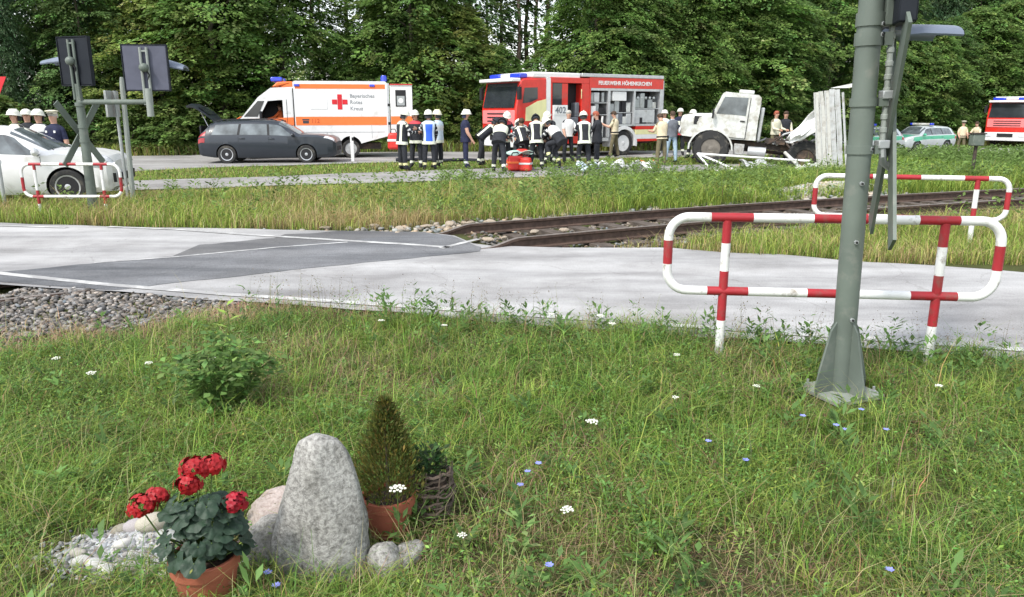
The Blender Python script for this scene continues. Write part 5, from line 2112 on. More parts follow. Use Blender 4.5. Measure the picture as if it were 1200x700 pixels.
for yy in (-.35, -W_ + .35):
    mb = MB()
    mb.box((-1.98, yy, 2.93), (.42, .46, .17), M_blue)
    mb.build('blue_lamp', am, bevel=.04)
mb = MB()
mb.box((-1.98, -W_ / 2, 2.93), (.36, .84, .13), M_lamp)
mb.build('light_bar_centre', am, bevel=.03)
mb = MB()
mb.lathe([(.12, 0), (.12, .16), (.09, .22), (.01, .23)], 14, M_blue, M=Matrix.Translation((-5.98, -.14, 2.88)))
mb.build('blue_lamp', am)
mb = MB()
mb.box((-6.12, -.035, 1.80), (.08, .06, 2.02), M_alu)
mb.box((-6.13, -.035, 1.3), (.09, .075, .10), M_dark)
mb.box((-6.13, -.035, 2.0), (.09, .075, .10), M_dark)
mb.build('door_post', am)
mb = MB()
mb.box((-2.30, -.052, 1.45), (.012, .012, 1.5), M_dark)
mb.box((-1.30, -.052, 1.05), (.012, .012, .9), M_dark)
mb.build('door_gap', am)
mb = MB()
mb.box((-2.14, -.045, 1.40), (.20, .05, .05), M_dark)
mb.build('door_handle', am, bevel=.01)
mb = MB()
mb.box((-4.3, .004, .98), (3.3, .01, .014), M_galv)
mb.box((-3.75, .004, .74), (.012, .01, .45), M_galv)
mb.box((-5.45, .004, 1.0), (.012, .01, .5), M_galv)
mb.build('locker_seams', am)
mb = MB()
mb.box((-3.5, .005, 2.05), (.62, .012, .42), M_white)
mb.build('side_vent_panel', am, bevel=.01)
# opened rear door standing out behind the box
mb = MB()
mb.box((-6.62, -.04, 1.80), (.86, .055, 1.98), M_white)
rd = mb.build('rear_door', am, bevel=.02)
mb = MB()
mb.box((-6.62, -.008, 1.42), (.84, .012, .30), M_orange)
mb.build('orange_stripe', rd, smooth=0)
mb = MB()
mb.box((-6.62, -.008, 2.77), (.86, .07, .035), M_redx)
mb.build('red_edge', rd, smooth=0)
mb = MB()
mb.box((-6.60, -.006, 2.25), (.40, .014, .62), M_dark)
mb.box((-6.60, .0025, 2.16), (.30, .006, .36), M_galv)
mb.lathe([(.10, 0), (.10, .008), (.05, .009), (.001, .009)], 16, M_white, M=Matrix.Translation((-6.60, .004, 2.16)) @ Matrix.Rotation(-PI / 2, 4, 'X'))
mb.build('window', rd, smooth=0)
mb = MB()
mb.box((-6.12, -W_ / 2, 1.7), (.04, W_ - .2, 2.0), M_dark)
mb.build('loading_opening', am)
for sd, yy in ((1, -.14), (-1, -W_ + .14)):
    wheel(am, -.98, yy, .345, .345, .22, 0, outer=sd, rim=M_alud)
    wheel(am, -4.62, yy, .345, .345, .22, 0, outer=sd, rim=M_alud)
mb = MB()
mb.box((-3.5, -W_ / 2, .42), (4.6, 1.3, .22), M_chassis)
mb.build('underframe', am)


# ------------------------------------------------------------------ fire engines
def fire_engine(label, loc, rz, opened, number):
    t_ = thing('fire_engine', label, 'fire engine', loc, rz)
    W = 2.45

    def part(name, m, *boxes, bevel=0.0, parent=None):
        """boxes given as s0, s1 (from the front), y0, y1, z0, z1"""
        mb = MB()
        for s0, s1, y0, y1, z0, z1 in boxes:
            mb.box((-(s0 + s1) / 2, (y0 + y1) / 2, (z0 + z1) / 2), (s1 - s0, y1 - y0, z1 - z0), m)
        return mb.build(name, parent or t_, bevel=bevel)
    # driver's cab
    mb = MB()
    mb.prism([(0, .95), (0.02, 1.85), (-.20, 2.86), (-.36, 2.95), (-1.36, 2.98), (-1.36, .95)], -W, 0, M_red)
    cb = mb.build('cab', t_, bevel=.04)
    mb = MB()
    mb.prism([(-.28, 2.06), (-.36, 2.62), (-.95, 2.64), (-.95, 2.22), (-.62, 2.10)], -.004, .010, M_glass)
    mb.build('side_window', t_, smooth=0)
    mb = MB()
    mb.prism([(-.40, 1.42), (-.42, 1.90), (-.95, 2.14), (-1.355, 2.22), (-1.355, 1.42)], .001, .008, M_yel)
    mb.build('reflective_flash', t_, smooth=0)
    mb = MB()
    mb.add([(.018, -.12, 1.90), (.018, -W + .12, 1.90), (-.190, -W + .16, 2.80), (-.190, -.16, 2.80)], [(0, 1, 2, 3)], M_glass)
    ws_ = mb.build('windscreen', t_, smooth=0)
    for v in ws_.data.vertices:
        v.co.x += .022
    mb = MB()
    mb.box((.012, -W / 2, 1.55), (.05, W - .16, .52), M_pink)
    mb.build('front_panel', t_, bevel=.02)
    mb = MB()
    for i in range(3):
        mb.box((.044, -W / 2, 1.40 + i * .14), (.014, W - .9, .05), M_dark)
    mb.build('grille', t_)
    mb = MB()
    mb.box((-.03, -W / 2, 2.90), (.40, W - .1, .13), M_white, M=Matrix.Translation((0, 0, 0)))
    mb.build('sun_visor', t_, bevel=.03)
    mb = MB()
    mb.prism([(.10, .45), (.12, .98), (-.95, 1.0), (-.95, .45)], -W + .02, -.02, M_white)
    mb.build('bumper', t_, bevel=.04)
    mb = MB()
    mb.box((.10, -W / 2, .80), (.07, .9, .22), M_dark)
    mb.build('lower_grille', t_)
    for yy in (-.28, -W + .28):
        mb = MB()
        mb.box((.115, yy, .80), (.05, .34, .20), M_lamp)
        mb.build('headlight', t_, bevel=.02)
    for yy in (.12, -W - .12):
        mb = MB()
        mb.box((-.05, yy, 2.42), (.12, .16, .46), M_dark)
        mb.tube([(-.15, yy * .5 if yy > 0 else -W + (yy + W) * .5, 2.72), (-.05, yy, 2.66)], .02, M_dark, n=6)
        mb.build('mirror', t_, bevel=.02)
    for yy, ww in ((-.50, .72), (-W + .50, .72)):
        mb = MB()
        mb.box((-.42, yy, 3.06), (.34, ww, .17), M_blue)
        mb.build('blue_lamp', t_, bevel=.04)
    part('light_bar_centre', M_lamp, (.30, .54, -W + .87, -.87, 2.99, 3.12), bevel=.02)
    part('raised_roof', M_white, (.75, 3.0, -W + .08, -.04, 2.985, 3.20), bevel=.05)
    # crew cab
    part('white_pillar', M_white, (1.36, 1.555, -W, 0.0, .95, 2.985))
    part('crew_cab_core', M_dark, (1.56, 3.40, -W + .03, -.40, .70, 2.99))
    part('crew_cab_frame', M_red, (1.56, 3.41, -.39, 0, 2.82, 3.02), (1.56, 1.64, -.39, -.002, .70, 2.819), (3.05, 3.41, -.39, -.002, .70, 2.819), bevel=.008)
    part('crew_cab_sill', M_red, (1.645, 3.045, -.39, -.01, .55, .82))
    part('crew_door', M_white, (1.66, 2.36, -.05, .02, .84, 2.0), bevel=.01)
    part('crew_door_window', M_glass, (1.66, 2.08, -.05, .004, 2.01, 2.80))
    part('crew_door_frame', M_red, (2.085, 2.36, -.05, .006, 2.01, 2.80))
    part('grab_handle', M_yel, (3.0, 3.03, .004, .03, 2.25, 2.6), bevel=.008)
    part('crew_seat', M_greyc, (2.45, 2.95, -.385, -.06, 1.0, 1.55), (2.80, 2.98, -.385, -.06, 1.551, 2.1), bevel=.03)
    part('entry_step', M_alu, (2.40, 3.04, -.35, .02, .40, .47))
    if number:
        part('number_plate', M_white, (1.70, 2.34, .022, .034, 1.64, 1.99))
        text_part('lettering', number, .34, side_text_M(-1.755, .036, 1.70), mat('print_slate', (.16, .18, .20), .6), t_, bold=.006)
    # equipment body
    part('body_core', M_red, (3.42, 7.33, -W, -.62, .62, 3.06))
    part('upper_band', M_red, (3.42, 7.33, -.615, .0, 2.66, 3.06))
    part('roof_edge', M_alu, (3.05, 7.34, -W + .02, .012, 3.065, 3.20), bevel=.02)
    part('shutter_box', M_alu, (3.50, 7.13, -.61, .006, 2.565, 2.655))
    part('corner_post', M_red, (3.42, 3.495, -.61, .0, .62, 2.655))
    part('rear_post', M_alu, (7.16, 7.33, -.61, .004, .56, 2.655))
    part('rear_edge', M_alu, (7.335, 7.40, -W + .05, -.02, .6, 3.0))
    part('shutter_rail', M_alu, (4.37, 4.49, -.10, .004, .75, 2.56))
    part('shutter_rail', M_alu, (5.72, 5.82, -.10, .004, 1.22, 2.56))
    part('floor_tray', M_alu, (3.5, 4.46, -.61, .0, .60, .74))
    part('floor_tray', M_alu, (4.5, 7.15, -.61, -.01, 1.18, 1.26))
    part('divider', M_alu, (4.40, 4.44, -.61, -.11, .75, 2.56))
    part('divider', M_alu, (5.75, 5.79, -.61, -.11, 1.27, 2.56))
    part('lower_stripe', M_red, (5.90, 7.15, -.60, .004, 1.04, 1.175))
    part('lower_stripe', M_yel, (5.90, 7.33, -.60, .005, .84, 1.036))
    part('lower_stripe', M_white, (5.90, 7.33, -.60, .004, .66, .836))
    part('lower_stripe', M_red, (5.90, 7.33, -.60, .005, .56, .656))
    mb = MB()
    rings = []
    for i in range(15):
        a_ = PI * (-.06 + 1.12 * i / 14)
        for_ = [(.56, -.55), (.56, .03), (.69, .03), (.69, -.55)]
        rings.append([(-5.27 + rr_ * math.cos(a_), yy_, .50 + rr_ * math.sin(a_)) for rr_, yy_ in for_])
    mb.loft(rings, M_white)
    mb.build('wheel_arch', t_, smooth=40)
    part('wheel_well', M_dark, (4.5, 5.88, -.6, -.35, .55, 1.17))
    rr_ = random.Random(3)
    if opened:
        part('shelf', M_alu, (3.51, 4.39, -.60, -.06, 1.62, 1.65))
        part('shelf', M_alu, (3.51, 4.39, -.60, -.06, 2.08, 2.11))
        part('shelf', M_alu, (4.46, 5.74, -.60, -.06, 1.70, 1.73))
        part('shelf', M_alu, (5.80, 7.15, -.60, -.06, 1.86, 1.89))
        part('compartment_back', M_dark, (3.5, 7.15, -.617, -.602, .75, 2.56))
        cols = [M_dark, M_galv, M_white, M_alu, M_greyc, M_whited, M_galv, M_alu]
        for s0, s1, shelves in ((3.55, 4.32, (.76, 1.66, 2.12)), (4.52, 5.68, (1.27, 1.74)), (5.86, 7.08, (1.27, 1.90))):
            for iz, z0 in enumerate(shelves):
                top = (shelves + (2.55,))[iz + 1] - .06
                s_ = s0
                while s_ < s1 - .1:
                    w_ = rr_.uniform(.10, .28)
                    h_ = min(top - z0, rr_.uniform(.22, .62))
                    part('equipment_box', rr_.choice(cols), (s_, min(s1, s_ + w_ - .015), -.55, rr_.uniform(-.12, -.03), z0 + .002, z0 + h_), bevel=.01)
                    s_ += w_
        part('equipment_chest', M_white, (4.62, 5.35, -.3, -.02, 2.18, 2.54), bevel=.01)
        part('equipment_panel', M_alu, (5.86, 6.95, -.5, -.05, 1.32, 1.84), bevel=.01)
        mb = MB()
        for i in range(5):
            mb.lathe([(.06, 0), (.06, .03), (.02, .05), (.01, .05)], 10, M_galv, M=Matrix.Translation((-5.98 - i * .22, -.06, 2.30)) @ Matrix.Rotation(-PI / 2, 4, 'X'))
        mb.build('hose_couplings', t_)
        mb = MB()
        for i in range(3):
            mb.tube([(-3.62 - i * .25, -.07, .8), (-3.66 - i * .25, -.07, 1.58)], .045, M_redc if i == 1 else M_whitec, n=8)
        mb.build('hoses', t_)
    else:
        for s0, s1, z0 in ((3.5, 4.36, .75), (4.5, 5.71, 1.27), (5.83, 7.15, 1.27)):
            mb = MB()
            z = z0
            while z < 2.55:
                mb.box((-(s0 + s1) / 2, -.03, z + .022), (s1 - s0 - .01, .02, .042), M_alu)
                z += .048
            mb.build('roller_shutter', t_)
    text_part('lettering', 'FEUERWEHR HÖHENKIRCHEN', .205, side_text_M(-3.86, .003, 2.79), M_white, t_, bold=.006)
    # lower cab skirt, wheels, frame
    part('cab_skirt', M_red, (.96, 1.0, -W + .01, -.01, .5, .95))
    for sx_ in (1.45, 5.27):
        for sd, yy in ((1, -.17), (-1, -W + .17)):
            wheel(t_, -sx_, yy, .50, .50, .29, 0, outer=sd, rim=M_white)
    part('front_wheel_arch', M_dark, (1.0, 1.9, -W + .1, -.36, .5, .94))
    part('underframe', M_chassis, (.8, 7.2, -W + .6, -.6, .45, .70))
    return t_


fire_engine('red fire engine with open equipment lockers and blue lamps behind the crew', (.16, 29.2, .0), math.radians(213), True, '402')
fire_engine('red fire engine seen from the front at the right edge of the picture', (32.3, 49.2, gzf(32, 49) + .05), math.radians(180 + 40), False, None)


# ------------------------------------------------------------------ wrecked truck
def crumple(o, cuts, amp, sc, seed):
    bm = bmesh.new()
    bm.from_mesh(o.data)
    bmesh.ops.triangulate(bm, faces=[f for f in bm.faces if len(f.verts) > 4])
    bmesh.ops.subdivide_edges(bm, edges=bm.edges[:], cuts=cuts, use_grid_fill=True)
    bm.normal_update()
    for v in bm.verts:
        c = v.co
        d = [float(fnoise(c.x + c.z * .7 + k_ * 9, c.y * 1.3 - c.z + k_ * 5, sc, seed + k_)) - .5 for k_ in range(3)]
        v.co = c + Vector(d) * amp * 2
    bm.to_mesh(o.data)
    bm.free()
    o.data.set_sharp_from_angle(angle=math.radians(24))


ut = thing('wrecked_truck', 'white off road truck with its load bed torn off the chassis', 'truck', (7.02, 27.7, -.02), math.radians(164))
ut.rotation_euler = (0, math.radians(-5.0), math.radians(164))
mb = MB()
secs = [(1.14, .60, .95, 1.54), (1.06, .64, .90, 1.60), (.25, .74, .90, 1.70), (.12, .76, .90, 1.72)]
rings = []
for x, w, z0, z1 in secs:
    rings.append([(x, -w, z0), (x, -w, z1 - .12), (x, -w + .14, z1), (x, w - .14, z1), (x, w, z1 - .12), (x, w, z0)])
mb.loft(rings, M_whited)
crumple(mb.build('bonnet', ut, smooth=30), 5, .045, .5, 3)
mb = MB()
mb.box((.55, .705, 1.45), (.30, .02, .28), M_dark)
mb.build('side_vent', ut)
mb = MB()
mb.box((.55, -.705, 1.45), (.30, .02, .28), M_dark)
mb.build('side_vent', ut)
mb = MB()
mb.box((1.15, 0, 1.25), (.04, .95, .5), M_dark)
mb.build('grille', ut)
for sd in (-1, 1):
    mb = MB()
    mb.lathe([(.10, 0), (.10, .05), (.05, .07), (.002, .075)], 14, M_lamp, M=Matrix.Translation((1.12, sd * .56, 1.05)) @ Matrix.Rotation(PI / 2, 4, 'Y'))
    mb.build('headlight', ut)
mb = MB()
rings = []
prof = [(.13, .95), (.13, 1.70), (-.16, 2.40), (-.24, 2.46), (-1.30, 2.44), (-1.40, 2.34), (-1.42, .95)]
mb.prism(prof, -.94, .94, M_whited)
cbo = mb.build('cab', ut, bevel=.0)
crumple(cbo, 5, .028, .6, 8)
for sd in (-1, 1):
    mb = MB()
    mb.prism([(-.02, 1.74), (-.22, 2.30), (-.98, 2.32), (-.98, 1.74)], .930 * sd, .962 * sd, M_glass_l)
    mb.build('side_window', ut, smooth=0)
    mb = MB()
    for xx in (-1.06,):
        mb.box((xx, sd * .945, 1.65), (.018, .034, 1.35), M_dark)
    mb.box((-.52, sd * .945, .985), (1.06, .034, .016), M_dark)
    mb.build('door_gap', ut)
    mb = MB()
    mb.box((-.9, sd * .955, 1.55), (.16, .03, .035), M_dark)
    mb.build('door_handle', ut)
    mb = MB()
    mb.tube([(.05, sd * .94, 1.72), (.10, sd * 1.08, 1.74)], .012, M_dark, n=6)
    mb.box((.08, sd * 1.12, 1.70), (.06, .16, .28), M_dark)
    mb.build('mirror', ut, bevel=.02)
    mb = MB()
    rings = []
    for i in range(13):
        a_ = PI * (-.02 + 1.0 * i / 12)
        rings.append([(.02 + rr_ * math.cos(a_) * 1.06, sd * yy_, .52 + rr_ * math.sin(a_)) for rr_, yy_ in ((.66, .70), (.66, 1.10), (.71, 1.10), (.71, .70))])
    mb.loft(rings, M_whited)
    crumple(mb.build('mudguard', ut, smooth=40), 2, .02, .4, 5 + sd)
    wheel(ut, 0, sd * .90, .57, .60, .40, 0, outer=sd, rim=mat('dusty_rim', (.15, .135, .115), .8, var=.3), rr=.54, tread=22)
    wheel(ut, -3.05, sd * .92, .54, .56, .40, 0, outer=sd, rim=M_chassis, rr=.52, tread=22)
mb = MB()
mb.add([(.135, -.84, 1.76), (.135, .84, 1.76), (-.135, .80, 2.36), (-.135, -.80, 2.36)], [(0, 1, 2, 3)], M_glass)
o = mb.build('windscreen', ut, smooth=0)
for v in o.data.vertices:
    v.co.x += .03
mb = MB()
mb.box((-1.428, .35, 2.0), (.012, .8, .42), M_glass)
mb.build('rear_window', ut)
mb = MB()
mb.box((-.9, 0, 2.52), (.5, .9, .12), M_whited)
mb.build('roof_hatch', ut, bevel=.03)
mb = MB()
mb.box((-1.50, .60, 1.50), (.12, .42, 1.1), M_alud)
mb.build('air_intake', ut, bevel=.03)
for sd in (-1, 1):
    mb = MB()
    mb.box((-1.45, sd * .40, .78), (4.9, .09, .20), M_chassis)
    mb.build('frame_rail', ut)
mb = MB()
for xx in (-1.9, -2.5, -3.1, -3.7):
    mb.box((xx, 0, .78), (.10, .72, .14), M_chassis)
mb.build('cross_members', ut)
mb = MB()
mb.tube([(0, -.8, .54), (0, .8, .54)], .10, M_chassis, n=10)
mb.tube([(-3.05, -.8, .54), (-3.05, .8, .54)], .10, M_chassis, n=10)
mb.ell((0, 0, .54), (.24, .22, .22), M_chassis)
mb.ell((-3.05, 0, .54), (.26, .22, .24), M_chassis)
mb.tube([(-.2, 0, .6), (-3.1, 0, .58)], .06, M_chassis, n=8)
mb.box((-.9, 0, .75), (.9, .5, .4), M_chassis)
mb.build('axles', ut)
mb = MB()
mb.tube([(-1.22, .74, .60), (-1.80, .74, .60)], .155, M_alu, n=18)
mb.build('air_tank', ut, smooth=40)
mb = MB()
mb.box((-.92, .72, .62), (.34, .34, .36), M_alud)
mb.build('battery_box', ut, bevel=.02)
mb = MB()
rt = random.Random(12)
for i in range(26):     # torn brackets, lines and springs on the frame
    x0 = -1.7 - rt.random() * 2.0
    p0 = Vector((x0, rt.uniform(-.5, .75), rt.uniform(.70, 1.05)))
    p1 = p0 + Vector((rt.uniform(-.5, .3), rt.uniform(-.25, .25), rt.uniform(-.15, .35)))
    mb.tube([p0, (p0 + p1) / 2 + Vector((0, 0, rt.uniform(-.08, .12))), p1], rt.uniform(.015, .045), M_chassis if i % 4 else M_alud, n=6)
for i in range(6):
    x0 = -1.9 - i * .32
    mb.box((x0, rt.uniform(-.2, .6), .98), (.3, rt.uniform(.3, .6), .16), M_chassis, M=Matrix.Translation((0, 0, 0)))
mb.build('torn_fittings', ut)
mb = MB()
mb.build('loose_rod', ut) if mb.f else None
for i, pl in enumerate(([(-2.0, .7, .9), (-2.3, .8, 1.25), (-2.8, .75, 1.45), (-3.3, .7, 1.3), (-3.5, .72, .8)], [(-2.2, .6, 1.0), (-2.6, .75, 1.0), (-2.9, .8, .55)], [(-2.5, .3, .95), (-2.9, .5, 1.6), (-3.5, .4, 1.7)],
                        [(-3.0, .8, .95), (-3.4, .85, 1.25), (-3.9, .7, 1.1)], [(-1.9, .5, 1.0), (-2.2, .55, 1.15), (-2.7, .9, .7)])):
    mb = MB()
    mb.tube(pl, .045 if i % 2 else .035, M_alud if i in (0, 1, 3) else M_chassis, n=7)
    mb.build('bent_bar', ut)
mb = MB()
pts = [(-3.0 + .10 * math.cos(i * .7), .55 + .10 * math.sin(i * .7), .65 + i * .011) for i in range(46)]
mb.tube(pts, .022, M_chassis, n=6)
mb.build('coil_spring', ut)

# the upright side panel and the torn sheet
M_panelw = mat('panel_aluminium_pale', (.52, .52, .49), .55, var=.15, scale=3, dirt=(.33, .31, .28), dirt_amt=.45, dirt_scale=3)
up = thing('load_bed_panel', 'pale ribbed load bed panel torn loose and standing upright behind the truck', 'truck panel', (10.36, 25.0, -.03), math.radians(-30))
Mt = Matrix.Rotation(math.radians(-8), 4, 'Y')
for i in range(5):
    mb = MB()
    x = -.42 + i * .155
    mb.box((x, .01 * math.sin(i * 4), 1.22 + .02 * math.sin(i * 3)), (.150, .035, 2.52), M_panelw if i < 3 else M_alud, M=Mt)
    mb.box((x - .04, -.024, 1.22), (.025, .018, 2.48), M_alud, M=Mt)
    crumple(mb.build('panel_plank', up), 4, .040, .8, i)
mb = MB()
mb.box((.37, .04, 1.18), (.06, .10, 2.36), M_alud, M=Mt)
mb.box((-.12, .03, .5), (.82, .03, .07), M_alud, M=Mt)
mb.box((-.12, .03, 1.9), (.82, .03, .07), M_alud, M=Mt)
mb.build('edge_frame', up)
mb = MB()
mb.add([(-.33, -.02, 2.52), (.22, -.02, 2.52), (.95, .15, 2.70), (.55, .28, 2.72), (-.33, .01, 2.50), (.22, .01, 2.50), (.95, .18, 2.68), (.55, .31, 2.70)], [(0, 1, 2, 3), (7, 6, 5, 4), (0, 4, 5, 1), (1, 5, 6, 2), (2, 6, 7, 3), (3, 7, 4, 0)], M_whited)
mb.build('bent_flap', up, smooth=0)
mb = MB()
mb.prism([(.30, 0), (.62, 0), (.44, 2.35), (.40, 2.35)], .06, .09, M_alud)
mb.build('side_prop', up, smooth=0)

ts = thing('torn_sheet', 'crumpled white sheet of bodywork leaning from the chassis up to the upright panel', 'bodywork', (9.6, 25.7, .85))
N_ = 12
V, F = [], []
for i in range(N_ + 1):
    u = i / N_
    for j in range(7):
        v = j / 6
        top = Vector((-.62 + 1.15 * u, .1 * u, .06 + 1.20 * u))
        bot = Vector((-.50 + 1.10 * u, -.15, -.08 + .62 * u ** 1.6))
        p = bot.lerp(top, v)
        p += Vector((.03 * math.sin(u * 9 + v * 4), .10 * math.sin(u * 7 + v * 5) + .05 * math.sin(v * 11), .03 * math.sin(u * 13)))
        V.append(p)
for i in range(N_):
    for j in range(6):
        a_ = i * 7 + j
        F.append((a_, a_ + 7, a_ + 8, a_ + 1))
mb = MB()
mb.add(V, F, M_white)
o = mb.build('sheet', ts, smooth=25)
md = o.modifiers.new('thickness', 'SOLIDIFY')
md.thickness = .012


def bent_tubes(name, label, cat, pts_list, r, m, group=None):
    o_ = Vector(pts_list[0][0])
    t_ = thing(name, label, cat, o_, 0, group)
    for pl in pts_list:
        mb = MB()
        mb.tube([Vector(p) - o_ for p in pl], r, m, n=8)
        mb.build('tube', t_)
    return t_


bent_tubes('bent_frame', 'bent white tube frame lying in the weeds before the truck front wheel', 'wreckage',
           [[(5.75, 24.2, .50), (8.3, 23.4, .36), (8.9, 23.2, .34)], [(5.75, 24.2, .50), (5.95, 23.6, .15), (6.2, 23.2, .02)], [(5.80, 24.2, .48), (6.3, 23.7, .26), (6.75, 23.2, .03)]], .032, M_white)
bent_tubes('fallen_rail', 'short white rail lying askew in the weeds beside the rear wheel', 'wreckage',
           [[(8.35, 23.9, .55), (8.6, 23.4, .2), (8.75, 22.9, -.02)], [(7.9, 22.8, .02), (8.75, 22.9, .04)]], .05, M_whited)


def crumpled(name, label, cat, loc, size, m, seed, group=None, rz=0):
    """a dented sheet with thickness"""
    rr_ = random.Random(seed)
    n_ = 7
    V, F = [], []
    for i in range(n_ + 1):
        for j in range(n_ + 1):
            u, v = i / n_ - .5, j / n_ - .5
            V.append((u * size[0] * (1 + .2 * math.sin(v * 7 + seed)), v * size[1] * (1 + .2 * math.sin(u * 6 + seed * 2)), size[2] * (.5 + .5 * math.sin(u * 6 + seed) * math.cos(v * 5 + seed * 1.7)) + rr_.uniform(-.02, .02)))
    for i in range(n_):
        for j in range(n_):
            a_ = i * (n_ + 1) + j
            F.append((a_, a_ + n_ + 1, a_ + n_ + 2, a_ + 1))
    mb = MB()
    mb.add(V, F, m)
    o = mb.build(name, None, smooth=20, loc=loc, rot=(0, 0, rz))
    md = o.modifiers.new('thickness', 'SOLIDIFY')
    md.thickness = .015
    return tag(o, label, cat, group)


for i, (x, y, sx_, sy_, h, m, lb) in enumerate([
        (2.35, 23.1, .75, .5, .30, M_bluel, 'pale blue crumpled sheet lying in the weeds below the crouching firefighter'),
        (2.95, 23.2, .95, .55, .34, M_white, 'big white crumpled panel lying in the weeds left of the other debris'),
        (3.55, 23.5, .55, .4, .22, M_alud, 'grey twisted metal sheet in the middle of the debris'),
        (3.95, 23.6, .65, .45, .32, M_white, 'white dented panel at the right end of the debris'),
        (4.25, 23.9, .4, .35, .28, M_orangec, 'orange red scrap beside the white dented panel'),
        (3.2, 24.2, .6, .4, .2, M_greyc, 'dark scrap behind the white crumpled panel'),
        (7.6, 24.4, .9, .6, .3, M_alud, 'grey mangled sheet lying under the truck frame'),
        (8.9, 23.3, .7, .5, .25, M_whited, 'dusty white scrap near the truck rear wheel'),
        (3.55, 16.5, .45, .3, .16, M_alud, 'grey blue scrap lying at the edge of the far rail')]):
    crumpled('debris_sheet', lb, 'debris', (x, y, gzf(x, y) + .08), (sx_, sy_, h), m, i + 1, 'wreckage sheets on the verge', i * .9)


def bag(label, loc, size, m, band, rz=0):
    t_ = thing('equipment_bag', label, 'bag', loc, rz, 'rescue bags on the path')
    mb = MB()
    mb.box((0, 0, size[2] / 2), size, m, tx=.86, ty=.8)
    mb.build('body', t_, bevel=size[2] * .14)
    mb = MB()
    mb.box((0, 0, size[2] * .55), (size[0] * .99, size[1] * .96, size[2] * .14), band)
    mb.build('reflective_band', t_, bevel=.01)
    mb = MB()
    mb.tube([(-size[0] * .25, 0, size[2]), (-size[0] * .15, 0, size[2] * 1.22), (size[0] * .15, 0, size[2] * 1.22), (size[0] * .25, 0, size[2])], .018, M_dark, n=6)
    mb.build('handle', t_)


bag('red rescue bag standing on the path right of the bending firefighter', (.10, 23.9, .01), (.50, .34, .44), M_plastic, M_orange, .2)
bag('second red rescue bag nearest the firefighter with the yellow framed back', (.42, 23.7, .01), (.36, .32, .40), M_plastic, M_silverband, -.3)
bag('upright red bag stacked behind the other rescue bags', (.32, 24.5, .01), (.46, .34, .62), M_plastic, M_whitec, .1)
bag('red bag hanging at the open rear of the ambulance', (-4.55, 30.1, .35), (.46, .40, .62), M_plastic, M_white, .1)
bag('red medical bag lying at the foot of the bending firefighter', (-.02, 24.3, .01), (.40, .30, .30), M_plastic, M_white, -.4)
crumpled('blanket', 'pale green blanket heaped on the red rescue bags', 'blanket', (.22, 24.1, .46), (.75, .5, .16), mat('blanket_green', (.45, .62, .55), .85, var=.15), 31)
hs_ = thing('hose', 'dark hose lying across the grass beside the ambulance door', 'hose', (-3.6, 28.0, .05))
mb = MB()
mb.tube([(-.55, 0, .03), (-.2, -.2, .03), (.2, .1, .04), (.7, -.1, .03), (1.3, -.3, .03), (1.9, -.1, .04), (2.4, -.3, .03)], .06, M_turn, n=8)
mb.build('tube', hs_)
mp = thing('marker_post', 'short white roadside marker post beside the estate car bonnet', 'marker post', (-5.78, 28.3, 0))
mb = MB()
mb.prism([(-.06, 0), (.06, 0), (.06, .92), (-.06, 1.0)], -.04, .04, M_white, axis='y')
mb.build('post', mp, bevel=.01)
mb = MB()
mb.box((.03, 0, .80), (.066, .084, .12), M_dark)
mb.build('black_band', mp)

# ------------------------------------------------------------------ people
PEOPLE = []


def rot2(a, b, ang):
    return a * math.cos(ang) + b * math.sin(ang)


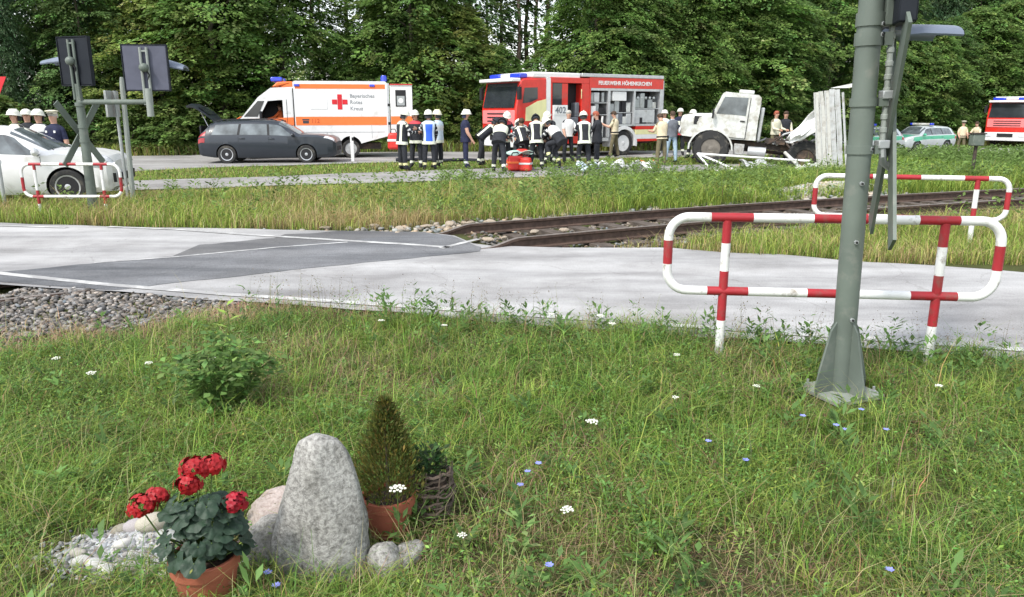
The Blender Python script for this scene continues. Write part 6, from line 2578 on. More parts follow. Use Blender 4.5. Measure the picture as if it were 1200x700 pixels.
def person(label, x, y, face, outfit, z=None, group=None, h=1.78, lean=0, hip=(0, 0), knee=(0, 0), armL=(5, 8, 12), armR=(5, 8, 12), head=0, abd=6, seat=False, helmet=None, hair=None, turn=0, extras=()):
    """face: heading in degrees, 0 looks along +Y; angles in degrees; local frame: +Y forward, +X to the right"""
    s = h / 1.78
    t_ = thing('person', label, 'person', (x, y, (gzf(x, y) + .03) if z is None else z), math.radians(face), group)
    r_ = math.radians
    up = Vector((0, math.sin(r_(lean)), math.cos(r_(lean))))
    fw = Vector((0, math.cos(r_(lean)), -math.sin(r_(lean))))
    X_ = Vector((1, 0, 0))
    J, Rr, E, BN = [], [], [], []

    def add(p, r, parent=None, bone=None):
        J.append(Vector(p))
        Rr.append(r)
        k_ = len(J) - 1
        if parent is not None:
            E.append((parent, k_))
            BN.append(bone)
        return k_
    P0 = Vector((0, 0, 0))
    root = add(P0, .125)
    belly = add(P0 + up * .14, .125, root, 'torso')
    chest = add(P0 + up * .32 + fw * .01, .135, belly, 'torso')
    nb = add(P0 + up * .47, .085, chest, 'torso')
    hu = (Vector((0, math.sin(r_(lean * .8 + head)), math.cos(r_(lean * .8 + head)))))
    hf = Vector((0, hu.z, -hu.y))
    nk = add(J[nb] + hu * .07, .056, nb, 'neck')
    h1 = add(J[nk] + hu * .08 + hf * .015, .082, nk, 'head')
    h2 = add(J[h1] + hu * .09 + hf * .005, .086, h1, 'head')
    h3 = add(J[h2] + hu * .06 - hf * .01, .055, h2, 'head')
    feet = []
    hands = []
    for sd, hf_, kn in ((-1, hip[0], knee[0]), (1, hip[1], knee[1])):
        hp = add(P0 + X_ * sd * .095 - Vector((0, 0, .06)), .098, root, 'torso')
        a_ = r_(hf_)
        ab = r_(abd) * sd
        d = Vector((math.sin(ab), math.sin(a_) * math.cos(ab), -math.cos(a_) * math.cos(ab)))
        lg = 1.22 if outfit.get('jacket', (0, 0, 0))[1] < -.08 else 1.08
        kp = add(J[hp] + d * .42, .070 * lg, hp, 'thigh')
        a2 = r_(hf_ - kn)
        d2 = Vector((math.sin(ab) * .4, math.sin(a2), -math.cos(a2)))
        cf = add(J[kp] + d2 * .16, .068 * lg, kp, 'shin0')
        ak = add(J[kp] + d2 * .40, .056 * lg, cf, 'shin')
        ft = Vector((sd * .15, math.cos(a2) if kn < 70 else math.sin(-a2) * .2, -.30 if kn < 70 else -1)).normalized()
        hl = add(J[ak] + Vector((0, -.03, -.045)), .046, ak, 'foot')
        to = add(J[ak] + ft * .19 + Vector((0, 0, -.02 if kn < 70 else 0)), .040, ak, 'foot')
        feet += [J[hl].z - .045, J[to].z - .04]
        if kn >= 80:
            feet.append(J[kp].z - .065)
    for sd, (fl, abd_, el) in ((-1, armL), (1, armR)):
        sh = add(J[nb] - up * .045 + X_ * sd * .175, .066, nb, 'torso')
        a_ = r_(fl - lean * .0)
        ab = r_(abd_) * sd
        base_dn = Vector((0, 0, -1))
        d = Vector((math.sin(ab), math.sin(a_) * math.cos(ab), -math.cos(a_) * math.cos(ab)))
        eb = add(J[sh] + d * .29, .050 * (1 + (lg - 1) * .8), sh, 'uarm')
        a2 = a_ + r_(el)
        d2 = Vector((math.sin(ab) * .3 - sd * .25 * math.sin(r_(el) / 2), math.sin(a2), -math.cos(a2))).normalized()
        fm_ = add(J[eb] + d2 * .12, .046 * (1 + (lg - 1) * .7), eb, 'farm')
        wr = add(J[eb] + d2 * .25, .032, fm_, 'farm')
        pl = add(J[wr] + d2 * .075, .036, wr, 'hand')
        sv = d2.cross(X_).normalized() if abs(d2.x) < .9 else Vector((0, 0, 1))
        curl_ = (d2 * .8 + Vector((-sd, 0, 0)) * .35).normalized()
        for fi in range(4):
            off = sv * (.024 - .016 * fi)
            L1 = (.034, .038, .036, .028)[fi]
            f1 = add(J[pl] + d2 * .028 + off, .0105, pl, 'hand')
            f2 = add(J[f1] + d2 * L1, .0095, f1, 'hand')
            add(J[f2] + curl_ * L1 * .8, .008, f2, 'hand')
        th = add(J[wr] + d2 * .045 + sv * .040 + Vector((-sd * .012, 0, 0)), .012, wr, 'hand')
        add(J[th] + (d2 + sv * .5).normalized() * .045, .0095, th, 'hand')
        hands.append(J[pl].copy())
    dz = -min(feet) if not seat else 0
    J = [p * s + Vector((0, 0, dz * s)) for p in J]
    Rr = [r * s for r in Rr]
    me = bpy.data.meshes.new('skeleton')
    me.from_pydata([tuple(p) for p in J], E, [])
    o = bpy.data.objects.new('body', me)
    col_link(o)
    o.parent = t_
    md = o.modifiers.new('skin', 'SKIN')
    md.use_smooth_shade = True
    md.branch_smoothing = .3
    for i, sv_ in enumerate(me.skin_vertices[0].data):
        sv_.radius = (Rr[i], Rr[i])
        sv_.use_root = (i == 0)
    sub = o.modifiers.new('sub', 'SUBSURF')
    sub.levels = 2
    sub.render_levels = 2
    PEOPLE.append((o, J, Rr, E, BN, outfit))
    # jacket or shirt: a shell round the torso
    jk = outfit.get('jacket')
    org = Vector((0, 0, dz * s))
    if jk:
        fn, lo, puff = jk
        if lean > 30:
            lo = max(lo, -.12)
        puff *= 1.06 if lo < -.08 else 1.02
        ts_ = [lo, lo + .045, lo + .09, .04, .12, .20, .28, .35, .41, .455, .49, .515]
        wx = np.interp(ts_, [-.25, -.1, .05, .15, .32, .42, .46, .49, .52], [.215, .205, .188, .183, .212, .215, .195, .14, .075])
        wy = np.interp(ts_, [-.25, -.1, .05, .15, .32, .42, .46, .49, .52], [.160, .155, .145, .14, .152, .135, .115, .095, .07])
        n_ = 28
        rings = []
        for k_, tt in enumerate(ts_):
            rings.append([tuple(org + (up * tt + X_ * (wx[k_] * puff * math.copysign(abs(math.cos(2 * PI * j / n_)) ** .85, math.cos(2 * PI * j / n_))) + fw * (wy[k_] * puff * math.sin(2 * PI * j / n_))) * s) for j in range(n_)])

        def fm(i, j):
            a_ = 2 * PI * (j + .5) / n_
            return fn((ts_[i] + ts_[i + 1]) / 2, math.cos(a_), math.sin(a_) < 0)
        mb = MB()
        mb.loft(rings, M_turn, fm=fm, cap=False)
        mb.add(rings[0], [tuple(range(n_))], outfit['torso'][0][1])
        mb.build('jacket' if lo < -.08 else 'shirt', t_, smooth=60)
        # collar
    hc = J[h2]
    Mh = Matrix((( *X_, ), (*hf, ), (*hu, ))).transposed().to_4x4()
    Mh.translation = hc
    Mh = Mh @ Matrix.Rotation(math.radians(turn), 4, 'Z')
    # face
    mb = MB()
    for sd in (-1, 1):
        mb.ell((sd * .030, .083, -.015), (.011, .006, .007), M_eye, 8, 4, M=Mh)
    mb.build('eyes', t_)
    mb = MB()
    mb.add([(-.008, .082, -.01), (.008, .082, -.01), (.016, .085, -.052), (-.016, .085, -.052), (0, .112, -.046)], [(0, 1, 4), (1, 2, 4), (2, 3, 4), (3, 0, 4), (0, 3, 2, 1)], M_skin, M=Mh)
    mb.build('nose', t_, smooth=0)
    mb = MB()
    mb.ell((0, .083, -.078), (.022, .006, .005), M_lip, 8, 4, M=Mh)
    mb.build('mouth', t_)
    for sd in (-1, 1):
        mb = MB()
        mb.ell((sd * .086, -.005, -.025), (.008, .018, .028), M_skin, 8, 5, M=Mh)
        mb.build('ear', t_)
    if helmet:
        mb = MB()
        rings = []
        for a_, z_, k_ in ((.0, .005, 1.18), (.0, .015, 1.20), (0, .02, 1.04), (0, .05, 1.02), (0, .085, .90), (0, .115, .68), (0, .132, .38), (0, .138, .08)):
            rings.append([(.118 * k_ * math.cos(2 * PI * j / 20), .140 * k_ * math.sin(2 * PI * j / 20) * (1.06 if k_ > 1.1 else 1) - .005, z_ - (.02 * (1 - math.sin(2 * PI * j / 20)) if k_ > 1.1 else 0)) for j in range(20)])
        mb.loft(rings, helmet, M=Mh)
        ho = mb.build('helmet', t_, smooth=50)
        mb = MB()
        mb.box((0, -.01, .125), (.022, .20, .03), helmet, M=Mh)
        mb.build('helmet_crest', ho, bevel=.008)
        mb = MB()
        rings = []
        for z_, k_ in ((.0, 1.0), (-.06, 1.02), (-.13, 1.10), (-.135, 1.02)):
            rings.append([(.110 * k_ * math.cos(PI + .15 + (PI - .3) * j / 12), .125 * k_ * math.sin(PI + .15 + (PI - .3) * j / 12), z_) for j in range(13)])
        mb.loft(rings, outfit.get('neckcloth', M_turn), closed=False, cap=False, M=Mh)
        nc = mb.build('neck_guard', ho)
        nc.modifiers.new('thickness', 'SOLIDIFY').thickness = .01
    elif hair:
        mb = MB()
        rings = []
        for z_, k_, sh in ((-.055, .88, -.030), (-.02, 1.0, -.022), (.02, 1.03, -.012), (.05, .97, -.006), (.08, .78, -.004), (.10, .45, 0), (.106, .06, 0)):
            rings.append([(.094 * k_ * math.cos(2 * PI * j / 18), .100 * k_ * math.sin(2 * PI * j / 18) + sh - .008, z_) for j in range(18)])
        mb.loft(rings, hair, M=Mh)
        mb.build('hair', t_, smooth=50)
    for fnx in extras:
        fnx(t_, Mh, J, s, org, up, fw)
    return t_


def finish_people():
    bpy.context.view_layer.update()
    dg = bpy.context.evaluated_depsgraph_get()
    for o, J, Rr, E, BN, outfit in PEOPLE:
        me = bpy.data.meshes.new_from_object(o.evaluated_get(dg))
        n_ = len(me.polygons)
        c = np.empty(n_ * 3)
        me.polygons.foreach_get('center', c)
        c = c.reshape(-1, 3)
        best = np.full(n_, 1e9)
        bi = np.zeros(n_, int)
        bt = np.zeros(n_)
        for k_, (a, b_) in enumerate(E):
            A, B = np.array(J[a]), np.array(J[b_])
            d = B - A
            t = np.clip(((c - A) @ d) / max(1e-9, d @ d), 0, 1)
            dist = np.linalg.norm(c - (A + t[:, None] * d), axis=1) / (.4 * (Rr[a] + Rr[b_]) + .02)
            m_ = dist < best
            best[m_], bi[m_], bt[m_] = dist[m_], k_, t[m_]
        mats = []
        mi = np.zeros(n_, int)
        lut = {}
        for k_ in range(len(E)):
            lut[k_] = outfit[BN[k_]] if BN[k_] in outfit else DEF[BN[k_]]
        for f in range(n_):
            for te, m_ in lut[bi[f]]:
                if bt[f] <= te:
                    break
            if m_ not in mats:
                mats.append(m_)
            mi[f] = mats.index(m_)
        me.materials.clear()
        for m_ in mats:
            me.materials.append(m_)
        me.polygons.foreach_set('material_index', mi.astype(np.int32))
        me.shade_smooth()
        o.modifiers.clear()
        o.data = me


def one(m):
    return [(1.0, m)]


DEF = dict(neck=one(M_skin), head=one(M_skin), hand=one(M_skin), foot=one(M_black), torso=one(M_turn), uarm=one(M_turn), farm=one(M_turn), thigh=one(M_turn), shin0=one(M_turn), shin=one(M_turn))


def fire_suit(fn, base=M_turn, band=M_silverband, lo=-.19, legband=M_pale, yoke=None, neckcloth=M_turn, arms=True):
    o = dict(jacket=(fn, lo, 1.0), torso=one(base), thigh=one(base), shin0=one(base), shin=[(.38, base), (.72, legband), (1, base)], foot=one(M_black),
             uarm=[(.30, yoke or base), (.58, base), (.80, band), (1, base)] if arms else one(base), farm=one(base), neckcloth=neckcloth)
    if arms:
        o['farm'] = [(.35, band), (1, base)]
    return o


def j_frame(panel=M_turn, frame=M_pale, base=M_turn, yoke=M_pale, hem=M_pale):
    def f(t, lat, back):
        if t < -.10:
            return hem
        if t > .40:
            return yoke
        if back:
            if abs(lat) < .42:
                return panel
            if abs(lat) < .74:
                return frame
            return base
        if .40 < abs(lat) < .66:
            return frame
        return base
    return f


def j_plain(base, hem=None, chest=None, ymin=.24, ymax=.33):
    def f(t, lat, back):
        if hem and t < -.10:
            return hem
        if chest and ymin < t < ymax:
            return chest
        return base
    return f


def j_yoke(base, yoke, t0, hem):
    def f(t, lat, back):
        if t < -.10:
            return hem
        return yoke if t > t0 else base
    return f


def cap_x(m):
    def f(t_, Mh, J, s, org, up, fw):
        mb = MB()
        mb.lathe([(.100, .03), (.103, .06), (.135, .085), (.132, .10), (.05, .115), (.01, .115)], 18, m, M=Mh)
        mb.prism([(-.08, .07), (.08, .07), (.06, .15), (-.06, .15)], .035, .045, M_black, axis='z', M=Mh)
        mb.build('cap', t_, smooth=40)
    return f


def belt_x(m=M_black):
    def f(t_, Mh, J, s, org, up, fw):
        mb = MB()
        rings = []
        for tt in (-.03, .025):
            rings.append([tuple(org + (up * tt + Vector((.198 * math.cos(2 * PI * j / 22), 0, 0)) + fw * (.152 * math.sin(2 * PI * j / 22))) * s) for j in range(22)])
        mb.loft(rings, m)
        p = org + (up * -.05 + Vector((.20, 0, 0))) * s
        mb.box(p, (.06, .14, .18), m)
        mb.build('belt', t_)
    return f


def badge_x(t_, Mh, J, s, org, up, fw):
    for sd in (-1, 1):
        mb = MB()
        p = org + (up * .36 + Vector((sd * .10, 0, 0)) + fw * .150) * s
        mb.box(p, (.05, .012, .05), M_whitec)
        mb.build('badge', t_, bevel=.004)


SHIRT = lambda m, tr, sleeve_skin=True: dict(jacket=(j_plain(m), -.07, .96), torso=one(tr), thigh=one(tr), shin0=one(tr), shin=one(tr), uarm=[(.85, m), (1, M_skin if sleeve_skin else m)], farm=one(M_skin if sleeve_skin else m), foot=one(M_black))

# left group behind the white car
person('person in a cream jacket and white helmet, leftmost behind the white car', -11.35, 18.0, 160, dict(SHIRT(M_cream, M_turn, False)), helmet=M_helm, armR=(40, 10, 60))
person('person in dark clothes and white helmet, second from left behind the white car', -11.62, 18.9, 200, fire_suit(j_plain(M_turn), yoke=M_whitec), helmet=M_helm, armL=(10, 20, 70))
person('person in dark grey jacket with white collar and helmet beside the navy uniform', -10.62, 17.7, 175, fire_suit(j_yoke(M_greyc, M_whitec, .37, M_turn), base=M_turn), helmet=M_helm, armR=(35, 14, 80), armL=(35, 14, 80))
person('person in a navy short sleeved uniform with two chest badges and a pale cap', -10.06, 17.3, 172, dict(SHIRT(M_navy, M_navy)), hair=M_hairg, armL=(0, 14, 10), armR=(0, 14, 8), extras=(badge_x, cap_x(M_cream)))
# group of four near the ambulance door
person('firefighter in a pale vest with dark squares, leftmost by the ambulance door', -3.35, 23.9, -55, fire_suit(j_frame(), yoke=M_pale, legband=M_yel), helmet=M_helm, armL=(40, 10, 60), armR=(30, 12, 60), head=14, lean=4)
person('firefighter with a red collar and white helmet facing the camera by the ambulance door', -3.06, 25.0, 165, fire_suit(j_yoke(M_turn, M_redc, .42, M_pale)), helmet=M_helm, armL=(35, 8, 75), armR=(35, 8, 75), head=10)
person('firefighter seen from behind in a bright blue back vest with pale edges', -2.54, 24.0, 8, fire_suit(j_frame(M_bluev, M_bluel, M_turn, M_bluel, M_pale), yoke=M_bluel, legband=M_yel), helmet=M_helm, armL=(30, 12, 60), armR=(15, 12, 40), head=8)
person('person in a pale blue banded jacket and cream helmet behind the blue vest', -2.38, 25.2, 60, fire_suit(j_plain(M_bluel, M_pale, M_silverband), base=M_turn, yoke=M_bluel), helmet=M_cream, armL=(20, 8, 50), armR=(20, 12, 50))
person('firefighter in navy overalls with bare arms and a white helmet standing alone on the path', -1.46, 24.6, -85, dict(jacket=(j_plain(M_navy), -.15, .98), torso=one(M_navy), thigh=one(M_navy), shin0=one(M_navy), shin=[(.40, M_navy), (.72, M_silverband), (1, M_navy)], uarm=[(.50, M_navy), (1, M_skin)], farm=one(M_skin), neckcloth=M_navy), helmet=M_helm, armL=(5, 6, 15), armR=(12, 8, 20), head=6)
# crew round the casualty
person('firefighter bending to the right, half hidden behind the one with the pale back', -1.02, 26.0, -70, fire_suit(j_frame(), yoke=M_whitec), lean=52, hip=(12, -8), knee=(14, 6), armL=(30, 6, 30), armR=(34, 8, 30), helmet=M_turn, head=0)
person('firefighter bending forward with a wide pale upper back, nearest on the path', -.38, 23.0, -12, fire_suit(j_yoke(M_turn, M_pale, .20, M_pale), yoke=M_turn, band=M_silverband, legband=M_pale), lean=38, hip=(18, -14), knee=(22, 10), armL=(28, 14, 30), armR=(34, 14, 30), helmet=M_turn, head=22, abd=10)
person('firefighter seen from behind with a yellow framed dark back panel', .76, 24.3, 4, fire_suit(j_frame(M_turn, M_pale, M_turn, M_pale, M_pale)), lean=16, hip=(2, -2), knee=(6, 6), armL=(30, 12, 35), armR=(24, 14, 30), helmet=M_turn, head=42, abd=8)
person('firefighter crouching sideways in a white and black jacket with a yellow hem', 1.47, 24.0, 52, fire_suit(j_yoke(M_turn, M_whitec, .22, M_yel), yoke=M_whitec, legband=M_yel), lean=44, hip=(78, 44), knee=(96, 70), armL=(40, 12, 30), armR=(38, 14, 25), helmet=M_helm, head=10)
person('firefighter with a white helmet and yellow striped back beside the crouching one', 2.26, 24.5, 8, fire_suit(j_frame(M_turn, M_pale, M_turn, M_whitec, M_pale)), lean=12, hip=(20, 4), knee=(34, 20), armL=(34, 14, 40), armR=(24, 12, 40), helmet=M_helm, head=10)
person('person in a black jacket with red hair at the locker of the fire engine', 2.78, 25.6, 78, fire_suit(j_plain(M_turn), arms=False), hair=M_hairr, armL=(40, 8, 60), armR=(30, 10, 50), head=14)
person('firefighter in black kneeling between the framed back and the crouching one', 1.12, 25.2, 170, fire_suit(j_plain(M_turn, M_silverband)), lean=36, hip=(70, 40), knee=(90, 80), armL=(50, 10, 30), armR=(44, 10, 30), helmet=M_helm, head=6)
person('person in a white jacket bending over the red rescue bags', .26, 25.6, 185, fire_suit(j_plain(M_whitec, M_redc)), lean=48, hip=(30, 14), knee=(40, 24), armL=(40, 12, 30), armR=(40, 12, 30), hair=M_hair)
person('police officer in a beige shirt with khaki trousers at the fire engine rear wheel', 4.0, 30.6, 70, SHIRT(M_beige, M_olive), hair=M_hair, armL=(35, 10, 80), armR=(35, 10, 70), head=12, hip=(10, -8), knee=(6, 4), extras=(belt_x(),))
person('firefighter in black looking down between the framed back and the crouching one', 1.30, 26.3, 150, fire_suit(j_plain(M_turn, M_pale, M_silverband)), lean=18, armL=(40, 10, 50), armR=(40, 10, 50), helmet=M_helm, head=18)
person('firefighter in a red collared black jacket behind the rescue bags', -.25, 26.6, 200, fire_suit(j_yoke(M_turn, M_redc, .42, M_pale)), lean=14, armL=(34, 10, 60), armR=(34, 10, 60), helmet=M_helm, head=22)
person('firefighter kneeling with a pale back left of the yellow framed back', .38, 24.9, 20, fire_suit(j_frame(M_turn, M_pale, M_turn, M_pale, M_pale)), lean=40, hip=(84, 30), knee=(100, 84), armL=(50, 10, 30), armR=(50, 10, 30), helmet=M_helm, head=16)
person('bareheaded person in a white shirt standing at the open crew door', 1.95, 27.2, 205, SHIRT(M_whitec, M_turn), hair=M_hairg, armL=(30, 8, 60), armR=(10, 8, 20))
# group in front of the truck
person('police officer in a beige shirt and olive trousers in the weeds before the truck', 4.93, 25.8, 22, SHIRT(M_beige, M_olive), hair=M_hair, armL=(25, 14, 70), armR=(25, 10, 60), head=28, lean=4, extras=(belt_x(),), h=1.72)
person('person in a dark grey top and pale blue jeans beside the beige officer', 5.60, 27.5, 15, SHIRT(M_greyc, M_jeans), hair=M_hair, armL=(5, 8, 14), armR=(5, 8, 14), hip=(6, -6))
person('firefighter with a white helmet behind the person in jeans', 6.0, 31.0, 150, fire_suit(j_yoke(M_turn, M_pale, .36, M_pale)), helmet=M_helm)
person('firefighter in a white helmet and banded navy jacket, tallest by the truck nose', 6.82, 32.0, 170, fire_suit(j_plain(M_navy, M_redc, M_pale)), helmet=M_helm, h=1.84)
person('firefighter with a white helmet at the truck nose', 6.80, 29.6, 120, fire_suit(j_plain(M_turn, M_pale, M_silverband), yoke=M_pale), helmet=M_helm, armL=(50, 10, 50))
person('person in a cream shirt with red hair behind the truck chassis', 10.05, 30.0, -150, SHIRT(M_cream, M_olive, False), hair=M_hairr, armL=(20, 8, 60), armR=(20, 8, 60))
person('person in a dark vest with cream sleeves behind the truck chassis', 10.45, 30.1, 172, dict(SHIRT(M_turn, M_turn, False), uarm=one(M_cream), farm=[(.8, M_cream), (1, M_skin)]), hair=M_hair, armL=(10, 10, 30), armR=(10, 10, 30))
# officers far right
person('police officer in beige shirt and cap, left of the pair by the far police car', 24.9, 43.4, 165, SHIRT(M_beige, M_olive), hair=M_hair, armL=(10, 10, 40), armR=(10, 10, 40), extras=(cap_x(M_cream), belt_x()))
person('bareheaded police officer in beige leaning over, right of the pair by the far fire engine', 25.5, 43.0, 120, SHIRT(M_beige, M_olive), hair=M_hair, lean=16, armL=(25, 10, 40), armR=(25, 16, 50), extras=(belt_x(),))
# ambulance driver
dr = person('ambulance driver in an orange jacket seen through the cab window', -9.02, 30.78, 90, dict(jacket=(j_plain(M_orangec), -.10, .9), torso=one(M_orangec), uarm=one(M_orangec), farm=one(M_orangec), thigh=one(M_turn), shin0=one(M_turn), shin=one(M_turn)), z=1.30, seat=True, hip=(86, 86), knee=(80, 80), armL=(50, 6, 30), armR=(50, 6, 30), hair=M_hair, h=1.7)
finish_people()

# ------------------------------------------------------------------ trees


def spray_crown(name, parent, H, prof, nspray, k, L, lsz, lw, col, vary, droop, seed, z0=.03, shell=.55, lumps=.5, up_n=1.0, hue=(1, 1, 1), leaf_droop=.25):
    rg_ = np.random.default_rng(seed)
    u = z0 + (1 - z0) * rg_.random(nspray) ** .95
    a = rg_.uniform(0, 2 * PI, nspray)
    lump = 1 + lumps * (vnoise(a * 1.6 + seed, u * 9, 1.0, seed) - .5) * 2 + .25 * lumps * (vnoise(a * 5 + seed, u * 26, 1.0, seed + 2) - .5) * 2
    rad = np.interp(u, prof[0], prof[1]) * lump
    rr_ = rad * (shell + (1 - shell) * rg_.random(nspray))
    c = np.stack([np.cos(a) * rr_, np.sin(a) * rr_, u * H], -1)
    az = a + rg_.normal(0, .35, nspray)
    out = np.stack([np.cos(az), np.sin(az), rg_.normal(-droop, .22, nspray)], -1)
    side = np.stack([-np.sin(az), np.cos(az), rg_.normal(0, .15, nspray)], -1)
    base = np.array(col)[None] * np.exp(rg_.normal(0, vary, (nspray, 1))) * (1 + rg_.normal(0, .08, (nspray, 3)))
    rep = np.repeat(np.arange(nspray), k)
    n = len(rep)
    s_ = rg_.random(n)
    lat = rg_.uniform(-1, 1, n)
    LL = (L * rg_.uniform(.6, 1.35, nspray))[rep]
    P_ = c[rep] + out[rep] * ((s_ - .35) * LL)[:, None] + side[rep] * (lat * LL * .42 * (1.05 - .7 * s_))[:, None]
    P_[:, 2] -= (np.abs(lat) * .12 + s_ ** 2 * droop * .5) * LL * .8
    P_ += rg_.normal(0, .035, (n, 3))
    D = out[rep] * rg_.uniform(.35, 1, (n, 1)) + side[rep] * (np.sign(lat) * rg_.uniform(.2, .9, n))[:, None]
    D[:, 2] -= leaf_droop * rg_.random(n)
    N_ = np.stack([rg_.normal(0, .42, n) + np.cos(az[rep]) * .35, rg_.normal(0, .42, n) + np.sin(az[rep]) * .35, np.full(n, up_n)], -1)
    cc = np.clip(base[rep] * np.exp(rg_.normal(0, .20, (n, 1))), .004, .5)
    sz = rg_.uniform(.7, 1.35, n) * lsz
    return leaves(name, P_, D, N_, sz, sz * lw, cc, .12, parent=parent)


def trunk_mesh(parent, H, r, limbs, m, spread, seed, z0=.15):
    rg_ = random.Random(seed)
    mb = MB()
    pts = [Vector((rg_.uniform(-.06, .06) * i, rg_.uniform(-.06, .06) * i, H * .93 * i / 7 - (.2 if i == 0 else 0))) for i in range(8)]
    mb.tube(pts, [r * (1.15 - .98 * i / 7) for i in range(8)], m, n=9)
    for i in range(limbs):
        f = z0 + (.85 - z0) * i / limbs
        p = pts[0].lerp(pts[-1], f)
        a = i * 2.4 + rg_.uniform(-.4, .4)
        ln = spread * (1.05 - .75 * f) * rg_.uniform(.6, 1)
        q_ = p + Vector((math.cos(a) * ln * .5, math.sin(a) * ln * .5, ln * .25))
        e = p + Vector((math.cos(a) * ln, math.sin(a) * ln, ln * rg_.uniform(.2, .5)))
        mb.tube([p, q_, e], [r * .38 * (1 - .5 * f), r * .25 * (1 - .5 * f), r * .07], m, n=5)
    return mb.build('trunk', parent, smooth=60)


def tree(name, kind, seed):
    t_ = thing(name, '', 'tree')
    if kind == 'beech':
        trunk_mesh(t_, 10, .17, 12, M_bark, 2.2, seed)
        spray_crown('crown', t_, 10, ([0, .04, .2, .45, .75, 1], [1.6, 2.5, 3.1, 3.1, 2.3, .5]), 1150, 40, .95, .165, .62, (.165, .265, .070), .30, .30, seed, shell=.62)
    elif kind == 'hornbeam':
        trunk_mesh(t_, 9, .15, 12, M_bark, 2.0, seed)
        spray_crown('crown', t_, 9, ([0, .04, .2, .5, .8, 1], [1.7, 2.5, 2.9, 2.8, 2.0, .5]), 1120, 40, .85, .155, .6, (.245, .315, .082), .30, .22, seed, lumps=.6, shell=.62)
    elif kind == 'spruce':
        trunk_mesh(t_, 15, .19, 10, M_bark, 1.8, seed, .05)
        spray_crown('crown', t_, 15, ([0, .03, .15, .5, .8, 1], [1.8, 2.5, 2.5, 1.8, .9, .1]), 1000, 34, 1.15, .21, .30, (.095, .165, .075), .28, .55, seed, shell=.3, lumps=.35, leaf_droop=.8)
    elif kind == 'dark':
        trunk_mesh(t_, 14, .20, 12, M_bark, 2.4, seed, .05)
        spray_crown('crown', t_, 14, ([0, .04, .2, .5, .8, 1], [1.8, 3.0, 3.6, 3.4, 2.4, .6]), 1250, 38, 1.05, .175, .55, (.135, .225, .070), .30, .4, seed)
    elif kind == 'shrub':
        trunk_mesh(t_, 2.2, .05, 9, M_bark, 1.0, seed, .02)
        spray_crown('crown', t_, 2.3, ([0, .1, .4, .75, 1], [1.0, 1.25, 1.35, .95, .2]), 220, 26, .6, .15, .6, (.15, .225, .065), .32, .1, seed, lumps=.5)
    elif kind == 'pine':
        trunk_mesh(t_, 17, .16, 6, M_barkp, 1.8, seed, .62)
        spray_crown('crown', t_, 17, ([0, .62, .72, .85, 1], [.1, .3, 1.8, 2.0, .5]), 260, 26, .8, .17, .25, (.035, .062, .026), .3, .1, seed, z0=.6, shell=.2)
    return t_


TEXT = {
    'beech': ('beech_tree', 'leafy mid green tree', 'leafy trees'),
    'hornbeam': ('hornbeam_tree', 'yellowish green bushy tree', 'yellowish trees'),
    'spruce': ('spruce_tree', 'dark spruce with hanging branches', 'dark spruces'),
    'dark': ('broadleaf_tree', 'dark broadleaf tree', 'dark broadleaf trees'),
    'shrub': ('forest_shrub', 'low green shrub at the forest foot', 'shrubs at the forest foot'),
    'pine': ('pine_tree', 'tall pine with a bare reddish trunk', 'bare stemmed pines'),
}
PROTO = {}
used = set()
for kind, n_ in (('beech', 3), ('hornbeam', 2), ('spruce', 2), ('dark', 2), ('shrub', 2), ('pine', 1)):
    PROTO[kind] = [tree(TEXT[kind][0], kind, 10 + 7 * i + len(kind)) for i in range(n_)]
rt = random.Random(21)


def put(kind, x, y, sc, row=None, rz=None):
    pr = PROTO[kind][rt.randrange(len(PROTO[kind]))]
    if pr.name in used:
        o = copy_tree(pr)
    else:
        o = pr
        used.add(pr.name)
    o.location = (x, y, gzf(x, y) - .05)
    o.rotation_euler = (0, 0, rt.uniform(0, 6.28) if rz is None else rz)
    o.scale = (sc * rt.uniform(.9, 1.1), sc * rt.uniform(.9, 1.1), sc * rt.uniform(.92, 1.1))
    w_ = zone(x / y)
    o['label'] = TEXT[kind][1] + (', ' if row is None else ', %s, ' % ROWS[row]) + w_
    o['group'] = TEXT[kind][2] + ' ' + w_
    o['category'] = 'shrub' if kind == 'shrub' else 'tree'
    return o


ROWS = ('front row', 'second row', 'back row')
ZONES = [(-.60, 'at the left edge'), (-.44, 'behind the sign backs'), (-.34, 'behind the raised tailgate'), (-.25, 'above the ambulance cab'), (-.14, 'above the ambulance box'), (-.05, 'left of the fire engine'), (.06, 'above the fire engine cab'),
         (.18, 'above the fire engine lockers'), (.27, 'above the truck bonnet'), (.36, 'above the truck chassis'), (.46, 'left of the big pole'), (.56, 'above the far police car'), (9, 'at the right edge')]


def zone(q_):
    for a, n_ in ZONES:
        if q_ < a:
            return n_


def gap(x, y, w=.0):
    q_ = x / y
    return abs(q_ + .232) < .050 + w or abs(q_ - .012) < .045 + w


def kind_at(x, y, row):
    q_ = x / y
    r0 = rt.random()
    if row == 0:
        if q_ < -.52:
            return 'spruce' if r0 < .5 else 'dark'
        if q_ < -.33:
            return 'hornbeam' if r0 < .7 else 'beech'
        if q_ < -.1:
            return 'beech' if r0 < .75 else 'dark'
        if q_ < .05:
            return 'hornbeam' if r0 < .5 else 'beech'
        if q_ < .30:
            return 'hornbeam' if r0 < .55 else 'beech'
        if q_ < .42:
            return 'beech' if r0 < .6 else 'dark'
        return 'dark' if r0 < .6 else 'beech'
    return 'spruce' if r0 < .45 else 'dark'


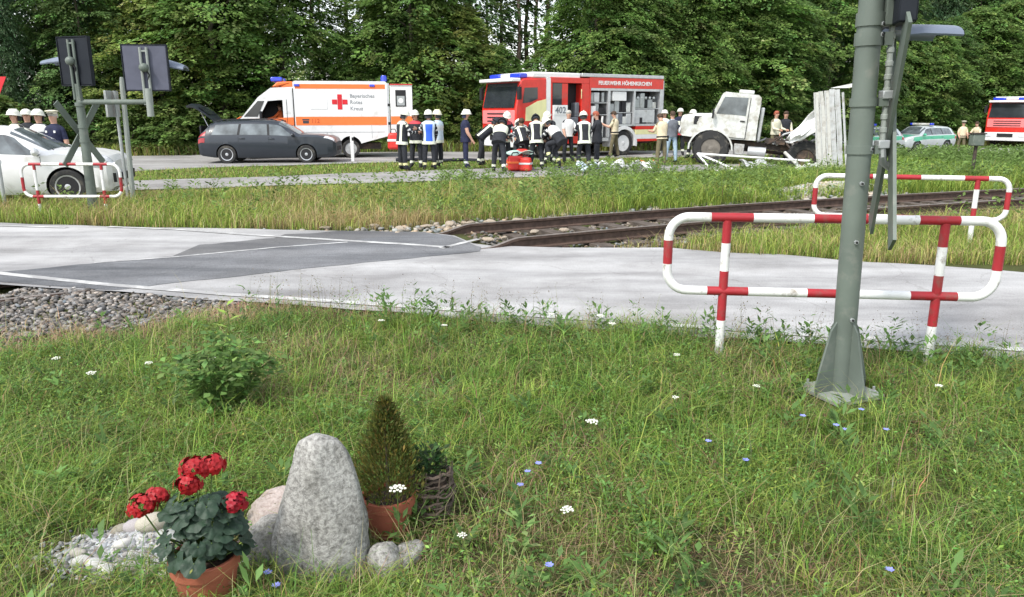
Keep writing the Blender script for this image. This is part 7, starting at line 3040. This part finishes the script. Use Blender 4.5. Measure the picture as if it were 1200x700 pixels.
rf = lambda x: float(np.interp(x, RFX, RFY))
x = -44.0
while x < 56:
    y = rf(x) + 3.2 + rt.uniform(-.5, .8)
    if abs(x / y) < .82:
        kd = kind_at(x, y, 0)
        g_ = gap(x, y)
        sc = rt.uniform(.80, 1.05) * (.62 if kd in ('spruce', 'dark') else 1.0)
        if g_:
            kd, sc = 'beech', .52
        put(kd, x, y, sc, 0)
    x += rt.uniform(2.0, 2.8)
x = -50.0
while x < 66:
    y = rf(x) + 7.5 + rt.uniform(-1, 1)
    if abs(x / y) < .82 and not gap(x, y, .005):
        put(kind_at(x, y, 1), x, y, rt.uniform(.85, 1.1), 1)
    x += rt.uniform(2.8, 3.6)
x = -56.0
while x < 72:
    y = rf(x) + 13.5 + rt.uniform(-1.5, 1.5)
    if abs(x / y) < .82 and not gap(x, y, .012):
        put(kind_at(x, y, 2), x, y, rt.uniform(1.1, 1.35), 2)
    x += rt.uniform(3.4, 4.4)
x = -44.0
while x < 56:
    y = rf(x) + 1.5 + rt.uniform(-.4, .5)
    if abs(x / y) < .82:
        put('shrub', x, y, rt.uniform(.6, 1.05))
    x += rt.uniform(1.6, 3.0)
for q_, y in ((-.245, 44), (-.205, 47), (-.05, 45), (-.012, 46), (.008, 44), (.018, 48), (.045, 46), (-.235, 52), (.03, 55), (-.03, 53), (.52, 62), (.56, 64)):
    put('pine', q_ * y, y, rt.uniform(.85, 1.0))
for kind in PROTO:
    for pr in PROTO[kind]:
        if pr.name not in used:
            for c_ in list(pr.children):
                bpy.data.objects.remove(c_)
            bpy.data.objects.remove(pr)
# rough pale grass along the foot of the forest
n = 26000
X = R.uniform(-36, 46, n)
Y = np.interp(X, RFX, RFY) + np.abs(R.normal(0, 1.1, n)) - .3
k = np.abs(X) < .76 * Y
X, Y = X[k], Y[k]
cc = np.where((R.random(len(X)) < .5)[:, None], mixcol(len(X), (.30, .26, .12), .2), mixcol(len(X), YGREEN, .25))
eg = blades('edge_grass', X, Y, gz(X, Y), R.uniform(.15, .7, len(X)), R.uniform(.02, .04, len(X)), cc, .3, .5)
tag(eg, kind='stuff')
